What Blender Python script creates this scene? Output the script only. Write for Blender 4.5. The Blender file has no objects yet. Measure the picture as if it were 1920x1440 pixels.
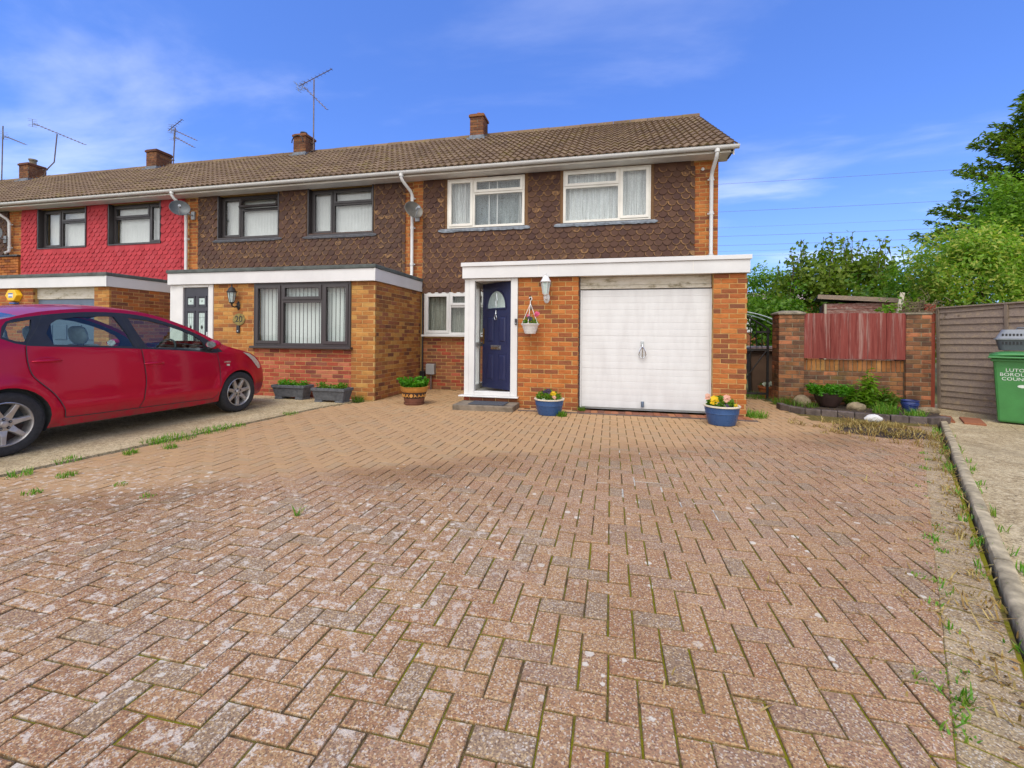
import bpy, bmesh, math, random
import numpy as np
from mathutils import Vector, Matrix
from mathutils.geometry import delaunay_2d_cdt

R = math.radians
random.seed(7)
rng = np.random.default_rng(11)
scene = bpy.context.scene
COL = scene.collection

# ---------------------------------------------------------------- camera
cam_d = bpy.data.cameras.new("camera")
cam = bpy.data.objects.new("camera", cam_d)
COL.objects.link(cam)
YAW, ROLL, FPX, CAMZ = 12.6, 0.0088, 828.0, 1.155
cam_d.sensor_width = 36.0
cam_d.lens = 36.0 * FPX / 1920.0
cam_d.shift_y = -(720 - 632.5) / 1920.0
cam_d.clip_start = 0.05
cam_d.clip_end = 3000
cam.matrix_world = (Matrix.Translation((0, 0, CAMZ)) @ Matrix.Rotation(R(YAW), 4, 'Z')
                    @ Matrix.Rotation(R(90), 4, 'X') @ Matrix.Rotation(ROLL, 4, 'Z'))
scene.camera = cam

# ---------------------------------------------------------------- sky and sun
SUN_ELEV, SUN_AZ = 58.0, 192.0          # azimuth measured clockwise from +Y: behind the camera, a little to its left
world = bpy.data.worlds.new("World")
scene.world = world
world.use_nodes = True
wn = world.node_tree
wn.nodes.clear()
def WN(t, **k):
    n = wn.nodes.new(t)
    for a, b in k.items():
        setattr(n, a, b)
    return n
w_out = WN("ShaderNodeOutputWorld"); w_bg = WN("ShaderNodeBackground")
w_sky = WN("ShaderNodeTexSky", sky_type='NISHITA')
w_sky.sun_disc = False
w_sky.sun_elevation = R(SUN_ELEV)
w_sky.sun_rotation = R(SUN_AZ)
w_sky.altitude = 100; w_sky.air_density = 1.0; w_sky.dust_density = 0.4; w_sky.ozone_density = 2.0
w_bg.inputs[1].default_value = 0.12
tc = WN("ShaderNodeTexCoord")
sep = WN("ShaderNodeSeparateXYZ"); wn.links.new(tc.outputs["Generated"], sep.inputs[0])
def wmath(op, a, b=None, clamp=False):
    n = WN("ShaderNodeMath", operation=op, use_clamp=clamp)
    for i, s in enumerate((a, b)):
        if s is None: continue
        if isinstance(s, (int, float)): n.inputs[i].default_value = s
        else: wn.links.new(s, n.inputs[i])
    return n.outputs[0]
# blue of a clear summer sky, as vivid as the photograph shows it
gam = WN("ShaderNodeGamma"); gam.inputs[1].default_value = 0.7
hsv = WN("ShaderNodeHueSaturation"); hsv.inputs["Saturation"].default_value = 1.12
wn.links.new(w_sky.outputs[0], hsv.inputs["Color"]); wn.links.new(hsv.outputs[0], gam.inputs[0])
tint = WN("ShaderNodeMixRGB", blend_type='MULTIPLY'); tint.inputs[0].default_value = 1.0
tint.inputs[2].default_value = (0.77, 1.10, 2.07, 1)
wn.links.new(gam.outputs[0], tint.inputs[1])
# thin wispy cloud, on a flat cloud deck (direction divided by height)
zc = wmath('MAXIMUM', sep.outputs[2], 0.04)
zc = wmath('ADD', zc, 0.10)
cx = wmath('DIVIDE', sep.outputs[0], zc); cy = wmath('DIVIDE', sep.outputs[1], zc)
comb = WN("ShaderNodeCombineXYZ"); wn.links.new(cx, comb.inputs[0]); wn.links.new(cy, comb.inputs[1])
mp = WN("ShaderNodeMapping"); mp.inputs["Scale"].default_value = (0.55, 1.0, 1); mp.inputs["Rotation"].default_value = (0, 0, R(-20))
mp.inputs["Location"].default_value = (3.1, 1.7, 0)
wn.links.new(comb.outputs[0], mp.inputs[0])
n1 = WN("ShaderNodeTexNoise"); n1.inputs["Scale"].default_value = 1.35; n1.inputs["Detail"].default_value = 7; n1.inputs["Roughness"].default_value = 0.55; n1.inputs["Distortion"].default_value = 0.35
wn.links.new(mp.outputs[0], n1.inputs["Vector"])
wisp = WN("ShaderNodeMapRange", interpolation_type='SMOOTHSTEP'); wisp.inputs[1].default_value = 0.48; wisp.inputs[2].default_value = 0.78
wisp.inputs[4].default_value = 0.27
wn.links.new(n1.outputs[0], wisp.inputs[0])
# the broken white cloud that the window panes reflect, building up towards the sun's half of the sky
n2 = WN("ShaderNodeTexNoise"); n2.inputs["Scale"].default_value = 0.8; n2.inputs["Detail"].default_value = 6
wn.links.new(comb.outputs[0], n2.inputs["Vector"])
back = WN("ShaderNodeMapRange"); back.inputs[1].default_value = 0.25; back.inputs[2].default_value = -0.75
wn.links.new(sep.outputs[1], back.inputs[0])
cov = wmath('ADD', wmath('MULTIPLY', n2.outputs[0], 0.9), wmath('MULTIPLY', back.outputs[0], 0.62))
cmask = WN("ShaderNodeMapRange", interpolation_type='SMOOTHSTEP'); cmask.inputs[1].default_value = 0.66; cmask.inputs[2].default_value = 0.98
wn.links.new(cov, cmask.inputs[0])
low = WN("ShaderNodeMapRange"); low.inputs[1].default_value = 0.75; low.inputs[2].default_value = 0.12; low.inputs[3].default_value = 0.35
wn.links.new(sep.outputs[2], low.inputs[0])
clouds = wmath('MAXIMUM', wmath('MULTIPLY', wisp.outputs[0], low.outputs[0]), wmath('MULTIPLY', cmask.outputs[0], 0.92))
cl_tex = WN("ShaderNodeMapRange"); cl_tex.inputs[3].default_value = 8.0; cl_tex.inputs[4].default_value = 13.0
wn.links.new(n2.outputs[0], cl_tex.inputs[0])
ccol = WN("ShaderNodeMixRGB", blend_type='MULTIPLY'); ccol.inputs[0].default_value = 1
ccol.inputs[1].default_value = (1.0, 0.985, 0.97, 1)
wn.links.new(cl_tex.outputs[0], ccol.inputs[2])
# paler air towards the horizon, all round
hz_ = WN("ShaderNodeMapRange", interpolation_type='SMOOTHSTEP'); hz_.inputs[1].default_value = 0.36; hz_.inputs[2].default_value = 0.0; hz_.inputs[4].default_value = 0.55
wn.links.new(sep.outputs[2], hz_.inputs[0])
pale = WN("ShaderNodeMixRGB"); wn.links.new(hz_.outputs[0], pale.inputs[0]); wn.links.new(tint.outputs[0], pale.inputs[1]); pale.inputs[2].default_value = (2.4, 4.0, 5.4, 1)
mixc = WN("ShaderNodeMixRGB"); wn.links.new(clouds, mixc.inputs[0]); wn.links.new(pale.outputs[0], mixc.inputs[1]); wn.links.new(ccol.outputs[0], mixc.inputs[2])
wn.links.new(mixc.outputs[0], w_bg.inputs[0]); wn.links.new(w_bg.outputs[0], w_out.inputs[0])

sun_d = bpy.data.lights.new("sun", 'SUN')
sun_d.energy = 1.25
sun_d.angle = R(28)
sun_d.color = (1.0, 0.97, 0.92)
sun = bpy.data.objects.new("sun", sun_d); COL.objects.link(sun)
az, el = R(SUN_AZ), R(SUN_ELEV)
sd = Vector((math.sin(az) * math.cos(el), math.cos(az) * math.cos(el), math.sin(el)))
sun.rotation_euler = sd.to_track_quat('Z', 'Y').to_euler()
sun.location = sd * 60

vs = scene.view_settings
vs.view_transform = 'Standard'; vs.look = 'None'; vs.exposure = 0.68; vs.gamma = 1.0
vs.use_curve_mapping = False
scene.cycles.max_bounces = 8
scene.cycles.transparent_max_bounces = 12

# ---------------------------------------------------------------- helpers
def lin(h, k=1.0):
    h = h.lstrip('#')
    c = [int(h[i:i + 2], 16) / 255 for i in (0, 2, 4)]
    c = [x / 12.92 if x <= 0.04045 else ((x + 0.055) / 1.055) ** 2.4 for x in c]
    return (c[0] * k, c[1] * k, c[2] * k, 1)

WMX = {}      # world matrices of located roots
LOCAL = set() # roots whose children are built in local coordinates

def put(o, parent):
    if parent is None: return o
    o.parent = parent
    r = parent
    while r.parent is not None: r = r.parent
    if r.name in LOCAL or parent is not r: return o
    if parent.name in WMX: o.matrix_parent_inverse = WMX[parent.name].inverted()
    return o

def link(o, parent=None):
    COL.objects.link(o)
    return put(o, parent)

def tag(o, label=None, cat=None, group=None, kind=None):
    for k, v in (("label", label), ("category", cat), ("group", group), ("kind", kind)):
        if v: o[k] = v
    return o

def thing(name, label, cat, loc=(0, 0, 0), rz=0.0, group=None, local=False):
    o = bpy.data.objects.new(name, None)
    o.empty_display_size = 0.1
    COL.objects.link(o)
    o.location = loc; o.rotation_euler = (0, 0, rz)
    WMX[o.name] = Matrix.Translation(loc) @ Matrix.Rotation(rz, 4, 'Z')
    if local: LOCAL.add(o.name)
    return tag(o, label, cat, group)

def dup(root, loc, rz=None, label=None, group=None):
    def cp(o, par):
        c = o.copy(); COL.objects.link(c)
        if par is not None: c.parent = par
        for ch in [k for k in KIDS.get(o.name, ())]: cp(ch, c)
        return c
    KIDS = {}
    for o in COL.objects:
        if o.parent is not None: KIDS.setdefault(o.parent.name, []).append(o)
    r = cp(root, None)
    r.location = loc
    if rz is not None: r.rotation_euler = (0, 0, rz)
    return tag(r, label, None, group)

class MB:
    def __init__(s): s.v = []; s.f = []; s.uvs = None
    def add(s, vs_, fs):
        n = len(s.v)
        s.v += [tuple(v) for v in vs_]
        s.f += [tuple(i + n for i in f) for f in fs]
        return s
    def box(s, x0, x1, y0, y1, z0, z1, m=None):
        vv = [(x0, y0, z0), (x1, y0, z0), (x1, y1, z0), (x0, y1, z0), (x0, y0, z1), (x1, y0, z1), (x1, y1, z1), (x0, y1, z1)]
        if m is not None: vv = [m @ Vector(v) for v in vv]
        return s.add(vv, [(0, 3, 2, 1), (4, 5, 6, 7), (0, 1, 5, 4), (1, 2, 6, 5), (2, 3, 7, 6), (3, 0, 4, 7)])
    def quad(s, a, b, c, d): return s.add([a, b, c, d], [(0, 1, 2, 3)])
    def tube(s, pts, r, n=8, cap=True):
        pts = [Vector(p) for p in pts]
        rs = r if isinstance(r, (list, tuple)) else [r] * len(pts)
        base = len(s.v); prev = None
        for i, p in enumerate(pts):
            t = (pts[min(i + 1, len(pts) - 1)] - pts[max(i - 1, 0)]).normalized()
            if prev is None:
                a = Vector((0, 0, 1)) if abs(t.z) < 0.9 else Vector((1, 0, 0))
                u = t.cross(a).normalized()
            else:
                u = (prev - t * prev.dot(t)).normalized()
            prev = u; w = t.cross(u)
            for k in range(n):
                an = 2 * math.pi * k / n
                s.v.append(tuple(p + (u * math.cos(an) + w * math.sin(an)) * rs[i]))
        for i in range(len(pts) - 1):
            for k in range(n):
                a = base + i * n + k; b = base + i * n + (k + 1) % n
                s.f.append((a, b, b + n, a + n))
        if cap:
            s.f.append(tuple(base + k for k in range(n))[::-1])
            s.f.append(tuple(base + (len(pts) - 1) * n + k for k in range(n)))
        return s
    def lathe(s, prof, n=20, c=(0, 0, 0), m=None, close=False):
        base = len(s.v); c = Vector(c)
        for (r, z) in prof:
            for k in range(n):
                a = 2 * math.pi * k / n
                p = Vector((r * math.cos(a), r * math.sin(a), z))
                if m is not None: p = m @ p
                s.v.append(tuple(p + c))
        for i in range(len(prof) - 1):
            for k in range(n):
                a = base + i * n + k; b = base + i * n + (k + 1) % n
                s.f.append((a, b, b + n, a + n))
        if close:
            s.f.append(tuple(base + k for k in range(n))[::-1])
            s.f.append(tuple(base + (len(prof) - 1) * n + k for k in range(n)))
        return s
    def prism(s, poly, fn, d0, d1):
        """closed polygon poly (a, b) swept from depth d0 to d1; fn(a, b, d) gives the point"""
        n = len(poly)
        vv = [fn(a, b, d0) for a, b in poly] + [fn(a, b, d1) for a, b in poly]
        fs = [tuple(range(n))[::-1], tuple(range(n, 2 * n))]
        fs += [(i, (i + 1) % n, n + (i + 1) % n, n + i) for i in range(n)]
        return s.add(vv, fs)
    def sheet(s, P, nu, nv):
        base = len(s.v)
        s.v += [tuple(p) for p in P]
        for i in range(nu - 1):
            for j in range(nv - 1):
                a = base + i * nv + j
                s.f.append((a, a + 1, a + nv + 1, a + nv))
        return s
    def mesh(s, name, mat, smooth=False):
        me = bpy.data.meshes.new(name)
        me.from_pydata(s.v, [], s.f)
        if mat is not None: me.materials.append(mat)
        if smooth:
            me.polygons.foreach_set("use_smooth", [True] * len(me.polygons))
            me.set_sharp_from_angle(angle=R(38))
        me.update()
        return me
    def fix(s):
        return s
    def build(s, name, mat, parent=None, smooth=False, bevel=0, fixn=True):
        me = s.mesh(name, mat, smooth)
        if fixn:
            bm = bmesh.new(); bm.from_mesh(me)
            bmesh.ops.recalc_face_normals(bm, faces=bm.faces)
            bm.to_mesh(me); bm.free()
        o = bpy.data.objects.new(name, me)
        link(o, parent)
        if bevel:
            b = o.modifiers.new("bevel", 'BEVEL'); b.width = bevel; b.segments = 2; b.limit_method = 'ANGLE'; b.angle_limit = R(40)
        return o

def obj(name, me, parent=None, mx=None):
    o = bpy.data.objects.new(name, me)
    link(o, parent)
    if mx is not None: o.matrix_basis = mx
    return o

def project(p):
    c, s_ = math.cos(R(YAW)), math.sin(R(YAW))
    X, Y, Z = p[0], p[1], p[2] - CAMZ
    rt = X * c + Y * s_; d = -X * s_ + Y * c
    if d < 0.05: return (1e9, 1e9, d)
    return (960 + rt / d * FPX, 632.5 - Z / d * FPX, d)

def on_screen(p, pad=40):
    x, y, d = project(p)
    return d > 0.1 and -pad < x < 1920 + pad and -pad < y < 1440 + pad

# ---------------------------------------------------------------- materials
class Mat:
    def __init__(s, name, base=(0.5, 0.5, 0.5, 1), rough=0.6, metal=0.0, spec=0.5):
        s.m = bpy.data.materials.new(name); s.m.use_nodes = True
        s.nt = s.m.node_tree; s.b = s.nt.nodes["Principled BSDF"]
        s.b.inputs["Base Color"].default_value = base
        s.b.inputs["Roughness"].default_value = rough
        s.b.inputs["Metallic"].default_value = metal
        s.b.inputs["Specular IOR Level"].default_value = spec
    def n(s, t, **k):
        nd = s.nt.nodes.new(t)
        for a, b in k.items(): setattr(nd, a, b)
        return nd
    def l(s, a, b): s.nt.links.new(a, b)
    def pos(s): return s.n("ShaderNodeNewGeometry").outputs["Position"]
    def objc(s): return s.n("ShaderNodeTexCoord").outputs["Object"]
    def uv(s): return s.n("ShaderNodeTexCoord").outputs["UV"]
    def math(s, op, a, b=None, clamp=False):
        nd = s.n("ShaderNodeMath", operation=op, use_clamp=clamp)
        for i, v in enumerate((a, b)):
            if v is None: continue
            if isinstance(v, (int, float)): nd.inputs[i].default_value = v
            else: s.l(v, nd.inputs[i])
        return nd.outputs[0]
    def rand(s):
        a = s.n("ShaderNodeObjectInfo").outputs["Random"]
        b = s.n("ShaderNodeNewGeometry").outputs["Random Per Island"]
        return s.math('FRACT', s.math('ADD', a, b))
    def hash(s, r, k): return s.math('FRACT', s.math('MULTIPLY', r, k))
    def vscale(s, v, sc):
        mp_ = s.n("ShaderNodeMapping"); mp_.inputs["Scale"].default_value = sc
        s.l(v, mp_.inputs[0]); return mp_.outputs[0]
    def noise(s, v, scale, detail=3, rough=0.55, dist=0.0):
        nd = s.n("ShaderNodeTexNoise")
        nd.inputs["Scale"].default_value = scale; nd.inputs["Detail"].default_value = detail
        nd.inputs["Roughness"].default_value = rough; nd.inputs["Distortion"].default_value = dist
        if v is not None: s.l(v, nd.inputs["Vector"])
        return nd.outputs[0]
    def voro(s, v, scale, feature='F1', out="Distance", rnd=1.0):
        nd = s.n("ShaderNodeTexVoronoi", feature=feature)
        nd.inputs["Scale"].default_value = scale; nd.inputs["Randomness"].default_value = rnd
        if v is not None: s.l(v, nd.inputs["Vector"])
        return nd.outputs[out]
    def ramp(s, fac, stops, interp='LINEAR'):
        nd = s.n("ShaderNodeValToRGB"); cr = nd.color_ramp; cr.interpolation = interp
        while len(cr.elements) < len(stops): cr.elements.new(0.5)
        for e, (p, c) in zip(cr.elements, stops):
            e.position = p
            e.color = c if isinstance(c, tuple) else (c, c, c, 1)
        s.l(fac, nd.inputs[0]); return nd.outputs[0]
    def step(s, fac, a, b, lo=0.0, hi=1.0):
        nd = s.n("ShaderNodeMapRange", interpolation_type='SMOOTHSTEP')
        for i, v in enumerate((a, b, lo, hi)): nd.inputs[i + 1].default_value = v
        s.l(fac, nd.inputs[0]); return nd.outputs[0]
    def mix(s, fac, a, b, mode='MIX'):
        nd = s.n("ShaderNodeMixRGB", blend_type=mode)
        for i, v in enumerate((fac, a, b)):
            if isinstance(v, (int, float)): nd.inputs[i].default_value = v if i == 0 else (v, v, v, 1)
            elif isinstance(v, tuple): nd.inputs[i].default_value = v
            else: s.l(v, nd.inputs[i])
        return nd.outputs[0]
    def color(s, c): s.l(c, s.b.inputs["Base Color"]); return s
    def roughness(s, c): s.l(c, s.b.inputs["Roughness"]); return s
    def bump(s, h, strength=0.4, dist=0.01):
        nd = s.n("ShaderNodeBump"); nd.inputs["Strength"].default_value = strength; nd.inputs["Distance"].default_value = dist
        s.l(h, nd.inputs["Height"]); s.l(nd.outputs[0], s.b.inputs["Normal"]); return s

MT = {}
def simple(name, col, rough=0.6, metal=0.0, vary=0.12, scale=6.0, bump=0.0, bscale=60.0, spec=0.5):
    """a plain colour broken up by soft grime"""
    m = Mat(name, col, rough, metal, spec)
    p = m.pos()
    if vary:
        f = m.noise(p, scale, 5, 0.6)
        lo = tuple(c * (1 - vary * 1.6) for c in col[:3]) + (1,)
        hi = tuple(min(1, c * (1 + vary)) for c in col[:3]) + (1,)
        m.color(m.ramp(f, [(0.3, lo), (0.7, hi)]))
        m.roughness(m.step(m.noise(p, scale * 3, 4), 0.2, 0.8, max(0.02, rough - 0.08), min(1, rough + 0.1)))
    if bump: m.bump(m.noise(p, bscale, 4), bump, 0.004)
    MT[name] = m.m
    return m.m

def brick_mat(name, cols, bump=0.5, stain=0.0, moss=0.0):
    m = Mat(name, (0.4, 0.2, 0.1, 1), 0.85, 0, 0.25)
    r = m.rand(); p = m.pos()
    st = [(i / len(cols), lin(*c) if isinstance(c, tuple) else lin(c)) for i, c in enumerate(cols)]
    base = m.ramp(r, st, 'CONSTANT')
    n_ = m.noise(m.vscale(p, (1, 1, 2.5)), 9, 5, 0.65)
    c = m.mix(m.step(n_, 0.35, 0.75, 0, 0.55), base, m.mix(1.0, base, (0.55, 0.5, 0.5, 1), 'MULTIPLY'))
    c = m.mix(m.step(m.noise(p, 140, 3), 0.55, 0.7, 0, 0.35), c, lin('caa070', 0.8))
    big = m.noise(p, 0.9, 4, 0.6)
    c = m.mix(m.step(big, 0.35, 0.7, 0, 0.3), c, m.mix(1.0, c, (1.25, 1.12, 0.95, 1), 'MULTIPLY'))
    if stain: c = m.mix(m.step(m.noise(p, 3.3, 6, 0.7), 0.45, 0.62, 0, stain), c, lin('3c3028', 0.8))
    if moss: c = m.mix(m.step(m.noise(p, 2.6, 6, 0.75), 0.52, 0.7, 0, moss), c, lin('5a5a24', 0.8))
    m.color(c)
    m.bump(m.math('ADD', m.noise(p, 70, 5, 0.7), m.math('MULTIPLY', m.noise(p, 18, 3), 0.8)), bump, 0.006)
    MT[name] = m.m; return m.m

def leaf_mat(name, cols, trans=0.35, rough=0.5):
    m = Mat(name, lin(cols[0]), rough, 0, 0.35)
    r = m.rand(); p = m.pos()
    st = [(i / max(1, len(cols) - 1), lin(c)) for i, c in enumerate(cols)]
    c = m.ramp(r, st)
    c = m.mix(m.step(m.noise(p, 1.6, 3), 0.35, 0.65, 0, 0.5), c, m.mix(1.0, c, (0.62, 0.72, 0.55, 1), 'MULTIPLY'))
    m.color(c)
    tr = m.n("ShaderNodeBsdfTranslucent"); m.l(m.mix(1.0, c, (1.3, 1.35, 0.7, 1), 'MULTIPLY'), tr.inputs[0])
    mx = m.n("ShaderNodeMixShader"); mx.inputs[0].default_value = trans
    m.l(m.b.outputs[0], mx.inputs[1]); m.l(tr.outputs[0], mx.inputs[2])
    m.l(mx.outputs[0], m.nt.nodes["Material Output"].inputs[0])
    MT[name] = m.m; return m.m

def wood_mat(name, cols, along='x', rough=0.85, wear=None, wearamt=0.5, bump=0.5):
    m = Mat(name, lin(cols[0]), rough, 0, 0.2)
    r = m.rand(); p = m.pos()
    sc = {'x': (1.2, 26, 26), 'y': (26, 1.2, 26), 'z': (26, 26, 1.2)}[along]
    off = m.n("ShaderNodeVectorMath", operation='ADD'); m.l(p, off.inputs[0])
    cb = m.n("ShaderNodeCombineXYZ"); m.l(m.math('MULTIPLY', r, 37.0), cb.inputs[0]); m.l(m.math('MULTIPLY', r, 19.0), cb.inputs[1])
    m.l(cb.outputs[0], off.inputs[1])
    g = m.noise(m.vscale(off.outputs[0], sc), 1.6, 6, 0.65, 0.4)
    st = [(0.25 + 0.5 * i / max(1, len(cols) - 1), lin(c)) for i, c in enumerate(cols)]
    c = m.ramp(g, st)
    c = m.mix(m.step(r, 0.0, 1.0, 0, 0.45), c, m.mix(1.0, c, (0.68, 0.66, 0.66, 1), 'MULTIPLY'))
    if wear: c = m.mix(m.step(m.noise(m.vscale(p, tuple(x * 0.25 for x in sc)), 1.8, 6, 0.7), 0.5, 0.68, 0, wearamt), c, lin(wear))
    kn = m.voro(m.vscale(off.outputs[0], tuple(2.2 if x > 2 else 1.2 for x in sc)), 1.6)
    c = m.mix(m.step(kn, 0.05, 0.11, 0.6, 0), c, lin('3a281c'))
    m.color(c); m.bump(g, bump, 0.004)
    MT[name] = m.m; return m.m

def glass_mat(name, tint=(0.86, 0.92, 0.9, 1), refl=1.0):
    m = bpy.data.materials.new(name); m.use_nodes = True; nt = m.node_tree; nt.nodes.clear()
    o = nt.nodes.new("ShaderNodeOutputMaterial"); mx = nt.nodes.new("ShaderNodeMixShader")
    t = nt.nodes.new("ShaderNodeBsdfTransparent"); t.inputs[0].default_value = tint
    g = nt.nodes.new("ShaderNodeBsdfGlossy"); g.inputs["Roughness"].default_value = 0.015
    fr = nt.nodes.new("ShaderNodeFresnel"); fr.inputs[0].default_value = 1.52
    mu = nt.nodes.new("ShaderNodeMath"); mu.operation = 'MULTIPLY'; mu.inputs[1].default_value = refl; mu.use_clamp = True
    ge = nt.nodes.new("ShaderNodeTexNoise"); ge.inputs["Scale"].default_value = 1.3
    po = nt.nodes.new("ShaderNodeNewGeometry"); nt.links.new(po.outputs["Position"], ge.inputs["Vector"])
    bp = nt.nodes.new("ShaderNodeBump"); bp.inputs["Strength"].default_value = 0.06; bp.inputs["Distance"].default_value = 0.05
    nt.links.new(ge.outputs[0], bp.inputs["Height"]); nt.links.new(bp.outputs[0], g.inputs["Normal"])
    bf = nt.nodes.new("ShaderNodeMath"); bf.operation = 'SUBTRACT'; bf.inputs[0].default_value = 1.0
    nt.links.new(po.outputs["Backfacing"], bf.inputs[1])
    mb_ = nt.nodes.new("ShaderNodeMath"); mb_.operation = 'MULTIPLY'
    nt.links.new(fr.outputs[0], mb_.inputs[0]); nt.links.new(bf.outputs[0], mb_.inputs[1])
    nt.links.new(mb_.outputs[0], mu.inputs[0]); nt.links.new(mu.outputs[0], mx.inputs[0])
    nt.links.new(t.outputs[0], mx.inputs[1]); nt.links.new(g.outputs[0], mx.inputs[2]); nt.links.new(mx.outputs[0], o.inputs[0])
    MT[name] = m; return m
# ---------------------------------------------------------------- shared materials
brick_mat('brick_orange', ['9e5a2e', 'ae6634', 'a6622e', 'b8743c', 'a25c32', 'b26c36', '8e5232', 'aa663a', '7a4a34', 'b06a36', '864f34', 'a46034'])
brick_mat('brick_yellow', ['a4703a', 'b07e42', '9e6434', 'b88648', 'a46a3a', 'ac763e', '906038', 'b68a4c', '966036', '825436', 'a8703a'])
brick_mat('brick_red', ['9a4634', 'a85440', '8e4434', 'ae5e48', '7c4238', 'a04c38', 'b06a50', '8a5040'])
brick_mat('brick_dull', ['8a5438', '9a623e', '7c4c38', '905a40', '704838', '945e42', '9e6844'])
brick_mat('brick_garden', ['84583e', '74503a', '90603e', '664636', '966440', '7a543c', '9c6a48', '5e4436', 'b0704e', '76583e'], stain=0.55, moss=0.45)
brick_mat('brick_chimney', ['6e4630', '7c5036', '644030', '845838', '724a34'], stain=0.35)
brick_mat('brick_edge', ['a06a38', 'b07a44', '946034', '8a5634', 'b4824c', '9c6840'], stain=0.35, moss=0.5)
simple('mortar', lin('c8a268', 0.78), 0.95, 0, 0.2, 8, 0.5, 90, 0.2)
simple('mortar_red', lin('c09070', 0.8), 0.95, 0, 0.2, 8, 0.5, 90, 0.2)
simple('mortar_grey', lin('8a7c66', 0.85), 0.95, 0, 0.3, 5, 0.5, 90, 0.2)
simple('white_plastic', lin('eceae6', 0.78), 0.35, 0, 0.05, 3)
simple('cream_plastic', lin('ece6da', 0.88), 0.4, 0, 0.07, 3)
simple('soffit_white', lin('f0eeea', 0.92), 0.5, 0, 0.08, 3)
simple('white_fascia', lin('e9e7e4', 0.78), 0.4, 0, 0.05, 2)
simple('dark_plastic', lin('3a3434'), 0.4, 0, 0.08, 3)
simple('black_plastic', lin('1e1f22'), 0.4, 0, 0.1, 3)
simple('door_black', lin('34333c'), 0.4, 0, 0.1, 2)
simple('navy', lin('252a4c'), 0.38, 0, 0.1, 2, 0.15, 160)
simple('blue_grey', lin('5c6a7c'), 0.5, 0, 0.1, 2)
simple('felt', lin('565c58'), 0.95, 0, 0.25, 6, 0.5, 120)
simple('lead', lin('70767e'), 0.6, 0.2, 0.3, 14, 0.4, 30)
simple('lead_dark', lin('4c4c50'), 0.6, 0.2, 0.25, 14, 0.4, 30)
simple('room', lin('6a625a'), 0.9, 0, 0.1, 1)
simple('room_light', lin('a8a296'), 0.9, 0, 0.1, 1)
simple('chrome', lin('d0d2d4'), 0.18, 1.0, 0.05, 9)
simple('brass', lin('a08040'), 0.35, 1.0, 0.1, 9)
simple('steel', lin('8a8e92'), 0.45, 0.8, 0.15, 9)
simple('mast_metal', lin('7a6a64'), 0.6, 0.5, 0.25, 9)
simple('iron_black', lin('25221f'), 0.6, 0.2, 0.3, 12, 0.3)
simple('galv_grey', lin('a0a4a8'), 0.6, 0.1, 0.12, 8)
simple('grey_box', lin('9a9a98'), 0.5, 0, 0.06, 8)
simple('concrete_cap', lin('968a74', 0.8), 0.95, 0, 0.35, 9, 0.6, 60)
simple('frost_glass', lin('b4c4be'), 0.35, 0, 0.12, 20)
simple('leadwork', lin('30302c'), 0.5, 0.3, 0.1, 9)
simple('blind_fabric', lin('e2e2de', 0.9), 0.75, 0, 0.04, 3)
simple('alarm_yellow', lin('e8b418'), 0.45, 0, 0.06, 5)
simple('alarm_blue', lin('3a5a9a'), 0.5, 0, 0.06, 5)
simple('terracotta', lin('b0663a'), 0.85, 0, 0.2, 9, 0.3)
simple('soil', lin('3e3024'), 1.0, 0, 0.4, 14, 1.0, 40)
glass_mat('glass', (0.95, 0.965, 0.965, 1), 1.6)
glass_mat('glass_low', (0.92, 0.95, 0.945, 1), 1.0)

def garage_white():
    m = Mat('garage_white', lin('e6e4e1', 0.88), 0.42)
    p = m.pos()
    f = m.noise(m.vscale(p, (3, 3, 0.7)), 2.2, 5, 0.6)
    m.color(m.ramp(f, [(0.3, lin('e2e0de', 0.76)), (0.6, lin('e9e8e6', 0.79))]))
    MT['garage_white'] = m.m
    m = Mat('header_white', lin('d6cfc0', 0.85), 0.6)
    p = m.pos()
    f = m.noise(m.vscale(p, (2.2, 1, 5)), 2.0, 6, 0.7)
    m.color(m.ramp(f, [(0.42, lin('d9d2c4', 0.85)), (0.56, lin('cfc6b2', 0.8)), (0.68, lin('8f8468', 0.8))]))
    MT['header_white'] = m.m
garage_white()

def net_mat(name, c, fold=10.0, alpha=0.75):
    m = Mat(name, lin(c, 0.9), 0.9, 0, 0.1)
    p = m.pos()
    f = m.noise(m.vscale(p, (fold, fold, 0.5)), 3.0, 4, 0.6)
    m.color(m.mix(m.step(f, 0.3, 0.7), lin(c, 0.62), lin(c, 0.95)))
    t = m.n("ShaderNodeBsdfTransparent"); mx = m.n("ShaderNodeMixShader")
    lace = m.noise(p, 60, 2)
    m.l(m.step(lace, 0.3, 0.7, alpha - 0.15, min(1, alpha + 0.15)), mx.inputs[0])
    m.l(t.outputs[0], mx.inputs[1]); m.l(m.b.outputs[0], mx.inputs[2])
    m.l(mx.outputs[0], m.nt.nodes["Material Output"].inputs[0])
    MT[name] = m.m
net_mat('net_white', 'eef0ee', 12, 0.9)
net_mat('net_grey', 'b8b4a8', 16, 0.8)
net_mat('sheer', 'c8d2d2', 5, 0.55)

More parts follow.
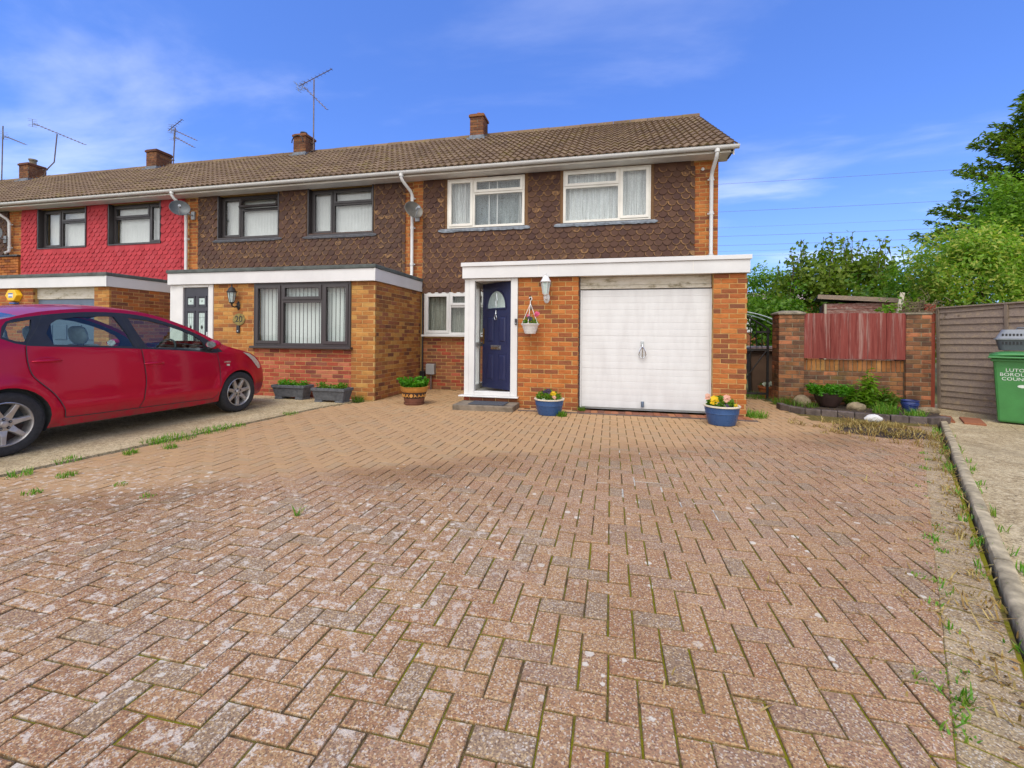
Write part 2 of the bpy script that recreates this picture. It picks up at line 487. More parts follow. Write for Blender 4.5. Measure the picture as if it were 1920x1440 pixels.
def wall_tile_mat(name, cols, wearcol, wear):
    m = Mat(name, lin(cols[0]), 0.75, 0, 0.3)
    r = m.rand(); p = m.pos(); uv = m.uv()
    base = m.ramp(r, [(i / (len(cols) - 1), lin(c)) for i, c in enumerate(cols)])
    base = m.mix(m.step(m.noise(p, 30, 5, 0.7), 0.35, 0.7, 0, 0.4), base, m.mix(1.0, base, (0.6, 0.6, 0.62, 1), 'MULTIPLY'))
    if wear:
        s = m.n("ShaderNodeSeparateXYZ"); m.l(uv, s.inputs[0])
        u = m.math('SUBTRACT', m.math('MULTIPLY', s.outputs[0], 4.0), 2.0)
        v = m.math('SUBTRACT', m.math('MULTIPLY', s.outputs[1], 4.0), 2.0)
        d = m.math('SQRT', m.math('ADD', m.math('MULTIPLY', u, u), m.math('MULTIPLY', v, v)))
        h1 = m.hash(r, 17.3); h2 = m.hash(r, 91.7); h3 = m.hash(r, 53.1)
        # flaked glaze at the exposed nib, starting low on one side or the other
        lean = m.math('MULTIPLY', u, m.math('SUBTRACT', h3, 0.62))
        d2 = m.math('ADD', m.math('ADD', d, m.math('MULTIPLY', lean, 0.30)), m.math('MULTIPLY', m.math('SUBTRACT', m.noise(p, 26, 4, 0.7), 0.5), 0.5))
        rim = m.step(d2, 0.76, 0.98)
        on = m.step(h1, 1 - wear, 1 - wear + 0.25)
        mk = m.math('MULTIPLY', rim, on)
        patch = m.math('MULTIPLY', m.step(h2, 0.91, 0.95), m.step(m.noise(p, 14, 3), 0.45, 0.6))
        mk = m.math('MAXIMUM', mk, m.math('MULTIPLY', patch, 0.8))
        below = m.step(v, 0.35, 0.05)
        mk = m.math('MULTIPLY', mk, below)
        wc = m.mix(m.noise(p, 40, 3), lin(wearcol), lin('6a4a34'))
        base = m.mix(m.math('MULTIPLY', mk, m.math('ADD', 0.35, m.math('MULTIPLY', h2, 0.5))), base, wc)
    m.color(base)
    m.bump(m.noise(p, 55, 5, 0.7), 0.35, 0.004)
    MT[name] = m.m
wall_tile_mat('wall_tile_brown', ['50352a', '583c2e', '48302a', '5c4030', '52382c'], 'bc9058', 0.88)
wall_tile_mat('wall_tile_brown_clean', ['50362c', '583e32', '4a342c', '5c4436'], 'b8905a', 0.85)
wall_tile_mat('wall_tile_red', ['ac343a', 'b83c42', 'a43036', 'b44046'], 'b0606a', 0.0)

def roof_mat():
    m = Mat('roof_tile', lin('7c6650'), 0.9, 0, 0.15)
    r = m.rand(); p = m.pos()
    c = m.ramp(r, [(0.0, lin('665244')), (0.3, lin('78624e')), (0.6, lin('6e5a4a')), (0.8, lin('826c58')), (1.0, lin('5c4a3c'))])
    c = m.mix(m.step(m.noise(p, 26, 5, 0.7), 0.4, 0.7, 0, 0.4), c, lin('94805e'))
    c = m.mix(m.step(m.noise(p, 3.0, 6, 0.75), 0.5, 0.68, 0, 0.55), c, lin('7e7034'))
    c = m.mix(m.step(m.noise(p, 1.1, 4, 0.6), 0.45, 0.7, 0, 0.5), c, lin('5c4a3c'))
    c = m.mix(m.step(m.voro(p, 9.0), 0.06, 0.10, 0.8, 0), c, lin('b8a884'))
    m.color(c); m.bump(m.noise(p, 60, 5, 0.7), 0.5, 0.006)
    MT['roof_tile'] = m.m
roof_mat()

# ---------------------------------------------------------------- pieces: bricks, hung tiles, roof tiles
BRICK_CACHE = {}
def brick_mesh(ln, hgt, dep, mat):
    key = (round(ln, 2), round(hgt, 3), round(dep, 3), mat)
    if key not in BRICK_CACHE:
        L, H, D, c = max(0.02, key[0]) / 2, hgt / 2, dep, 0.004
        mb = MB()
        vv = [(-L + c, 0, -H + c), (L - c, 0, -H + c), (L - c, 0, H - c), (-L + c, 0, H - c),
              (-L, c, -H), (L, c, -H), (L, c, H), (-L, c, H), (-L, D, -H), (L, D, -H), (L, D, H), (-L, D, H)]
        ff = [(0, 1, 2, 3), (0, 4, 5, 1), (1, 5, 6, 2), (2, 6, 7, 3), (3, 7, 4, 0), (4, 8, 9, 5), (5, 9, 10, 6), (6, 10, 11, 7), (7, 11, 8, 4)]
        mb.add(vv, ff)
        BRICK_CACHE[key] = mb.mesh('brick', MT[mat])
    return BRICK_CACHE[key]

class Pieces:
    """collects alike pieces of one thing; the largest 300 on the picture become objects, the rest one joined part"""
    def __init__(s, name, limit=300): s.name = name; s.limit = limit; s.items = []
    def add(s, me, mx, parent): s.items.append((me, mx, parent))
    def finish(s):
        def score(it):
            p = it[1].translation
            if not on_screen(p, 10): return 1e6 + project(p)[2]
            return project(p)[2]
        s.items.sort(key=score)
        seen = [it for it in s.items[:s.limit] if score(it) < 1e6]
        rest = s.items[len(seen):]
        for me, mx, par in seen: obj(s.name, me, par, mx)
        by = {}
        for me, mx, par in rest: by.setdefault((par.name, me.materials[0].name), (par, []))[1].append((me, mx))
        merged = {}
        for (pn, mn), (par, lst) in by.items():
            merged.setdefault(pn, (par, []))[1].append((mn, lst))
        for pn, (par, groups) in merged.items():
            V, F, mi, UV = [], [], [], []
            mats = []
            for mn, lst in groups:
                mats.append(bpy.data.materials[mn]); k = len(mats) - 1
                for me, mx in lst:
                    n = len(V)
                    V += [tuple(mx @ v.co) for v in me.vertices]
                    uvl = me.uv_layers.active
                    for pl in me.polygons:
                        F.append(tuple(i + n for i in pl.vertices)); mi.append(k)
                        for li in pl.loop_indices: UV.append(tuple(uvl.data[li].uv) if uvl else (0, 0))
            me2 = bpy.data.meshes.new(s.name)
            me2.from_pydata(V, [], F)
            for mt in mats: me2.materials.append(mt)
            me2.polygons.foreach_set("material_index", mi)
            if any(u != (0, 0) for u in UV):
                ul = me2.uv_layers.new(name="UVMap")
                ul.data.foreach_set("uv", np.array(UV, dtype=np.float32).ravel())
            me2.update()
            tag(obj(s.name, me2, par), kind='stuff')

def brickwork(pc, parent, org, ax, L, z0, z1, mats, openings=(), course=0.075, blen=0.215, phase=0.0, dep=0.04, bond=True, weights=None):
    """stretcher bond on a vertical face: org is the face's corner at ground, ax its unit direction to the right seen from outside"""
    ax = Vector(ax); up = Vector((0, 0, 1)); nrm = ax.cross(up)      # outward
    rot = Matrix((( ax.x, -nrm.x, 0), (ax.y, -nrm.y, 0), (0, 0, 1))).to_4x4()
    pitch = blen + 0.010
    nrow = int(round((z1 - z0) / course)); course = (z1 - z0) / nrow
    rr = random.Random(hash((round(org[0], 2), round(org[1], 2), round(L, 2))) & 0xffff)
    for k in range(nrow):
        za, zb = z0 + k * course + 0.005, z0 + (k + 1) * course - 0.005
        off = (pitch / 2 if (k % 2 and bond) else 0) + phase
        # spans left free by openings on this course
        spans = [(0, L)]
        for (u0, u1, a, b) in openings:
            if a < (za + zb) / 2 < b:
                ns = []
                for s0, s1 in spans:
                    if u1 <= s0 or u0 >= s1: ns.append((s0, s1)); continue
                    if u0 > s0: ns.append((s0, u0))
                    if u1 < s1: ns.append((u1, s1))
                spans = ns
        for s0, s1 in spans:
            i = math.floor((s0 - off) / pitch)
            while True:
                a = off + i * pitch; b = a + blen; i += 1
                if a >= s1 - 0.015: break
                a2, b2 = max(a, s0), min(b, s1)
                if b2 - a2 < 0.03: continue
                j = rr.uniform(-0.0015, 0.0015)
                c = Vector(org) + ax * ((a2 + b2) / 2) + nrm * j
                c.z = (za + zb) / 2 + rr.uniform(-0.001, 0.001)
                me = brick_mesh(b2 - a2, zb - za, dep, mats if isinstance(mats, str) else rr.choices(mats, weights)[0])
                pc.add(me, Matrix.Translation(c) @ rot, parent)

def wall_boxes(mb, x0, x1, z0, z1, y0, y1, openings):
    """a wall along X split round its openings"""
    xs = sorted({x0, x1, *[v for o in openings for v in o[:2] if x0 < v < x1]})
    for a, b in zip(xs[:-1], xs[1:]):
        cuts = sorted([(max(o[2], z0), min(o[3], z1)) for o in openings if o[0] < (a + b) / 2 < o[1]])
        z = z0
        for c0, c1 in cuts:
            if c0 > z + 1e-4: mb.box(a, b, y0, y1, z, c0)
            z = max(z, c1)
        if z1 > z + 1e-4: mb.box(a, b, y0, y1, z, z1)

TILE_W, TILE_G, TILE_R = 0.168, 0.110, 0.0825
def tile_mesh(mat, clip=0):
    """fish-scale tile, nib lobe at the bottom, hung leaning out at its foot; clip: -1 left half, 1 right half, 0 whole"""
    key = ('wt', mat, clip)
    if key in BRICK_CACHE: return BRICK_CACHE[key]
    Rr = TILE_R; top = 0.115
    pts = []
    n = 8
    lo, hi = math.pi, 2 * math.pi
    if clip == -1: hi = 1.5 * math.pi
    if clip == 1: lo = 1.5 * math.pi
    for i in range(n + 1):
        a = lo + (hi - lo) * i / n
        pts.append((Rr * math.cos(a), Rr * math.sin(a)))
    xl = 0 if clip == 1 else -Rr; xr = 0 if clip == -1 else Rr
    poly = pts + [(xr, top), (xl, top)]
    mb = MB()
    def yy(z): return -0.008 - 0.025 * (top - z) / (top + Rr)
    m_ = len(poly)
    V = [(x, yy(z), z) for x, z in poly] + [(x, yy(z) + 0.014, z) for x, z in poly[:n + 1]]
    F = [tuple(range(m_))]
    F += [(i + 1, i, m_ + i, m_ + i + 1) for i in range(n)]
    mb.add(V, F)
    me = mb.mesh('wall_tile', MT[mat])
    ul = me.uv_layers.new(name="UVMap")
    for l in me.loops:
        co = me.vertices[l.vertex_index].co
        ul.data[l.index].uv = ((co.x / Rr + 2) / 4, (co.z / Rr + 2) / 4)
    BRICK_CACHE[key] = me
    return me

def hang_tiles(pc, parent, x0, x1, z0, z1, y, mat, openings=()):
    rr = random.Random(int(abs(x0) * 100))
    k = 0; z = z0 + TILE_R
    while z - TILE_R < z1 - 0.02:
        x = x0 + (TILE_W / 2 if k % 2 == 0 else 0.0)
        while x < x1 + 0.06:
            cl = 0
            if x - TILE_R < x0 - 0.01: cl = 1
            elif x + TILE_R > x1 + 0.01: cl = -1
            bad = False
            for (u0, u1, a, b) in openings:
                if a - 0.02 < z < b + 0.01 or a < z + 0.06 < b:
                    if u0 - 0.03 < x < u1 + 0.03: bad = True; break
                    if x <= u0 and x + TILE_R > u0: cl = -1
                    if x >= u1 and x - TILE_R < u1: cl = 1
            if not bad and not (cl == 1 and x + TILE_R > x1 + 0.02) and z + 0.115 < z1 + 0.10:
                mx = Matrix.Translation((x + rr.uniform(-0.002, 0.002), y + rr.uniform(-0.002, 0.001), z + rr.uniform(-0.002, 0.002))) @ Matrix.Rotation(rr.gauss(0, 0.012), 4, 'Y')
                pc.add(tile_mesh(mat, cl), mx, parent)
            x += TILE_W
        z += TILE_G; k += 1

def roof_tile_mesh():
    if 'rt' in BRICK_CACHE: return BRICK_CACHE['rt']
    W, Ln, nseg = 0.30, 0.40, 12
    xs = [W * i / nseg for i in range(nseg + 1)]
    h = [0.034 * (0.5 - 0.5 * math.cos(2 * math.pi * x / 0.15)) ** 1.0 for x in xs]
    V = [(x, 0, z + 0.036) for x, z in zip(xs, h)] + [(x, Ln, z + 0.002) for x, z in zip(xs, h)] + [(x, 0.004, z + 0.004) for x, z in zip(xs, h)]
    n = nseg + 1
    F = [(i, i + 1, n + i + 1, n + i) for i in range(nseg)] + [(2 * n + i, 2 * n + i + 1, i + 1, i) for i in range(nseg)]
    F += [(n - 1, 2 * n - 1, 3 * n - 1), ]
    mb = MB(); mb.add(V, F)
    me = mb.mesh('roof_tile', MT['roof_tile'], smooth=True)
    BRICK_CACHE['rt'] = me
    return me

# ---------------------------------------------------------------- windows
def make_window(parent, x0, x1, z0, z1, yf, frame_mat, cells, backing='net', t=0.028, sash_t=0.042, recess_lining=None, sill=None, glass='glass', open_fan=None, blind_gap=0.0):
    """cells: (x0, x1, z0, z1, kind) that tile the window; kind fixed or sash. yf: front plane of the frame"""
    mb = MB()
    fd = 0.07
    def ring(m_, a, b, c, d, w, ya, yb):
        m_.box(a, a + w, ya, yb, c, d); m_.box(b - w, b, ya, yb, c, d)
        m_.box(a + w, b - w, ya, yb, c, c + w); m_.box(a + w, b - w, ya, yb, d - w, d)
    ow = 0.022
    mb.box(x0, x0 + ow, yf - 0.004, yf + fd, z0, z1); mb.box(x1 - ow, x1, yf - 0.004, yf + fd, z0, z1)
    mb.box(x0 + ow, x1 - ow, yf - 0.004, yf + fd, z0, z0 + ow); mb.box(x0 + ow, x1 - ow, yf - 0.004, yf + fd, z1 - ow, z1)
    cc = []
    for (a, b, c, d, k) in cells:
        a = max(a, x0 + ow); b = min(b, x1 - ow); c = max(c, z0 + ow); d = min(d, z1 - ow)
        ring(mb, a, b, c, d, t, yf, yf + fd); cc.append((a + t, b - t, c + t, d - t, k))
    win = mb.build('window', frame_mat, parent, bevel=0.003)
    for i, (a, b, c, d, k) in enumerate(cc):
        ps = MB()
        if k == 'sash':
            sb = MB(); e = 0.012
            ring(sb, a - e, b + e, c - e, d + e, sash_t + e, yf - 0.016, yf + 0.045)
            if open_fan == i:
                m = Matrix.Translation((0, yf - 0.016, d)) @ Matrix.Rotation(R(-24), 4, 'X') @ Matrix.Translation((0, -(yf - 0.016), -d))
                sb.v = [tuple(m @ Vector(v)) for v in sb.v]
                so = sb.build('sash', frame_mat, win, bevel=0.003)
                ps.box(a + sash_t, b - sash_t, yf + 0.010, yf + 0.014, c + sash_t, d - sash_t)
                ps.v = [tuple(m @ Vector(v)) for v in ps.v]
            else:
                sb.build('sash', frame_mat, win, bevel=0.003)
                ps.box(a + sash_t, b - sash_t, yf + 0.012, yf + 0.016, c + sash_t, d - sash_t)
        else:
            ps.box(a, b, yf + 0.030, yf + 0.034, c, d)
        ps.build('pane', MT[glass], win)
    if sill:
        sb = MB(); sb.box(x0 - 0.04, x1 + 0.04, yf - 0.075, yf + 0.03, z0 - 0.045, z0 - 0.002)
        sb.build('sill', MT[sill] if isinstance(sill, str) else sill, win, bevel=0.006)
    if recess_lining is not None:
        ya = recess_lining
        mb = MB()
        mb.box(x0 - 0.03, x0 - 0.001, ya, yf + fd, z0 - 0.03, z1 + 0.02)
        mb.box(x1 + 0.001, x1 + 0.03, ya, yf + fd, z0 - 0.03, z1 + 0.02)
        mb.box(x0 - 0.001, x1 + 0.001, ya, yf + fd, z0 - 0.03, z0 - 0.001)
        mb.build('reveal', frame_mat, win)
    yb = yf + 0.13
    if backing == 'blind':
        w = 0.089; n = int((x1 - x0 - 0.08) / w)
        rr = random.Random(int(x0 * 77))
        hw_ = w / 2 - 0.013 if blind_gap else w / 2 + 0.002
        sm = MB(); sm.add([(-hw_, 0, 0), (0, -0.004, 0), (hw_, 0, 0), (-hw_, 0, z1 - z0 - 0.08), (0, -0.004, z1 - z0 - 0.08), (hw_, 0, z1 - z0 - 0.08)], [(0, 1, 4, 3), (1, 2, 5, 4)])
        me = sm.mesh('blind_slat', MT['blind_fabric'])
        for i in range(n + 1):
            mx = Matrix.Translation((x0 + 0.04 + w * (i + 0.5) * (x1 - x0 - 0.08) / (w * (n + 1)), yb, z0 + 0.03)) @ Matrix.Rotation(R((12 if blind_gap else 8) + rr.uniform(-4, 4)), 4, 'Z')
            obj('blind_slat', me, win, mx)
        hb = MB(); hb.box(x0 + 0.03, x1 - 0.03, yb - 0.02, yb + 0.03, z1 - 0.06, z1 - 0.025); hb.build('headrail', MT['white_plastic'], win)
    else:
        mats = {'net': 'net_white', 'netgrey': 'net_grey', 'sheer': 'sheer'}
        def curtain(a, b, mat, yc, amp, waves, ragged=0.0):
            nu = 60; P = []
            for i in range(nu):
                u = i / (nu - 1)
                for j in range(4):
                    v = j / 3
                    P.append((a + (b - a) * u + 0.012 * math.sin(9 * u + 3 * v), yc + amp * math.sin(2 * math.pi * waves * u + 1.3 * math.sin(7 * u)) * (0.5 + 0.5 * (1 - v)) , z0 + 0.02 + (z1 - z0 - 0.05) * v))
            c = MB(); c.sheet(P, nu, 4); return c.build('curtain', MT[mat], win, smooth=True, fixn=False)
        if backing == 'sheer':
            curtain(x0 + 0.03, x0 + (x1 - x0) * 0.34, 'net_white', yb + 0.03, 0.02, 9)
            curtain(x1 - (x1 - x0) * 0.10, x1 - 0.03, 'net_white', yb + 0.03, 0.02, 4)
            curtain(x0 + 0.03, x1 - 0.03, 'sheer', yb + 0.08, 0.01, 7)
            vb = MB()
            for xx in (x0 + 0.36, x0 + 0.90, x0 + 1.08):
                vb.box(xx, xx + 0.02, yb - 0.03, yb - 0.01, z0 + 0.02, z1 - 0.03)
            vb.build('blind_track', MT['white_plastic'], win)
        else:
            curtain(x0 + 0.03, x1 - 0.03, mats[backing], yb, 0.025, (x1 - x0) * 7.5)
    return win
# ---------------------------------------------------------------- the terrace of houses
Y0, Y1 = 7.15, 9.10           # front of the single-storey extensions, front of the upper storeys
EAVE_Y, EAVE_Z, RIDGE_Y, RIDGE_Z = 8.70, 4.69, 12.40, 7.00
PITCH = math.atan2(RIDGE_Z - EAVE_Z, RIDGE_Y - EAVE_Y)
SLOPE = math.hypot(RIDGE_Z - EAVE_Z, RIDGE_Y - EAVE_Y)
EXT_TOP, EXT_BOT = 2.40, 2.14

def make_house(label, xl, xr, tile_from, ntiles, end_right=False, chim=None):
    root = thing('terraced_house', label, 'house', ((xl + xr) / 2, Y1, 0), group='houses of the terrace')
    # roof: deck, tiles in courses, ridge tiles
    mb = MB()
    ra, rb = tile_from - 0.30 * ntiles, tile_from
    c, s = math.cos(PITCH), math.sin(PITCH)
    back = 2 * RIDGE_Y - EAVE_Y
    prof = [(EAVE_Y + 0.06, EAVE_Z + 0.0), (RIDGE_Y, RIDGE_Z - 0.035), (back, EAVE_Z), (back, EAVE_Z - 0.06), (RIDGE_Y, RIDGE_Z - 0.12), (EAVE_Y + 0.06, EAVE_Z - 0.06)]
    mb.prism(prof, lambda a, b, d: (d, a, b), ra + 0.001, rb - 0.03 if end_right else rb - 0.001)
    roof = mb.build('roof', MT['roof_tile'], root)
    pc = Pieces('roof_tile')
    g = (SLOPE - 0.06) / 13
    rr = random.Random(int(abs(xl) * 10))
    for r_ in range(13):
        for i in range(ntiles):
            d = r_ * g
            mx = (Matrix.Translation((ra + 0.30 * i + rr.uniform(-0.003, 0.003), EAVE_Y + d * c, EAVE_Z + d * s + rr.uniform(-0.002, 0.002)))
                  @ Matrix.Rotation(PITCH, 4, 'X') @ Matrix.Rotation(rr.gauss(0, 0.006), 4, 'Z'))
            pc.add(roof_tile_mesh(), mx, roof)
    pc.finish()
    n = max(1, int(round((rb - ra) / 0.45)))
    rm = MB(); Lr = (rb - ra) / n
    prof = [(-0.125, -0.055), (-0.11, 0.0), (-0.07, 0.05), (0, 0.07), (0.07, 0.05), (0.11, 0.0), (0.125, -0.055)]
    rm.prism(prof, lambda a, b, d: (d, a, b), 0.004, Lr - 0.004)
    me = rm.mesh('ridge_tile', MT['roof_tile'])
    for i in range(n):
        obj('ridge_tile', me, roof, Matrix.Translation((ra + i * Lr, RIDGE_Y, RIDGE_Z + 0.012 + rr.uniform(-0.004, 0.004))) @ Matrix.Rotation(rr.gauss(0, 0.006), 4, 'Y'))
    # eaves
    mb = MB(); mb.box(xl, rb - 0.05 if end_right else xr, 8.79, 8.812, 4.595, 4.70); mb.build('fascia_board', MT['cream_plastic'], root, bevel=0.003)
    mb = MB(); mb.box(xl, rb - 0.05 if end_right else xr, 8.813, Y1 + 0.02, 4.600, 4.612); mb.build('soffit', MT['soffit_white'], root)
    mb = MB()
    gp = [(0.055 * math.cos(a), 0.055 * math.sin(a) - 0.0) for a in [math.pi + math.pi * i / 8 for i in range(9)]]
    gp2 = [(x * 0.9, z * 0.9) for x, z in gp[::-1]]
    gp = [(-0.062, 0.012), (-0.055, 0.012)] + gp[0:] + [(0.055, 0.02)] + [(0.05, 0.02)] + gp2
    ge = rb + 0.02 if end_right else xr + 0.0
    mb.prism(gp, lambda a, b, d: (d, 8.73 + a, 4.685 + b), xl, ge)
    gut = mb.build('gutter', MT['white_plastic'], root, smooth=True)
    if end_right:
        mb = MB(); mb.prism([(0.058 * math.cos(a), 0.058 * math.sin(a)) for a in [math.pi + math.pi * i / 8 for i in range(9)]], lambda a, b, d: (d, 8.73 + a, 4.687 + b), ge, ge + 0.012)
        mb.build('stop_end', MT['white_plastic'], gut)
    x = xl + 0.5
    while x < ge - 0.2:
        mb = MB(); mb.prism([(0.060 * math.cos(a), 0.060 * math.sin(a)) for a in [math.pi + math.pi * i / 8 for i in range(9)]], lambda a, b, d: (d, 8.73 + a, 4.687 + b), x, x + 0.03)
        mb.build('gutter_bracket', MT['white_plastic'], gut); x += 1.02
    # chimney
    if chim:
        cx0, cx1, cy0, cy1, zt = chim[:5]
        mb = MB(); mb.box(cx0 + 0.008, cx1 - 0.008, cy0 + 0.008, cy1 - 0.008, 6.3, zt)
        ch = mb.build('chimney', MT['mortar_grey'], root)
        pc = Pieces('brick')
        zb = zt - 11 * 0.075
        brickwork(pc, ch, (cx0, cy0, 0), (1, 0, 0), cx1 - cx0, zb, zt - 0.075, 'brick_chimney', dep=0.03)
        brickwork(pc, ch, (cx1, cy0 + 0.03, 0), (0, 1, 0), cy1 - cy0 - 0.03, zb, zt - 0.075, 'brick_chimney', dep=0.03, phase=0.1)
        brickwork(pc, ch, (cx0, cy1, 0), (0, -1, 0), cy1 - cy0 - 0.03, zb, zt - 0.075, 'brick_chimney', dep=0.03, phase=0.1)
        pc.finish()
        mb = MB(); mb.box(cx0 - 0.03, cx1 + 0.03, cy0 - 0.03, cy1 + 0.03, zt - 0.075, zt - 0.005)
        mb.box(cx0 + 0.0, cx1 - 0.0, cy0 + 0.0, cy1 - 0.0, zt - 0.004, zt + 0.025)
        mb.build('chimney_cap', MT['brick_chimney'], ch, bevel=0.01)
        fz = RIDGE_Z + 0.02 - max(0.0, RIDGE_Y - cy0) * math.tan(PITCH)
        mb = MB(); mb.box(cx0 - 0.012, cx1 + 0.012, cy0 - 0.014, cy0 + 0.1, fz - 0.06, fz + 0.12)
        mb.box(cx0 - 0.06, cx1 + 0.06, cy0 - 0.10, cy0 - 0.015, fz - 0.07, fz + 0.02)
        for k in range(3): mb.box(cx1 - 0.004, cx1 + 0.012 - 0.001 * k, cy0 + 0.101 + k * 0.13, cy0 + 0.23 + k * 0.13, fz + 0.0 + k * 0.07, fz + 0.16 + k * 0.07)
        mb.build('lead_flashing', MT['lead'], ch)
        if chim[5]:
            pr, ph, pm, px = chim[5]
            mb = MB(); mb.lathe([(pr * 1.0, zt + 0.01), (pr, zt + ph * 0.75), (pr * 1.25, zt + ph * 0.8), (pr * 1.25, zt + ph), (pr * 0.8, zt + ph), (pr * 0.8, zt + ph * 0.3)], 14, ((cx0 + cx1) / 2 + px, (cy0 + cy1) / 2, 0))
            mb.build('chimney_pot', MT[pm], ch, smooth=True)
    return root

def main_wall(root, xl, xr, z_lo, openings, mort='mortar'):
    mb = MB(); wall_boxes(mb, xl, xr, -0.15, 4.66, Y1 + 0.0045, Y1 + 0.25, openings)
    w = mb.build('wall', MT[mort], root)
    mb = MB(); mb.box(xl + 0.02, xr - 0.02, Y1 + 2.6, Y1 + 2.7, -0.1, 4.6); mb.box(xl + 0.02, xr - 0.02, Y1 + 0.26, Y1 + 2.59, 2.45, 2.55)
    mb.box(xl + 0.02, xl + 0.06, Y1 + 0.26, Y1 + 2.59, 2.56, 4.6); mb.box(xr - 0.06, xr - 0.02, Y1 + 0.26, Y1 + 2.59, 2.56, 4.6)
    mb.box(xl + 0.02, xr - 0.02, Y1 + 0.26, Y1 + 2.59, 4.62, 4.66)
    mb.build('room', MT['room'], root)
    mb = MB(); mb.box(xl, xr, 15.45, 15.7, -0.15, 4.68); mb.build('rear_wall', MT['mortar'], root)
    return w

def downpipe(root, x_out, x, z_bot, shoe=True):
    mb = MB()
    mb.tube([(x_out, 8.73, 4.66), (x_out, 8.73, 4.57), (x_out + (x - x_out) * 0.15, 8.76, 4.50), (x_out + (x - x_out) * 0.85, 8.97, 4.34), (x, 9.01, 4.26), (x, 9.02, z_bot + 0.12)] + ([(x, 9.0, z_bot + 0.06), (x, 8.92, z_bot + 0.02)] if shoe else [(x, 9.02, z_bot)]), 0.034, 12)
    dp = mb.build('downpipe', MT['white_plastic'], root, smooth=True)
    for z in (4.20, 3.55, 2.75):
        if z > z_bot + 0.15:
            mb = MB(); mb.lathe([(0.036, z - 0.03), (0.042, z - 0.028), (0.042, z + 0.028), (0.036, z + 0.03)], 12, (x, 9.02, 0)); mb.box(x - 0.06, x + 0.06, 9.05, 9.062, z - 0.012, z + 0.012)
            mb.build('pipe_clip', MT['white_plastic'], dp, smooth=True)
    mb = MB(); mb.lathe([(0.036, 4.585), (0.046, 4.59), (0.046, 4.66), (0.036, 4.665)], 12, (x_out, 8.73, 0)); mb.build('outlet', MT['white_plastic'], dp, smooth=True)
    return dp

def flat_roof(root, x0, x1, kind, y_back=9.09):
    """flat extension roof with its deep white fascia; kind: 'felt' or 'stepped'"""
    yf = Y0 - 0.07
    mb = MB()
    if kind == 'stepped':
        mb.box(x0, x1, yf, yf + 0.03, EXT_BOT, 2.334)
        mb.box(x1 - 0.03, x1, yf + 0.031, y_back, EXT_BOT, 2.334); mb.box(x0, x0 + 0.03, yf + 0.031, y_back, EXT_BOT, 2.334)
        f = mb.build('fascia', MT['white_fascia'], root, bevel=0.002)
        mb = MB(); mb.box(x0 - 0.02, x1 + 0.02, yf - 0.022, yf + 0.03, 2.337, 2.402)
        mb.box(x1 - 0.03, x1 + 0.02, yf + 0.031, y_back, 2.337, 2.402); mb.box(x0 - 0.02, x0 + 0.03, yf + 0.031, y_back, 2.337, 2.402)
        mb.build('roof_trim', MT['white_fascia'], f, bevel=0.003)
        mb = MB(); mb.box(x0 + 0.031, x1 - 0.031, yf + 0.031, y_back, 2.30, 2.385); mb.build('flat_roof', MT['felt'], root)
        mb = MB()
        for xx in np.arange(x0 + 1.3, x1 - 0.3, 2.35): mb.box(xx, xx + 0.006, yf - 0.002, yf + 0.001, EXT_BOT + 0.002, 2.333)
        mb.build('fascia_joint', MT['cream_plastic'], f)
    else:
        mb = MB()
        mb.box(x0, x1, yf, yf + 0.025, EXT_BOT, 2.36)
        mb.box(x1 - 0.025, x1, yf + 0.026, y_back, EXT_BOT, 2.36); mb.box(x0, x0 + 0.025, yf + 0.026, y_back, EXT_BOT, 2.36)
        f = mb.build('fascia', MT['white_fascia'], root, bevel=0.002)
        mb = MB(); mb.box(x1 - 0.014, x1 + 0.008, yf - 0.008, yf + 0.010, EXT_BOT - 0.005, 2.375); mb.build('corner_trim', MT['white_plastic'], f)
        mb = MB(); mb.box(x0 - 0.02, x1 + 0.02, yf - 0.022, yf + 0.10, 2.362, 2.43)
        mb.box(x1 - 0.08, x1 + 0.02, yf + 0.101, y_back, 2.362, 2.43); mb.box(x0 - 0.02, x0 + 0.08, yf + 0.101, y_back, 2.362, 2.43)
        mb.box(x0 + 0.081, x1 - 0.081, yf + 0.101, y_back, 2.33, 2.40)
        mb.build('flat_roof', MT['felt'], root, bevel=0.01)
    mb = MB(); mb.box(x0 + 0.031, x1 - 0.031, yf + 0.031, y_back, EXT_BOT + 0.004, EXT_BOT + 0.02); mb.build('ceiling', MT['soffit_white'], root)

# ===== house A: nearest, white joinery, porch and garage
A = make_house('end-of-terrace house with brown fish-scale tiles, white windows, navy front door and white garage door', -4.30, 1.985, 2.22, 22, True, (-3.96, -3.56, 11.98, 12.44, 7.47, (0.05, 0.13, 'terracotta', 0.0)))
WA = [(-3.49, -1.785, 3.505, 4.565), (-0.975, 0.745, 3.505, 4.575), (-4.012, -2.60, 1.20, 2.122)]
wallA = main_wall(A, -4.30, 1.985, -0.1, WA)
mb = MB()
mb.box(1.72, 1.975, Y1 + 0.251, 15.45, -0.15, 4.68)
mb.prism([(Y1 + 0.1, 4.681), (15.6, 4.681), (RIDGE_Y, 6.86)], lambda a, b, d: (d, a, b), 1.72, 1.975)
gable = mb.build('gable_wall', MT['mortar'], A)
pcA = Pieces('brick'); pcT = Pieces('wall_tile')
hidden = Pieces('brick', 0)
tiles_bg = MB(); wall_boxes(tiles_bg, -4.065, 1.545, 2.12, 4.60, Y1 - 0.004, Y1 + 0.008, WA)
tclad = tiles_bg.build('tile_cladding', MT['wall_tile_brown'], A)
hang_tiles(pcT, tclad, -4.065, 1.545, 2.10, 4.60, Y1 - 0.004, 'wall_tile_brown', WA + [(-2.30, 2.0, 1.0, 2.335)])
pcT.finish()
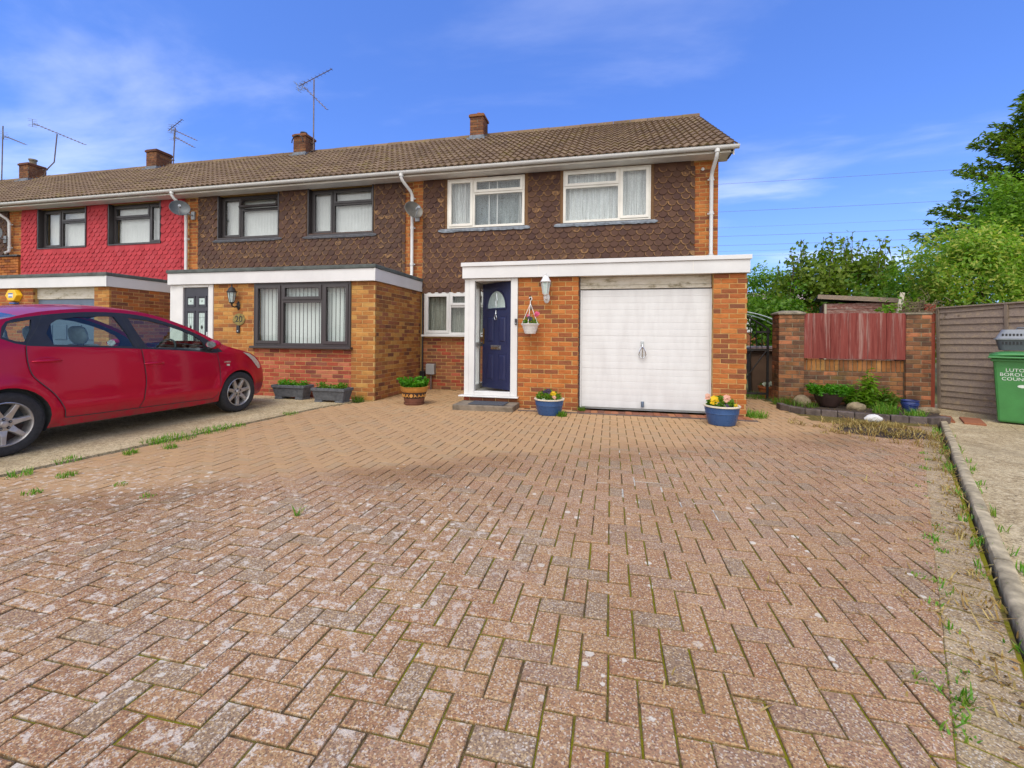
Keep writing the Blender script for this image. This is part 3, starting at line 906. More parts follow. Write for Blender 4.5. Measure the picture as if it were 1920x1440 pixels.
brickwork(pcA, wallA, (-4.30, Y1, 0), (1, 0, 0), 0.237, 2.10, 4.60, 'brick_orange')
brickwork(pcA, wallA, (1.545, Y1, 0), (1, 0, 0), 0.44, 2.325, 4.575, 'brick_orange')
brickwork(pcA, wallA, (-4.06, Y1, 0), (1, 0, 0), 1.60, 0.0, 1.125, ['brick_red', 'brick_dull'], weights=(1, 2))
brickwork(pcA, wallA, (-4.06, Y1, 0), (1, 0, 0), 0.05, 1.125, 2.10, 'brick_dull')
brickwork(hidden, gable, (1.985, Y1 + 0.041, 0), (0, 1, 0), 6.3, 0.0, 4.65, 'brick_orange', dep=0.012)
hidden.finish()
make_window(A, -3.49, -1.785, 3.505, 4.565, Y1 - 0.035, MT['cream_plastic'], [(-3.49, -2.90, 3.505, 4.565, 'sash'), (-2.90, -1.785, 4.235, 4.565, 'sash'), (-2.90, -1.785, 3.505, 4.235, 'fixed')], 'sheer')
make_window(A, -0.975, 0.745, 3.505, 4.575, Y1 - 0.035, MT['cream_plastic'], [(-0.975, 0.145, 4.235, 4.575, 'sash'), (-0.975, 0.145, 3.505, 4.235, 'fixed'), (0.145, 0.745, 3.505, 4.575, 'sash')], 'net')
make_window(A, -4.012, -2.60, 1.20, 2.122, Y1 - 0.03, MT['white_plastic'], [(-4.012, -3.42, 1.20, 2.122, 'sash'), (-3.42, -2.60, 1.82, 2.122, 'sash'), (-3.42, -2.60, 1.20, 1.82, 'fixed')], 'netgrey', sill='white_plastic', glass='glass_low')
def lead_apron(root, x0, x1, z, mat, ragged=0.012):
    rr = random.Random(int(abs(x0 * 31)))
    n = int((x1 - x0) / 0.06); mb = MB()
    P = []
    for i in range(n + 1):
        x = x0 + (x1 - x0) * i / n
        e = min(1, min(i, n - i) / 2)
        P += [(x, Y1 - 0.030, z + (0.0 if 0 < i < n else -0.02)), (x, Y1 - 0.045 - rr.uniform(0, 0.006), z - 0.028 - rr.uniform(0, ragged)), (x, Y1 - 0.044 - rr.uniform(0, 0.012), z - (0.045 + 0.02 * e) - rr.uniform(0, ragged * 1.8))]
    mb.sheet(P, n + 1, 3)
    o = mb.build('lead_apron', MT[mat], root, fixn=False)
    sm = o.modifiers.new('thick', 'SOLIDIFY'); sm.thickness = 0.005
lead_apron(A, -3.70, -1.66, 3.50, 'lead'); lead_apron(A, -1.16, 0.88, 3.50, 'lead')
downpipe(A, 1.88, 1.845, 2.42)
# verge and box end at the gable
mb = MB()
dirv = Vector((0, math.cos(PITCH), math.sin(PITCH))); nv = Vector((0, -math.sin(PITCH), math.cos(PITCH)))
e0 = Vector((0, EAVE_Y + 0.08, EAVE_Z - 0.02))
for sgn in (1, -1):
    a = e0.copy(); b = Vector((0, RIDGE_Y, RIDGE_Z - 0.03))
    if sgn < 0: a.y = 2 * RIDGE_Y - a.y
    poly = [(a.y, a.z), (b.y, b.z), (b.y, b.z - 0.16), (a.y, a.z - 0.13)]
    mb.prism(poly, lambda p, q, d: (d, p, q), 2.165, 2.185)
mb.build('bargeboard', MT['cream_plastic'], A)
mb = MB(); mb.prism([(EAVE_Y + 0.09, 4.600), (9.25, 4.600), (9.25, 4.95), (EAVE_Y + 0.09, 4.67)], lambda p, q, d: (d, p, q), 2.13, 2.164)
mb.box(1.99, 2.13, 8.813, 9.25, 4.598, 4.612)
mb.build('box_end', MT['soffit_white'], A)
mb = MB(); mb.prism([(EAVE_Y + 0.05, EAVE_Z + 0.012), (RIDGE_Y, RIDGE_Z - 0.01), (RIDGE_Y, RIDGE_Z - 0.04), (EAVE_Y + 0.05, EAVE_Z - 0.018)], lambda p, q, d: (d, p, q), 2.192, 2.212)
mb.build('verge_mortar', MT['mortar_grey'], A)
mb = MB(); mb.lathe([(0.0, 0), (0.028, 0.004), (0.03, 0.03), (0.0, 0.05)], 10, (0, 0, 0), Matrix.Translation((1.70, Y1, 4.42)) @ Matrix.Rotation(R(90), 4, 'X'))
mb.build('vent_cap', MT['white_plastic'], A, smooth=True)

# extension: porch opening, brick pier, garage, pillar
flat_roof(A, -2.45, 1.99, 'stepped')
mb = MB()
mb.box(-1.50, -0.515, Y0 + 0.0045, Y0 + 0.22, -0.15, EXT_BOT - 0.001)
ewA = mb.build('brick_pier', MT['mortar'], A)
MB().box(-1.60, -1.50, Y0 + 0.221, Y1, -0.15, EXT_BOT - 0.001).build('porch_wall', MT['room_light'], A)
mb = MB()
mb.box(1.505, 1.965, Y0 + 0.0045, Y0 + 0.22, -0.15, EXT_BOT - 0.001)
mb.box(1.75, 1.965, Y0 + 0.22, Y1, -0.15, EXT_BOT - 0.001)
ewA2 = mb.build('garage_wall', MT['mortar'], A)
mb = MB()
mb.box(-2.43, -1.50, Y0 + 0.0045, Y0 + 0.15, -0.15, 0.155)
mb.box(-2.43, -2.32, Y0 + 0.15, Y1, -0.15, 0.155)
ewA3 = mb.build('porch_plinth', MT['mortar'], A)
brickwork(pcA, ewA, (-1.50, Y0, 0), (1, 0, 0), 0.985, -0.035, EXT_BOT - 0.003, 'brick_orange')
brickwork(pcA, ewA2, (1.505, Y0, 0), (1, 0, 0), 0.47, -0.035, EXT_BOT - 0.003, 'brick_orange')
brickwork(pcA, ewA3, (-2.43, Y0, 0), (1, 0, 0), 0.93, 0.0, 0.15, ['brick_red', 'brick_dull'])
brickwork(pcA, ewA2, (1.506, Y0 + 0.215, 0), (0, -1, 0), 0.17, -0.035, EXT_BOT - 0.003, 'brick_orange', dep=0.012)
pcA.finish()
hid = Pieces('brick', 0)
brickwork(hid, ewA2, (1.975, Y0 + 0.045, 0), (0, 1, 0), 1.9, -0.035, EXT_BOT - 0.003, 'brick_orange', dep=0.012)
brickwork(hid, ewA, (-0.505, Y0 + 0.045, 0), (0, 1, 0), 0.17, -0.035, EXT_BOT - 0.003, 'brick_orange', dep=0.012)
hid.finish()
# garage door: header boards, dark gap strips, ribbed door of separate pressed strips, handle, foot lock
yg = Y0 + 0.10
mb = MB()
mb.box(-0.495, 1.495, yg - 0.004, yg + 0.05, 2.005, EXT_BOT - 0.002); mb.box(-0.495, 1.495, yg - 0.012, yg + 0.05, 1.945, 2.002)
hd = mb.build('garage_header', MT['header_white'], A, bevel=0.003)
mb = MB(); mb.box(-0.514, -0.487, yg - 0.02, yg + 0.07, -0.02, EXT_BOT - 0.003); mb.box(-0.486, 1.494, yg + 0.02, yg + 0.07, 1.925, 1.944)
mb.build('door_gap_shade', MT['dark_plastic'], A)  # dark strips stand in for the shaded gap round the garage door
mb = MB(); mb.box(-0.485, 1.50, yg + 0.05, yg + 0.06, 0.01, 1.93)
gd = mb.build('garage_door', MT['garage_white'], A)
nst = 18; hz = (1.928 - 0.045) / nst
rr = random.Random(5)
for i in range(nst):
    za = 0.045 + i * hz; zb = za + hz - 0.0009
    gz = 0.004 if i % 3 == 0 else 0.002
    mb = MB()
    prof = [(yg + 0.045, za), (yg + 0.0058, za), (yg + 0.0048, za + 0.002), (yg + 0.004 , (za + zb) / 2), (yg + 0.0048, zb - gz), (yg + 0.0065, zb), (yg + 0.045, zb)]
    mb.prism(prof, lambda p, q, d: (d, p, q), -0.455, 1.478)
    o = mb.build('door_panel', MT['garage_white'], gd)
    o.location = (0, rr.uniform(-0.001, 0.001), 0)
mb = MB(); mb.box(-0.484, -0.457, yg - 0.004, yg + 0.045, 0.03, 1.928); mb.box(1.480, 1.504, yg - 0.004, yg + 0.045, 0.03, 1.928)
mb.build('edge_trim', MT['garage_white'], gd)
mb = MB(); mb.box(0.462, 0.512, yg - 0.012, yg + 0.004, 1.04, 1.11)
mb.tube([(0.487, yg - 0.012, 1.055), (0.487, yg - 0.05, 1.055), (0.487, yg - 0.055, 1.02)], 0.010, 8)
for dx in (-0.045, 0, 0.045):
    mb.tube([(0.487, yg - 0.05, 1.03), (0.487 + dx * 0.9, yg - 0.045, 0.96), (0.487 + dx * 1.15, yg - 0.035, 0.90), (0.487 + dx * 0.7, yg - 0.03, 0.855), (0.487, yg - 0.03, 0.845)], 0.008, 6)
mb.build('garage_handle', MT['chrome'], gd, smooth=True)
mb = MB(); mb.box(0.475, 0.52, yg - 0.02, yg + 0.004, 0.075, 0.16); mb.tube([(0.497, yg - 0.02, 0.15), (0.497, yg - 0.05, 0.13), (0.497, yg - 0.05, 0.08)], 0.014, 8)
mb.build('foot_lock', MT['blue_grey'], gd)
# porch: outer white frame, sill, glazed left side, inner floor, open navy door
mb = MB()
mb.box(-2.425, -2.345, Y0 - 0.01, Y0 + 0.08, 0.175, EXT_BOT - 0.002)
mb.box(-2.343, -2.245, Y0 - 0.02, Y0 + 0.07, 0.175, EXT_BOT - 0.002)
mb.box(-1.620, -1.505, Y0 - 0.02, Y0 + 0.07, 0.175, EXT_BOT - 0.002)
mb.box(-2.244, -1.621, Y0 - 0.02, Y0 + 0.07, 0.175, 0.245)
mb.box(-2.244, -1.621, Y0 - 0.02, Y0 + 0.07, 2.095, EXT_BOT - 0.002)
pf = mb.build('porch_frame', MT['white_plastic'], A, bevel=0.006)
mb = MB(); mb.box(-2.50, -1.475, Y0 - 0.09, Y0 + 0.08, 0.152, 0.174); mb.build('porch_sill', MT['white_plastic'], pf, bevel=0.006)
mb = MB()
mb.box(-2.42, -2.36, Y0 + 0.081, Y1 - 0.01, 0.156, 0.30); mb.box(-2.42, -2.36, Y0 + 0.081, Y1 - 0.01, 2.05, EXT_BOT - 0.001)
mb.box(-2.42, -2.36, Y0 + 0.081, Y1 - 0.01, 0.98, 1.06)
mb.box(-2.425, -2.355, 7.78, 7.86, 0.30, 2.05); mb.box(-2.425, -2.355, 8.6, 8.68, 0.30, 2.05)
sf = mb.build('side_frame', MT['white_plastic'], A, bevel=0.004)
mb = MB(); mb.box(-2.395, -2.39, Y0 + 0.08, Y1 - 0.01, 0.30, 0.98); mb.box(-2.395, -2.39, Y0 + 0.08, Y1 - 0.01, 1.06, 2.05); mb.build('pane', MT['glass_low'], sf)
mb = MB(); mb.box(-2.355, -1.605, Y0 + 0.151, Y1, 0.156, 0.21); mb.build('porch_floor', MT['room_light'], A)
mb = MB(); mb.box(-2.30, -1.601, Y1 - 0.06, Y1 - 0.012, 0.22, EXT_BOT); mb.box(-1.625, -1.602, 7.75, Y1 - 0.061, 0.22, EXT_BOT); mb.build('porch_lining', MT['room_light'], A)

def panel_door(parent, w, h, mat, hinge, rz, panels, arch=None, th=0.045):
    """a door leaf hinged at its right edge; local x runs from the hinge to the left"""
    d = MB(); d.box(-w, 0, 0, th, 0, h)
    leaf = d.build('front_door', mat, parent, bevel=0.003)
    m = Matrix.Translation(hinge) @ Matrix.Rotation(rz, 4, 'Z')
    leaf.matrix_parent_inverse = Matrix.Identity(4)
    leaf.matrix_basis = WMX[parent.name].inverted() @ m
    for (a, b, c, e) in panels:
        p = MB()
        # raised-and-fielded panel: sunk moulding round a raised field
        p.box(a, b, -0.004, -0.0005, c, c + 0.018); p.box(a, b, -0.004, -0.0005, e - 0.018, e)
        p.box(a, a + 0.018, -0.004, -0.0005, c + 0.018, e - 0.018); p.box(b - 0.018, b, -0.004, -0.0005, c + 0.018, e - 0.018)
        q = [(a + 0.034, c + 0.034), (b - 0.034, c + 0.034), (b - 0.034, e - 0.034), (a + 0.034, e - 0.034)]
        qi = [(a + 0.055, c + 0.055), (b - 0.055, c + 0.055), (b - 0.055, e - 0.055), (a + 0.055, e - 0.055)]
        n = len(p.v)
        p.add([(x, -0.0006, z) for x, z in q] + [(x, -0.010, z) for x, z in qi], [(0, 1, 5, 4), (1, 2, 6, 5), (2, 3, 7, 6), (3, 0, 4, 7), (4, 5, 6, 7)])
        p.build('panel', mat, leaf)
    return leaf
dw, dh = 0.78, 1.845
door = panel_door(A, dw, dh, MT['navy'], (-1.625, Y0 + 0.05, 0.262), R(-36), [(-0.66, -0.44, 0.12, 0.62), (-0.34, -0.12, 0.12, 0.62), (-0.66, -0.44, 0.78, 1.27), (-0.34, -0.12, 0.78, 1.27)])
arc = [(-0.39 + 0.235 * math.cos(a), 1.40 + 0.29 * math.sin(a)) for a in [math.pi * i / 14 for i in range(15)]]
mb = MB(); mb.prism(arc, lambda a, b, d: (a, d, b), -0.003, -0.0006); mb.build('fanlight', MT['frost_glass'], door)
arc_o = [(-0.39 + 0.275 * math.cos(a), 1.39 + 0.335 * math.sin(a)) for a in [math.pi * i / 14 for i in range(15)]]
mb = MB()
for i in range(14):
    (a0, b0), (a1, b1), (c0, d0), (c1, d1) = arc[i], arc[i + 1], arc_o[i], arc_o[i + 1]
    mb.quad((a0, -0.004, b0), (a1, -0.004, b1), (c1, -0.012, d1), (c0, -0.012, d0)); mb.quad((c0, -0.012, d0), (c1, -0.012, d1), (c1, 0, d1), (c0, 0, d0))
mb.box(-0.665, -0.115, -0.014, -0.0005, 1.375, 1.40); mb.build('fanlight_surround', MT['navy'], door)
mb = MB()
for a in (R(60), R(90), R(120)): mb.tube([(-0.39, -0.006, 1.41), (-0.39 + 0.1 * math.cos(a) * 0.6, -0.006, 1.41 + 0.12), (-0.39 + 0.02 * math.cos(a), -0.006, 1.41 + 0.25)], 0.003, 4)
mb.build('leading', MT['chrome'], door)
mb = MB(); mb.tube([(-0.39, -0.012, 1.36), (-0.39, -0.016, 1.29)], [0.006, 0.016], 8)
mb.tube([(-0.39 + 0.028 * math.cos(a), -0.022, 1.235 + 0.045 * math.sin(a)) for a in [2 * math.pi * i / 14 for i in range(15)]], 0.007, 6, False)
mb.build('knocker', MT['chrome'], door, smooth=True)
mb = MB(); mb.box(-0.53, -0.26, -0.012, -0.0007, 0.68, 0.755); mb.box(-0.505, -0.285, -0.016, -0.012, 0.70, 0.735); mb.build('letter_plate', MT['chrome'], door, bevel=0.003)
mb = MB(); mb.box(-0.755, -0.725, -0.012, -0.0006, 0.77, 1.05); mb.tube([(-0.74, -0.012, 0.94), (-0.74, -0.055, 0.94), (-0.66, -0.06, 0.94)], 0.010, 8); mb.build('handle', MT['brass'], door, smooth=True)
mb = MB()
for x in (-0.62, -0.36, -0.08): mb.lathe([(0.0, -0.004), (0.010, -0.003), (0.012, 0)], 8, (x, -0.001, 0.055), Matrix.Rotation(R(90), 4, 'X'))
mb.build('rivet', MT['blue_grey'], door)

# ===== house B: dark windows, front room extension
B = make_house('brown-tiled terraced house with dark window frames and black front door', -10.41, -4.302, -4.38, 20, False, (-9.72, -9.28, 11.95, 12.40, 7.42, (0.085, 0.14, 'dark_plastic', -0.02)))
WB = [(-9.52, -7.775, 3.52, 4.59), (-6.97, -5.285, 3.505, 4.60)]
wallB = main_wall(B, -10.41, -4.302, 0, WB)
bg = MB(); wall_boxes(bg, -10.115, -4.535, 2.40, 4.60, Y1 - 0.004, Y1 + 0.008, WB)
tcl = bg.build('tile_cladding', MT['wall_tile_brown_clean'], B)
pT = Pieces('wall_tile'); hang_tiles(pT, tcl, -10.115, -4.535, 2.36, 4.60, Y1 - 0.004, 'wall_tile_brown_clean', WB); pT.finish()
pB = Pieces('brick')
brickwork(pB, wallB, (-4.535, Y1, 0), (1, 0, 0), 0.233, 2.40, 4.575, 'brick_orange')
brickwork(pB, wallB, (-10.41, Y1, 0), (1, 0, 0), 0.29, 2.40, 4.575, 'brick_orange')
dk = MT['dark_plastic']
make_window(B, -9.50, -7.795, 3.54, 4.57, Y1 + 0.09, dk, [(-9.50, -8.93, 3.54, 4.57, 'sash'), (-8.93, -7.795, 4.24, 4.57, 'sash'), (-8.93, -7.795, 3.54, 4.24, 'fixed')], 'blind', recess_lining=Y1 - 0.03, open_fan=1)
make_window(B, -6.95, -5.305, 3.525, 4.58, Y1 + 0.09, dk, [(-6.95, -6.37, 3.525, 4.58, 'sash'), (-6.37, -5.305, 4.23, 4.58, 'sash'), (-6.37, -5.305, 3.525, 4.23, 'fixed')], 'blind', recess_lining=Y1 - 0.03)
lead_apron(B, -9.66, -7.66, 3.50, 'lead_dark', 0.006); lead_apron(B, -7.10, -5.18, 3.49, 'lead_dark', 0.006)
downpipe(B, -4.42, -4.295, 2.43)
flat_roof(B, -8.62, -4.07, 'felt')
EB = [(-8.44, -7.58, 0.0, EXT_BOT), (-6.63, -4.58, 0.93, EXT_BOT)]
mb = MB(); wall_boxes(mb, -7.58, -4.1085, -0.15, EXT_BOT - 0.001, Y0 + 0.0045, Y0 + 0.22, EB)
mb.box(-4.33, -4.1085, Y0 + 0.22, Y1 - 0.002, -0.15, EXT_BOT - 0.001)
mb2 = MB(); mb2.box(-8.60, -8.47, Y0 + 0.0045, Y1 - 0.002, -0.15, EXT_BOT - 0.001); mb2.build('side_wall', MT['mortar'], B)
ewB = mb.build('extension_wall', MT['mortar'], B)
brickwork(pB, ewB, (-7.575, Y0, 0), (1, 0, 0), 0.94, 0.0, EXT_BOT - 0.003, 'brick_yellow')
brickwork(pB, ewB, (-6.635, Y0, 0), (1, 0, 0), 2.06, 0.0, 0.90, 'brick_red')
brickwork(pB, ewB, (-4.575, Y0, 0), (1, 0, 0), 0.475, 0.0, EXT_BOT - 0.003, 'brick_yellow')
brickwork(pB, ewB, (-4.104, Y0 + 0.041, 0), (0, 1, 0), 1.90, 0.0, EXT_BOT - 0.003, ['brick_yellow', 'brick_dull'], weights=(2, 1))
pB.finish()
make_window(B, -6.63, -4.58, 0.955, EXT_BOT - 0.004, Y0 - 0.02, dk, [(-6.63, -6.02, 0.955, EXT_BOT - 0.004, 'sash'), (-6.02, -5.15, 1.80, EXT_BOT - 0.004, 'sash'), (-6.02, -5.15, 0.955, 1.80, 'fixed'), (-5.15, -4.58, 0.955, EXT_BOT - 0.004, 'sash')], 'blind', sill='dark_plastic', glass='glass_low', blind_gap=1, t=0.035)
mb = MB(); mb.box(-8.38, -4.34, Y1 - 0.06, Y1 - 0.01, 0, EXT_BOT); mb.build('inner_room', MT['room'], B)
mb = MB(); mb.box(-8.46, -8.30, Y0 - 0.02, Y0 + 0.07, 0.02, EXT_BOT - 0.002); mb.box(-7.69, -7.58, Y0 - 0.02, Y0 + 0.07, 0.02, EXT_BOT - 0.002); mb.box(-8.299, -7.691, Y0 - 0.02, Y0 + 0.07, 2.085, EXT_BOT - 0.002)
mb.box(-8.62, -8.465, Y0 - 0.012, Y0 + 0.07, 0.02, EXT_BOT - 0.002)
mb.build('porch_frame', MT['white_plastic'], B, bevel=0.005)
dB = panel_door(B, 0.605, 2.03, MT['door_black'], (-7.692, Y0 + 0.01, 0.05), 0.0, [(-0.54, -0.335, 0.16, 0.75), (-0.27, -0.065, 0.16, 0.75)])
for a in (-0.5475, -0.2775):
    mb = MB(); mb.box(a + 0.04, a + 0.175, -0.003, -0.0006, 1.70, 1.82); mb.box(a + 0.04, a + 0.175, -0.003, -0.0006, 0.95, 1.53); mb.build('pane', MT['frost_glass'], dB)
    mb = MB()
    for (c, e) in ((1.70, 1.82), (0.95, 1.53)):
        mb.box(a + 0.0, a + 0.215, -0.016, -0.0007, e + 0.03, e + 0.045); mb.box(a + 0.005, a + 0.038, -0.010, -0.0007, c - 0.03, e + 0.028); mb.box(a + 0.177, a + 0.21, -0.010, -0.0007, c - 0.03, e + 0.028); mb.box(a + 0.005, a + 0.21, -0.012, -0.0007, c - 0.045, c - 0.031)
    mb.build('panel_moulding', MT['door_black'], dB)
    mb = MB()
    mb.box(a + 0.08, a + 0.083, -0.005, -0.0032, 0.95, 1.53); mb.box(a + 0.132, a + 0.135, -0.005, -0.0032, 0.95, 1.53); mb.box(a + 0.04, a + 0.175, -0.005, -0.0032, 1.44, 1.443)
    for zc_, q in ((1.25, 0.05), (1.765, 0.022)): mb.prism([(a + 0.1075 + q * 0.55, zc_), (a + 0.1075, zc_ + q), (a + 0.1075 - q * 0.55, zc_), (a + 0.1075, zc_ - q)], lambda x, z, d: (x, d, z), -0.006, -0.0034)
    mb.build('leading', MT['leadwork'], dB)
mb = MB(); mb.box(-0.055, -0.025, -0.012, -0.0006, 0.92, 1.16); mb.tube([(-0.04, -0.012, 1.03), (-0.04, -0.05, 1.03), (-0.15, -0.055, 1.03)], 0.010, 8); mb.build('handle', MT['chrome'], dB, smooth=True)

# ===== house C: red painted tiles
Cc = make_house('terraced house with red painted fish-scale tiles and dark window frames', -16.50, -10.412, -10.38, 20, False, (-15.50, -15.06, 11.95, 12.50, 7.42, None))
WC = [(-15.53, -13.80, 3.49, 4.585), (-13.01, -11.295, 3.50, 4.585)]
wallC = main_wall(Cc, -16.50, -10.412, 0, WC)
bg = MB(); wall_boxes(bg, -16.155, -10.555, 2.40, 4.60, Y1 - 0.004, Y1 + 0.008, WC)
tcl = bg.build('tile_cladding', MT['wall_tile_red'], Cc)
pT = Pieces('wall_tile'); hang_tiles(pT, tcl, -16.155, -10.555, 2.20, 4.60, Y1 - 0.004, 'wall_tile_red', WC); pT.finish()
pC = Pieces('brick')
brickwork(pC, wallC, (-10.555, Y1, 0), (1, 0, 0), 0.142, 2.40, 4.575, 'brick_orange')
brickwork(pC, wallC, (-16.50, Y1, 0), (1, 0, 0), 0.34, 2.40, 4.575, 'brick_orange')
make_window(Cc, -15.51, -13.82, 3.51, 4.565, Y1 + 0.10, dk, [(-15.51, -14.84, 3.51, 4.565, 'sash'), (-14.84, -13.82, 4.22, 4.565, 'sash'), (-14.84, -13.82, 3.51, 4.22, 'fixed')], 'blind', recess_lining=Y1 - 0.03)
make_window(Cc, -12.99, -11.315, 3.52, 4.565, Y1 + 0.10, dk, [(-12.99, -11.77, 4.22, 4.565, 'sash'), (-12.99, -11.77, 3.52, 4.22, 'fixed'), (-11.77, -11.315, 3.52, 4.565, 'sash')], 'blind', recess_lining=Y1 - 0.03)
downpipe(Cc, -10.52, -10.41, 2.43)
flat_roof(Cc, -15.0, -10.19, 'felt')
EC = [(-12.36, -10.62, 0.0, EXT_BOT)]
mb = MB(); mb.box(-10.62, -10.2145, Y0 + 0.0045, Y0 + 0.22, -0.15, EXT_BOT - 0.001)
mb.box(-10.43, -10.2145, Y0 + 0.22, Y1 - 0.002, -0.15, EXT_BOT - 0.001)
ewC = mb.build('garage_wall', MT['mortar'], Cc)
mb = MB(); mb.box(-14.98, -12.36, Y0 + 0.0045, Y0 + 0.22, -0.15, EXT_BOT - 0.001); ewC2 = mb.build('extension_wall', MT['mortar'], Cc)
brickwork(pC, ewC, (-10.62, Y0, 0), (1, 0, 0), 0.41, 0.0, EXT_BOT - 0.003, 'brick_yellow')
brickwork(pC, ewC2, (-14.98, Y0, 0), (1, 0, 0), 2.62, 0.0, EXT_BOT - 0.003, 'brick_orange')
brickwork(pC, ewC, (-10.21, Y0 + 0.041, 0), (0, 1, 0), 1.90, 0.0, EXT_BOT - 0.003, ['brick_orange', 'brick_dull'])
pC.finish()
mb = MB(); mb.box(-12.36, -10.62, Y0 + 0.08, Y0 + 0.12, 1.90, EXT_BOT - 0.002)
for k in range(6): mb.box(-12.36, -10.62, Y0 + 0.076 - 0.001, Y0 + 0.0795, 1.905 + k * 0.039, 1.905 + k * 0.039 + 0.036)
mb.build('garage_header', MT['header_white'], Cc)
mb = MB(); mb.box(-12.36, -10.62, Y0 + 0.10, Y0 + 0.14, 0.02, 1.895)
gdc = mb.build('garage_door', MT['blue_grey'], Cc)
for i in range(4):
    for j in range(4):
        a = -12.28 + i * 0.42; c = 0.12 + j * 0.45
        mb = MB(); mb.prism([(a, c), (a + 0.34, c), (a + 0.34, c + 0.32), (a, c + 0.32)], lambda x, z, d: (x, d, z), Y0 + 0.085, Y0 + 0.0995)
        mb.build('panel', MT['blue_grey'], gdc, bevel=0.008)

# ===== house D and the start of E
D = make_house('far terraced house with brown hung tiles over brick, mostly cut off beside the red one', -22.60, -16.502, -16.38, 20, False, (-21.42, -20.96, 11.95, 12.50, 7.42, (0.10, 0.24, 'concrete_cap', 0.0)))
WD = [(-21.4, -19.7, 3.5, 4.58)]
wallD = main_wall(D, -22.60, -16.502, 0, WD)
bg = MB(); wall_boxes(bg, -22.2, -16.66, 3.36, 4.60, Y1 - 0.004, Y1 + 0.008, WD)
tcl = bg.build('tile_cladding', MT['wall_tile_brown_clean'], D)
pT = Pieces('wall_tile'); hang_tiles(pT, tcl, -22.2, -16.66, 3.36, 4.60, Y1 - 0.004, 'wall_tile_brown_clean', WD); pT.finish()
pD = Pieces('brick')
brickwork(pD, wallD, (-16.66, Y1, 0), (1, 0, 0), 0.155, 3.38, 4.575, 'brick_orange')
brickwork(pD, wallD, (-19.0, Y1 - 0.05, 0), (1, 0, 0), 2.78, 2.10, 3.30, 'brick_orange', dep=0.06)
pD.finish()
mb = MB(); mb.box(-19.0, -16.20, Y1 - 0.09, Y1 + 0.0, 3.305, 3.35); mb.build('lead_flashing', MT['lead_dark'], D, bevel=0.006)
make_window(D, -21.38, -19.72, 3.52, 4.565, Y1 + 0.10, dk, [(-21.38, -20.7, 3.52, 4.565, 'sash'), (-20.7, -19.72, 3.52, 4.565, 'fixed')], 'blind', recess_lining=Y1 - 0.03)
downpipe(D, -16.62, -16.50, 3.37)
E_ = make_house('farthest house of the terrace, only its roof end showing at the picture edge', -24.78, -22.602, -22.38, 8, False, None)
mb = MB(); mb.box(-24.78, -22.602, Y1 + 0.01, Y1 + 0.25, -0.1, 4.66); mb.build('wall', MT['brick_orange'], E_)
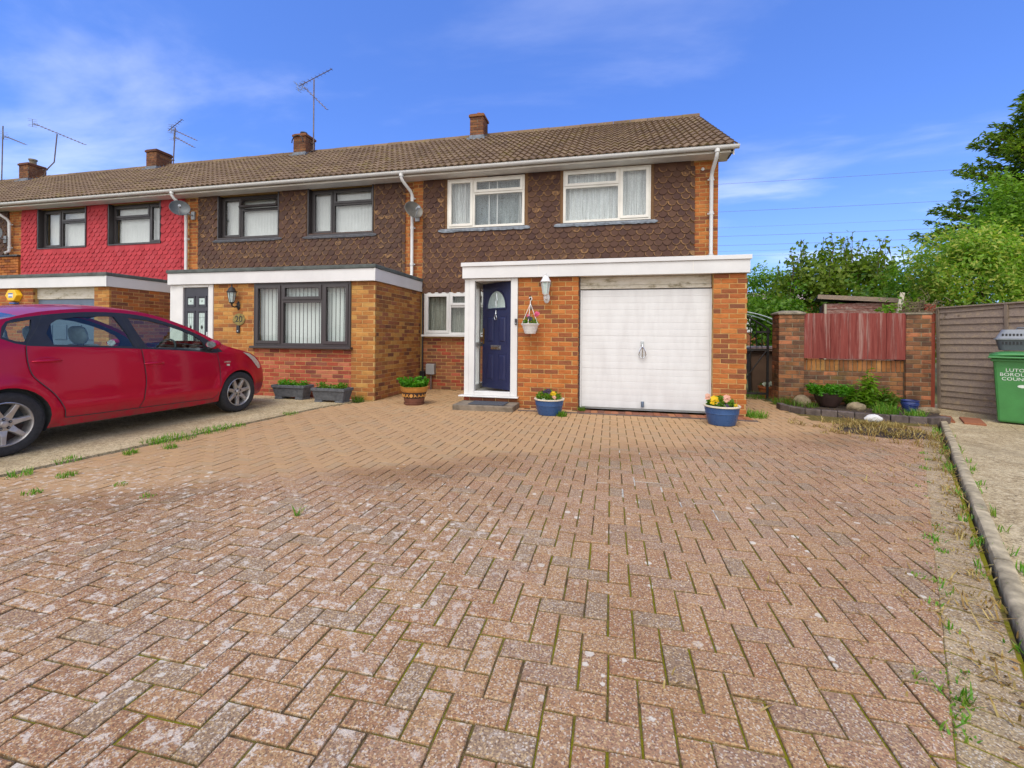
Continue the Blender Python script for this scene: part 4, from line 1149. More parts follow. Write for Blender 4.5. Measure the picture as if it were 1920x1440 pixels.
# ---------------------------------------------------------------- ground, drive, kerbs
def ground_mats():
    m = Mat('ground', lin('6a6a4a'), 1.0, 0, 0.1); p = m.pos()
    m.color(m.ramp(m.noise(p, 0.4, 6, 0.7), [(0.3, lin('5c6238')), (0.55, lin('6e6a48')), (0.75, lin('7c7050'))])); m.bump(m.noise(p, 30, 5), 0.6, 0.03); MT['ground'] = m.m
    m = Mat('asphalt', lin('5a5856'), 0.9, 0, 0.2); p = m.pos()
    m.color(m.mix(m.noise(p, 180, 2), lin('48474a'), lin('6a6866'))); m.bump(m.noise(p, 160, 3), 0.5, 0.006); MT['asphalt'] = m.m
    # old cast concrete: fine aggregate, worn patches, damp soil stains
    m = Mat('old_concrete', lin('b0a088'), 0.95, 0, 0.15); p = m.pos()
    c = m.ramp(m.noise(p, 1.7, 7, 0.72), [(0.28, lin('9c8864', 0.9)), (0.45, lin('b49e76', 0.9)), (0.6, lin('c6b28a', 0.9)), (0.75, lin('b09a74', 0.9))])
    sp = m.math('ADD', m.math('MULTIPLY', m.noise(p, 38, 4, 0.7), 0.5), m.math('MULTIPLY', m.noise(p, 110, 3, 0.7), 0.5))
    c = m.mix(m.step(sp, 0.50, 0.60, 0, 0.85), c, lin('6a5c48', 0.85)); c = m.mix(m.step(sp, 0.48, 0.40, 0, 0.75), c, lin('dcccac', 0.9))
    c = m.mix(m.step(m.noise(p, 0.8, 6, 0.7), 0.52, 0.66, 0, 0.45), c, lin('86765a', 0.9))
    ck = m.voro(m.vscale(p, (1, 0.7, 1)), 0.9, 'DISTANCE_TO_EDGE')
    c = m.mix(m.math('MULTIPLY', m.step(ck, 0.0, 0.008, 0.5, 0), m.step(m.noise(p, 0.6, 2), 0.5, 0.6)), c, lin('4e4434', 0.85))
    m.color(c); m.bump(m.math('ADD', sp, m.math('MULTIPLY', m.noise(p, 12, 5), 1.2)), 0.6, 0.008); MT['old_concrete'] = m.m
    # sand and moss packed in the paving joints
    m = Mat('joint', lin('5c4a34'), 1.0, 0, 0.1); p = m.pos()
    s = m.n("ShaderNodeSeparateXYZ"); m.l(p, s.inputs[0])
    mo = m.math('ADD', m.noise(p, 1.5, 6, 0.7), m.math('MULTIPLY', m.math('ADD', s.outputs[0], 0.6), 0.055))
    c = m.mix(m.step(m.noise(p, 50, 3), 0.3, 0.7), lin('4c3e2e', 0.85), lin('78634a', 0.85))
    far = m.step(s.outputs[1], 4.2, 5.2)
    c = m.mix(m.math('MULTIPLY', m.step(mo, 0.42, 0.56), m.math('SUBTRACT', 1.0, m.math('MULTIPLY', far, 0.7))), c, m.mix(m.noise(p, 60, 3), lin('5e5a10'), lin('8a8420')))
    m.color(c); m.bump(m.noise(p, 120, 4), 0.7, 0.006); MT['joint'] = m.m
    # exposed-aggregate concrete block
    for nm, cols, grey in (('paver', ['a07858', 'a67e5a', '9c7454', 'a6805c', '9e7858', 'a27a58', '98785e', 'a47e60', '947a60', '9e7454'], 0), ('paver_edge', ['a08a68', 'a8926e', '968060', 'a28c6a', '988464'], 1)):
        m = Mat(nm, lin('b07860'), 0.9, 0, 0.2); p = m.pos(); r = m.rand()
        s = m.n("ShaderNodeSeparateXYZ"); m.l(p, s.inputs[0])
        base = m.ramp(r, [(i / len(cols), lin(c_, 1.0)) for i, c_ in enumerate(cols)], 'CONSTANT')
        sp = m.noise(p, 170, 2, 0.6); sp2 = m.noise(p, 115, 2, 0.6, 0.3)
        vc = m.voro(p, 200, 'F1', 'Color')
        vs_ = m.n("ShaderNodeSeparateXYZ"); m.l(vc, vs_.inputs[0])
        # the washed strip by the house and down the left has lost its weathered face and shows plain and warm
        edge = m.math('ADD', s.outputs[1], m.math('ADD', m.math('MULTIPLY', m.math('SUBTRACT', m.noise(p, 0.55, 5, 0.6), 0.5), 2.6), m.math('MULTIPLY', s.outputs[0], -0.62)))
        clean = m.step(edge, 4.15, 5.15)
        rough_face = m.math('SUBTRACT', 1.0, m.math('MULTIPLY', clean, 0.75))
        c = m.mix(m.math('MULTIPLY', m.step(vs_.outputs[0], 0.70, 0.78), m.math('MULTIPLY', rough_face, 0.52)), base, lin('cfb080'))
        c = m.mix(m.math('MULTIPLY', m.step(vs_.outputs[1], 0.74, 0.80), m.math('MULTIPLY', rough_face, 0.55)), c, lin('5e4a42'))
        c = m.mix(m.math('MULTIPLY', m.step(vs_.outputs[2], 0.86, 0.92), m.math('MULTIPLY', rough_face, 0.5)), c, lin('dcd0bc'))
        c = m.mix(m.math('MULTIPLY', clean, 0.55), c, lin('bc9a6e', 0.97) if not grey else lin('b09a7c'))
        # grime on the unwashed part, darkest where the washing stopped
        c = m.mix(m.math('MULTIPLY', m.step(m.noise(p, 0.9, 6, 0.65), 0.40, 0.62), m.math('SUBTRACT', 0.40, m.math('MULTIPLY', clean, 0.32))), c, m.mix(1.0, c, (0.70, 0.66, 0.60, 1), 'MULTIPLY'))
        band = m.math('MULTIPLY', m.step(edge, 3.8, 4.4), m.step(edge, 5.1, 4.5))
        c = m.mix(m.math('MULTIPLY', band, m.step(m.noise(p, 0.7, 4), 0.40, 0.60, 0, 0.7)), c, m.mix(1.0, c, (0.68, 0.63, 0.58, 1), 'MULTIPLY'))
        # pale lichen spots
        li = m.voro(p, 15, 'F1'); liR = m.voro(p, 15, 'F1', 'Color'); l3 = m.n("ShaderNodeSeparateXYZ"); m.l(liR, l3.inputs[0])
        rad = m.math('MULTIPLY', m.math('POWER', l3.outputs[0], 2.4), 0.33)
        ed = m.math('ADD', m.math('SUBTRACT', rad, li), m.math('MULTIPLY', m.math('SUBTRACT', m.noise(p, 90, 3), 0.5), 0.16))
        lich = m.math('MULTIPLY', m.step(ed, 0.0, 0.05), m.step(m.noise(p, 1.2, 4), 0.42, 0.56))
        lich = m.math('MULTIPLY', lich, m.step(s.outputs[1], 4.4, 3.0))
        c = m.mix(m.math('MULTIPLY', lich, 0.8), c, lin('d6ccb8'))
        # whitish bloom on some blocks at the front left
        bl = m.math('MULTIPLY', m.step(m.noise(p, 17, 6, 0.75), 0.53, 0.60), m.math('MULTIPLY', m.step(s.outputs[0], 0.2, -1.0), m.step(s.outputs[1], 3.4, 2.6)))
        c = m.mix(m.math('MULTIPLY', bl, 0.7), c, lin('cfc2b0'))
        us = m.n("ShaderNodeSeparateXYZ"); m.l(m.uv(), us.inputs[0])
        arris = m.math('MULTIPLY', m.step(us.outputs[0], 0.15, 0.75), m.step(m.noise(p, 7, 4), 0.25, 0.6, 0.10, 0.48))
        c = m.mix(arris, c, m.mix(m.noise(p, 9, 3), lin('4e4030'), lin('5c5422')))
        m.color(c); m.bump(m.math('ADD', sp2, m.math('MULTIPLY', sp, 0.6)), 0.75, 0.004); MT[nm] = m.m
ground_mats()
simple('kerb_concrete', lin('b4a484', 0.9), 0.95, 0, 0.35, 11, 0.9, 70, 0.15)
simple('edging_dark', lin('6a5e58', 0.85), 0.9, 0, 0.3, 9, 0.5, 80, 0.15)
simple('step_stone', lin('857868', 0.85), 0.95, 0, 0.3, 7, 0.7, 80, 0.15)

def flat(name, poly, z, mat, th=0.25, kind='structure'):
    mb = MB(); mb.prism(poly, lambda a, b, d: (a, b, d), z - th, z)
    return tag(mb.build(name, MT[mat]), kind=kind)
mb = MB(); mb.quad((-1500, -1500, -0.16), (1500, -1500, -0.16), (1500, 1500, -0.16), (-1500, 1500, -0.16)); tag(mb.build('ground', MT['ground']), kind='structure')
tag(MB().box(-60, 60, -16, -4.6, -0.30, -0.09).build('road', MT['asphalt']), kind='structure')

SOL = lambda y: 0.99 + 0.5690 * (y - 1.541)          # where the herringbone meets the border course
KRB = lambda y: 1.516 + 0.5584 * (y - 2.05)          # left face of the kerb
LEFT = [(-4.6, -4.86), (2.6, -4.76), (4.5, -4.62), (6.2, -4.52), (6.75, -4.36), (7.12, -4.10), (9.1, -4.095)]
def left_x(y):
    for (ya, xa), (yb, xb) in zip(LEFT[:-1], LEFT[1:]):
        if ya <= y <= yb: return xa + (xb - xa) * (y - ya) / (yb - ya)
    return LEFT[-1][1]
BED = [(2.94, 8.72), (2.80, 8.30), (2.80, 8.02), (2.92, 7.80), (3.12, 7.70), (3.34, 7.62), (3.60, 7.53), (4.00, 7.39), (4.36, 7.31), (4.52, 7.40)]
drive_poly = [(KRB(-4.6), -4.6), (KRB(7.3), 7.3)] + BED[::-1][1:] + [(2.94, 9.9), (1.985, 9.9), (1.985, 7.14), (-2.43, 7.14), (-2.43, 9.09), (-4.09, 9.09)] + [(x, y) for y, x in LEFT[::-1][1:]]
drive = flat('driveway', drive_poly[::-1] if False else drive_poly, -0.0078, 'joint')
flat('concrete_drive', [(left_x(y) - 0.03, y) for y in (-4.6, 2.6, 4.5, 6.2, 6.75)] + [(-4.30, 7.14), (-14.0, 7.14), (-14.0, -4.6)], 0.012, 'old_concrete')
flat('side_path', [(KRB(-4.6) + 0.087, -4.6), (12.0, -4.6), (12.0, 8.0), (6.5, 10.0), (5.45, 9.5), (5.35, 8.9), (4.75, 7.6), (KRB(7.3) + 0.087, 7.3)], -0.012, 'old_concrete')
flat('garden_bed', BED + [(4.75, 7.62), (5.34, 8.95), (2.96, 8.95)], 0.02, 'soil')
flat('back_garden', [(1.99, 9.905), (2.95, 9.905), (2.95, 9.15), (5.4, 9.15), (12, 7.0), (40, 7.0), (40, 60), (-40, 60), (-40, 15.75), (1.99, 15.75)], -0.02, 'ground')

def inside(poly, x, y):
    c = False; n = len(poly); j = n - 1
    for i in range(n):
        (xi, yi), (xj, yj) = poly[i], poly[j]
        if (yi > y) != (yj > y) and x < (xj - xi) * (y - yi) / (yj - yi) + xi: c = not c
        j = i
    return c
def clip(poly, a, b, c):
    """keep the side a*x + b*y <= c"""
    out = []
    for i in range(len(poly)):
        p, q = poly[i], poly[(i + 1) % len(poly)]
        dp, dq = a * p[0] + b * p[1] - c, a * q[0] + b * q[1] - c
        if dp <= 0: out.append(p)
        if (dp < 0 < dq) or (dq < 0 < dp):
            t = dp / (dp - dq); out.append((p[0] + (q[0] - p[0]) * t, p[1] + (q[1] - p[1]) * t))
    return out
def paver_mesh(poly, mat):
    """block with a small chamfer; poly round its own centre"""
    cx_ = sum(p[0] for p in poly) / len(poly); cy_ = sum(p[1] for p in poly) / len(poly)
    ins = []
    for x, y in poly:
        d = math.hypot(x - cx_, y - cy_); k = max(0.3, 1 - 0.0055 / max(d, 0.01)); ins.append((cx_ + (x - cx_) * k, cy_ + (y - cy_) * k))
    n = len(poly)
    mb = MB()
    mb.add([(x, y, 0) for x, y in ins] + [(x, y, -0.004) for x, y in poly] + [(x, y, -0.022) for x, y in poly],
           [tuple(range(n))] + [(i, n + i, n + (i + 1) % n, (i + 1) % n) for i in range(n)] + [(n + i, 2 * n + i, 2 * n + (i + 1) % n, n + (i + 1) % n) for i in range(n)])
    me = mb.mesh('paver', MT[mat])
    ul = me.uv_layers.new(name="UVMap")
    for l in me.loops: ul.data[l.index].uv = (0.02 if l.vertex_index < n else 1.0, 0.5)
    return me
pv = Pieces('paver')
U = 0.0975; GAP = 0.0066
hl, hw = U - GAP / 2, U / 2 - GAP / 2
FULL = paver_mesh([(-hl, -hw), (hl, -hw), (hl, hw), (-hl, hw)], 'paver')
rr = random.Random(3)
sn = math.hypot(1, 0.569)
for j in range(int(-1.4 / U), int(9.9 / U) + 1):
    for i in range(int(-5.2 / U), int(5.2 / U)):
        k = (i + j) % 4
        if k == 0: ctr = ((i + 1) * U, (j + 0.5) * U); rot = 0.0
        elif k == 2: ctr = ((i + 0.5) * U, (j + 1) * U); rot = math.pi / 2
        else: continue
        x, y = ctr
        if x > SOL(y) + 0.12 or x < left_x(min(y, 9.0)) - 0.12: continue
        if y > 7.10 and not (x < -2.50 or x > 2.06): continue
        if y > 9.02 and x < 0: continue
        if y > 7.0 and x > 2.0:
            if x > 2.86 or (y > 7.2 and not inside(drive_poly, x + 0.06, y + 0.06)): continue
        bw, bh = (hl, hw) if rot == 0 else (hw, hl)
        near_edge = x > SOL(y) - 0.16 or x < left_x(min(max(y, -4), 9.0)) + 0.16
        mx = Matrix.Translation((x + rr.gauss(0, 0.0008), y + rr.gauss(0, 0.0008), rr.gauss(0, 0.0011) + 0.0012 * math.sin(x * 1.3) * math.sin(y * 0.9))) @ Matrix.Rotation(rr.gauss(0, 0.006) , 4, 'Z') @ Matrix.Rotation(rr.gauss(0, 0.006), 4, 'X') @ Matrix.Rotation(rr.gauss(0, 0.004), 4, 'Y')
        if not near_edge:
            pv.add(FULL, mx @ Matrix.Rotation(rot + (math.pi if rr.random() < 0.5 else 0), 4, 'Z'), drive)
        else:
            P = [(x - bw, y - bh), (x + bw, y - bh), (x + bw, y + bh), (x - bw, y + bh)]
            P = clip(P, 1, -0.569, SOL(0) - 0.004)
            lx = left_x(min(max(y, -4), 9.0)) + 0.015
            if P: P = clip(P, -1, 0, -lx)
            if len(P) < 3: continue
            ar = abs(sum(P[q][0] * P[(q + 1) % len(P)][1] - P[(q + 1) % len(P)][0] * P[q][1] for q in range(len(P)))) / 2
            if ar < 0.0006: continue
            pv.add(paver_mesh([(a - x, b - y) for a, b in P], 'paver'), mx, drive)
# border course of greyer blocks laid square to the kerb
dk_ = Vector((0.5640, 1, 0)).normalized(); pk = Vector((dk_.y, -dk_.x, 0))
s_ = -3.0
start = Vector((SOL(0), 0, 0))
while True:
    c0 = start + dk_ * s_
    if c0.y > 7.15: break
    wd = (KRB(c0.y) - SOL(c0.y)) * pk.x - 0.002
    hl2 = wd / 2
    m4 = Matrix.Translation(c0 + pk * (hl2 + 0.002) + Vector((0, 0, -0.004 + rr.gauss(0, 0.0012)))) @ Matrix.Rotation(math.atan2(pk.y, pk.x) + rr.gauss(0, 0.008), 4, 'Z') @ Matrix.Rotation(rr.gauss(0, 0.006), 4, 'Y')
    pv.add(paver_mesh([(-hl2 + 0.003, -0.045), (hl2 - 0.004, -0.045), (hl2 - 0.004, 0.045), (-hl2 + 0.003, 0.045)], 'paver_edge'), m4, drive)
    s_ += 0.0985
pv.finish()

# kerb along the right of the drive
kerb = thing('kerb', None, None, (KRB(2), 2, 0)); kerb['kind'] = 'structure'
prof = [(0, -0.12), (0, 0.020), (0.006, 0.030), (0.018, 0.036), (0.056, 0.036), (0.068, 0.030), (0.074, 0.018), (0.074, -0.12)]
s_ = -3.2
while True:
    L = 0.905
    c0 = Vector((KRB(0), 0, 0)) + dk_ * s_
    if c0.y + dk_.y * L > 7.5: L = (7.42 - c0.y) / dk_.y
    if L < 0.2: break
    nseg = 4
    mb = MB()
    rings = []
    for q in range(nseg + 1):
        o = c0 + dk_ * (L * q / nseg) 
        wob = rr.uniform(-0.004, 0.004)
        ring = [tuple(o + pk * (a + 0.002 + wob) + Vector((0, 0, b + rr.uniform(-0.004, 0.003)))) for a, b in prof]
        rings.append(ring)
    n = len(prof); base = 0
    mb.v = [p for r_ in rings for p in r_]
    for q in range(nseg):
        for w in range(n):
            a = q * n + w; b = q * n + (w + 1) % n; mb.f.append((a, b, b + n, a + n))
    mb.f.append(tuple(range(n))[::-1]); mb.f.append(tuple(nseg * n + w for w in range(n)))
    mb.build('kerb_stone', MT['kerb_concrete'], kerb, smooth=True)
    s_ += L + 0.010
    if c0.y > 7.0: break

# bed edging of bricks set on end in a curve
edg = thing('bed_edging', 'curved edging of dark bricks round the small flower bed', 'edging', (3.4, 7.6, 0))
cur = [Vector((x, y, 0)) for x, y in BED[1:]] + [Vector((4.62, 7.46, 0))]
def along(pts, d):
    for a, b in zip(pts[:-1], pts[1:]):
        l = (b - a).length
        if d <= l: return a + (b - a) * (d / l), (b - a).normalized()
        d -= l
    return pts[-1], (pts[-1] - pts[-2]).normalized()
tot = sum((b - a).length for a, b in zip(cur[:-1], cur[1:]))
d = 0.1
while d < tot:
    p, t = along(cur, d)
    mx = Matrix.Translation(p + Vector((0, 0, rr.uniform(-0.006, 0.004)))) @ Matrix.Rotation(math.atan2(t.y, t.x) + rr.gauss(0, 0.02), 4, 'Z') @ Matrix.Rotation(rr.gauss(0, 0.03), 4, 'X')
    mb = MB(); mb.box(-0.098, 0.098, -0.05, 0.05, -0.06, 0.088)
    o = mb.build('edging_brick', MT['edging_dark'], edg, bevel=0.012); o.matrix_basis = mx
    d += 0.203

# channel drain and threshold course in front of the garage; doorstep and mat
dr = MB().box(-1.42, 2.03, 6.800, 6.845, -0.02, 0.012).build('channel_drain', MT['edging_dark'], None, bevel=0.004)
tag(dr, 'dark narrow channel drain set in the paving before the garage door', 'drain')
st = MB().box(-2.44, -1.46, 6.62, Y0 - 0.01, -0.02, 0.085).build('doorstep', MT['step_stone'], None, bevel=0.012)
tag(st, 'low grey stone doorstep under the white porch sill', 'doorstep')
def mat_m():
    m = Mat('rubber_mat', lin('4a4c52'), 0.95, 0, 0.2); p = m.pos()
    m.color(m.mix(m.noise(p, 240, 2), lin('3a3c42'), lin('5c5e64'))); m.bump(m.noise(p, 260, 2), 0.8, 0.006); MT['rubber_mat'] = m.m
mat_m()
mt_ = MB().box(-2.20, -1.62, 6.68, 7.05, 0.087, 0.099).build('doormat', MT['rubber_mat'], None, bevel=0.004)
tag(mt_, 'dark grey doormat lying on the stone doorstep', 'doormat')
# threshold bricks under the garage door
th = thing('garage_threshold', 'single row of bricks laid flat between garage door and drain', 'threshold', (0.5, 7.0, 0))
x = -0.50
while x < 1.98:
    o = MB().box(-0.049, 0.049, -0.13, 0.13, -0.05, 0.0).build('brick', MT['brick_dull'], th, bevel=0.004)
    o.matrix_basis = Matrix.Translation((x + 0.05, 6.985, 0.012 + rr.uniform(-0.003, 0.003))); x += 0.104

# ---------------------------------------------------------------- garden wall, panel, fence, gate
gw = thing('garden_wall', 'weathered brick garden wall with two piers behind the flower bed', 'wall', (4.1, 8.95, 0))
mb = MB()
mb.box(2.961, 3.359, 8.811, 9.15, -0.1, 1.60)
mb.box(3.360, 4.92, 8.891, 9.11, -0.1, 0.80)
mb.box(4.925, 5.284, 8.826, 9.15, -0.1, 1.60)
gcore = mb.build('wall_core', MT['mortar_grey'], gw)
gp_ = Pieces('brick')
brickwork(gp_, gcore, (2.955, 8.805, 0), (1, 0, 0), 0.41, 0.0, 1.605, 'brick_garden')
brickwork(gp_, gcore, (2.955, 9.15, 0), (0, -1, 0), 0.30, 0.0, 1.605, 'brick_garden', phase=0.11)
brickwork(gp_, gcore, (3.37, 8.885, 0), (1, 0, 0), 1.55, 0.0, 0.60, 'brick_garden')
brickwork(gp_, gcore, (4.92, 8.82, 0), (1, 0, 0), 0.37, 0.0, 1.60, 'brick_garden')
brickwork(gp_, gcore, (3.37, 8.880, 0), (1, 0, 0), 1.55, 0.605, 0.815, 'brick_edge', course=0.21, blen=0.062, bond=False)
gp_.finish()
for (a, b, c, e, z) in ((2.93, 3.385, 8.78, 9.17, 1.605), (4.91, 5.30, 8.81, 9.17, 1.60)):
    mb = MB()
    pts = [(a, c), (b, c), (b, e), (a, e)]
    ins = [(a + 0.10, c + 0.10), (b - 0.10, c + 0.10), (b - 0.10, e - 0.10), (a + 0.10, e - 0.10)]
    top = 0.075 if a < 4 else 0.03
    mb.add([(x, y, z) for x, y in pts] + [(x, y, z + 0.035) for x, y in pts] + [(x, y, z + top) for x, y in ins],
           [(3, 2, 1, 0)] + [(i, (i + 1) % 4, 4 + (i + 1) % 4, 4 + i) for i in range(4)] + [(4 + i, 4 + (i + 1) % 4, 8 + (i + 1) % 4, 8 + i) for i in range(4)] + [(8, 9, 10, 11)])
    mb.build('pier_cap', MT['concrete_cap'], gw, bevel=0.012)

wood_mat('wood_red', ['5e2a26', '783832', '8a4840', '6e302c'], 'z', 0.85, 'a48a80', 0.7)
wood_mat('wood_grey', ['6e6054', '9c8b7a', '847468', 'ae9e8c'], 'x', 0.9, 'b8a078', 0.4)
wood_mat('wood_grey_y', ['6e6258', '85776a', '7a6c60', '94867a'], 'z', 0.9, 'a08a68', 0.4)
wood_mat('wood_rust', ['7a3626', '8a4230', '6c3024'], 'z', 0.8, '9a6a52', 0.3)
wood_mat('wood_shed', ['8c5c54', '9a7a70', '7c4840', 'a08a80'], 'x', 0.9, 'b0a49a', 0.7)
wood_mat('wood_pale', ['b0a890', 'c0b8a4', 'a49a84'], 'z', 0.9)
panel = thing('board_panel', 'red stained vertical board panel between the two brick piers', 'fence panel', (4.15, 8.86, 0.83))
x = 3.375
for i in range(11):
    w = 0.1405
    z1 = 1.625 + rr.uniform(-0.008, 0.008)
    proud = 0.012 if i % 2 else 0.0
    mb = MB(); mb.box(-w / 2 - 0.006, w / 2 + 0.004, -0.009, 0.009, 0.832 + rr.uniform(-0.006, 0.006), z1)
    o = mb.build('board', MT['wood_red'], panel, bevel=0.003)
    o.matrix_basis = Matrix.Translation((x + w / 2, 8.845 - proud, 0)) @ Matrix.Rotation(rr.gauss(0, 0.004), 4, 'Y'); x += w
mb = MB(); mb.box(3.36, 4.93, 8.862, 8.895, 1.00, 1.07); mb.box(3.36, 4.93, 8.862, 8.895, 1.42, 1.49); mb.build('rail', MT['wood_red'], panel)

# the lapped fence running off to the right
F0, FD = Vector((5.56, 9.12, 0)), Vector((0.45, -0.893, 0)).normalized()
FN = Vector((FD.y, -FD.x, 0))    # towards the drive
if FN.x > 0: FN = -FN
fence = thing('lap_fence', 'weathered grey lapped board fence running along the right behind the wheelie bin', 'fence', tuple(F0))
FM = Matrix(((FD.x, FN.x, 0, F0.x), (FD.y, FN.y, 0, F0.y), (0.035, 0, 0.965, -0.02), (0, 0, 0, 1)))   # local x along, y towards the drive
LOCAL.add(fence.name)
fence.location = (0, 0, 0); WMX[fence.name] = Matrix.Identity(4)
fence.matrix_basis = FM
bay = 0
for (a, b) in ((0.03, 1.86), (1.94, 3.77), (3.85, 5.6)):
    z = 0.03; i = 0
    while z < 1.76:
        h = rr.uniform(0.098, 0.130)
        nn = 14; mb = MB(); P = []
        ph = rr.uniform(0, 6); am = rr.uniform(0.003, 0.009)
        for q in range(nn):
            u = a + (b - a) * q / (nn - 1)
            e = am * math.sin(u * 2.3 + ph) + am * 0.5 * math.sin(u * 5.7 + 2 * ph)
            zt = min(z + h + 0.03, 1.80)
            P += [(u, 0.000, zt), (u, 0.024, z + e), (u, 0.008, z + e - 0.001)]
        mb.sheet(P, nn, 3)
        mb.build('board', MT['wood_grey'], fence, fixn=False); z += h; i += 1
    for u in (a + 0.02, (a + b) / 2, b - 0.02):
        mb = MB(); mb.box(u - 0.022, u + 0.022, 0.019, 0.045, 0.0, 1.80); mb.build('batten', MT['wood_grey_y'], fence, bevel=0.003)
    mb = MB(); mb.box(a, b, -0.02, 0.05, 1.801, 1.825); mb.build('capping', MT['wood_grey'], fence, bevel=0.003)
    mb = MB(); mb.box(b + 0.005, b + 0.075, -0.05, 0.025, -0.1, 1.84); mb.build('post', MT['wood_grey_y'], fence, bevel=0.004)
    mb = MB(); mb.box(a, b, -0.012, 0.010, -0.1, 0.029); mb.build('gravel_board', MT['wood_grey'], fence)
pst = MB().box(5.375, 5.53, 9.13, 9.17, -0.05, 1.80).build('gate_post', MT['wood_rust'], None, bevel=0.004)
tag(pst, 'rust red upright board between brick pier and grey fence', 'post')
pst = MB().box(5.30, 5.36, 9.17, 9.24, -0.05, 1.62).build('fence_post', MT['wood_grey_y'], None, bevel=0.004)
tag(pst, 'thin dark timber post in the gap between brick pier and red board', 'post')

# side gate with a sloping curved top
gate = thing('side_gate', 'black wrought iron side gate with sloping curved top beside the garage', 'gate', (2.47, 9.3, 0))
gx0, gx1, gy = 2.02, 2.93, 9.30
def topz(x):
    u = (x - gx0) / (gx1 - gx0)
    return 1.80 - 0.44 * (u ** 1.5)
mb = MB(); mb.tube([(gx0 + (gx1 - gx0) * i / 16, gy, topz(gx0 + (gx1 - gx0) * i / 16)) for i in range(17)], 0.014, 6); mb.build('top_rail', MT['iron_black'], gate, smooth=True)
for z, nm in ((0.96, 'mid_rail'), (0.12, 'bottom_rail')):
    mb = MB(); mb.box(gx0, gx1, gy - 0.015, gy + 0.015, z - 0.02, z + 0.02); mb.build(nm, MT['iron_black'], gate)
for x in (gx0, gx1 - 0.0):
    mb = MB(); mb.box(x - 0.018, x + 0.018, gy - 0.018, gy + 0.018, 0.03, topz(x) + 0.02); mb.build('stile', MT['iron_black'], gate)
for i in range(1, 9):
    x = gx0 + (gx1 - gx0) * i / 9
    mb = MB(); mb.tube([(x, gy, 0.12 if i in (3, 6) else 0.97), (x, gy, topz(x))], 0.008, 6); mb.build('bar', MT['iron_black'], gate)
mb = MB()
for r_ in (0.30, 0.46): mb.tube([(gx0 + 0.05 + r_ * 1.5 * math.sin(a), gy, 0.97 + r_ * 1.35 * math.cos(a)) for a in [math.pi / 2 * i / 12 for i in range(13)]], 0.006, 6)
mb.build('scroll', MT['iron_black'], gate)
mb = MB(); mb.tube([(gx0 + 0.35, gy, 0.14), (gx1 - 0.03, gy, 0.93)], 0.012, 6); mb.build('brace', MT['iron_black'], gate)
mb = MB(); mb.box(gx1 - 0.22, gx1 + 0.04, gy - 0.03, gy - 0.016, 1.28, 1.32); mb.build('latch', MT['iron_black'], gate)
# ---------------------------------------------------------------- the red car
def car_paint():
    m = Mat('car_red', lin('c01238'), 0.34, 0.5, 0.3); p = m.pos()
    m.b.inputs["Coat Weight"].default_value = 0.45; m.b.inputs["Coat Roughness"].default_value = 0.06
    c = m.mix(m.noise(p, 400, 2), lin('b40730'), lin('c00b38'))
    s = m.n("ShaderNodeSeparateXYZ"); m.l(p, s.inputs[0])
    dirt = m.math('MULTIPLY', m.step(s.outputs[2], 0.42, 0.16), m.step(m.noise(p, 7, 5, 0.7), 0.3, 0.65))
    c = m.mix(m.math('MULTIPLY', dirt, 0.65), c, lin('6e5a50'))
    m.color(c); m.roughness(m.step(dirt, 0, 1, 0.32, 0.7)); MT['car_red'] = m.m
car_paint()
simple('tyre', lin('2a2a2c'), 0.85, 0, 0.25, 30, 0.3, 90)
simple('alloy', lin('b4b0ac'), 0.35, 0.7, 0.12, 20)
simple('brake', lin('4a3a34'), 0.7, 0.5, 0.3, 30)
simple('trim_black', lin('26272a'), 0.45, 0, 0.15, 9)
simple('seat_cloth', lin('9aa4a0'), 0.9, 0, 0.12, 20)
simple('car_inside', lin('3a3e40'), 0.8, 0, 0.15, 9)
simple('car_light', lin('9aa09c'), 0.7, 0, 0.1, 9)
simple('lamp_clear', lin('d8d4c4'), 0.12, 0.3, 0.05, 20)
simple('lamp_red', lin('7a1018'), 0.15, 0, 0.05, 20)
glass_mat('car_glass', (0.72, 0.82, 0.79, 1), 1.7)

CAR = thing('parked_car', 'shiny red five-door hatchback parked on the concrete drive facing the house', 'car', (-6.245, 2.97, 0.012), R(-1.0), local=True)
HW = 0.825
def wid(f, z):
    w = HW
    if f > 2.35: w *= 1 - 0.30 * ((f - 2.35) / 0.95) ** 2.3
    if f < -0.25: w *= 1 - 0.16 * ((-0.25 - f) / 0.55) ** 2
    zb = 1.03 - 0.065 * max(0.0, min(f, 2.4))
    w -= 0.030 * max(0.0, (z - 0.55) / 0.45) ** 1.5 if z < zb else 0.030 * max(0.0, (zb - 0.55) / 0.45) ** 1.5
    if z < 0.42: w -= 0.10 * ((0.42 - z) / 0.30) ** 1.6
    if 0.40 < z < 0.44 and 0.4 < f < 2.25: w += 0.0
    w += 0.012 * math.exp(-((z - 0.375) / 0.03) ** 2) * (1 if 0.35 < f < 2.3 else 0)
    if z > zb: w -= (z - zb) * 0.42
    for f0 in (0.0, 2.575):           # flared arches
        r_ = math.hypot(f - f0, z - 0.295)
        w += 0.016 * math.exp(-((r_ - 0.36) / 0.055) ** 2) * (1 if z < 0.75 else 0.3)
    return w
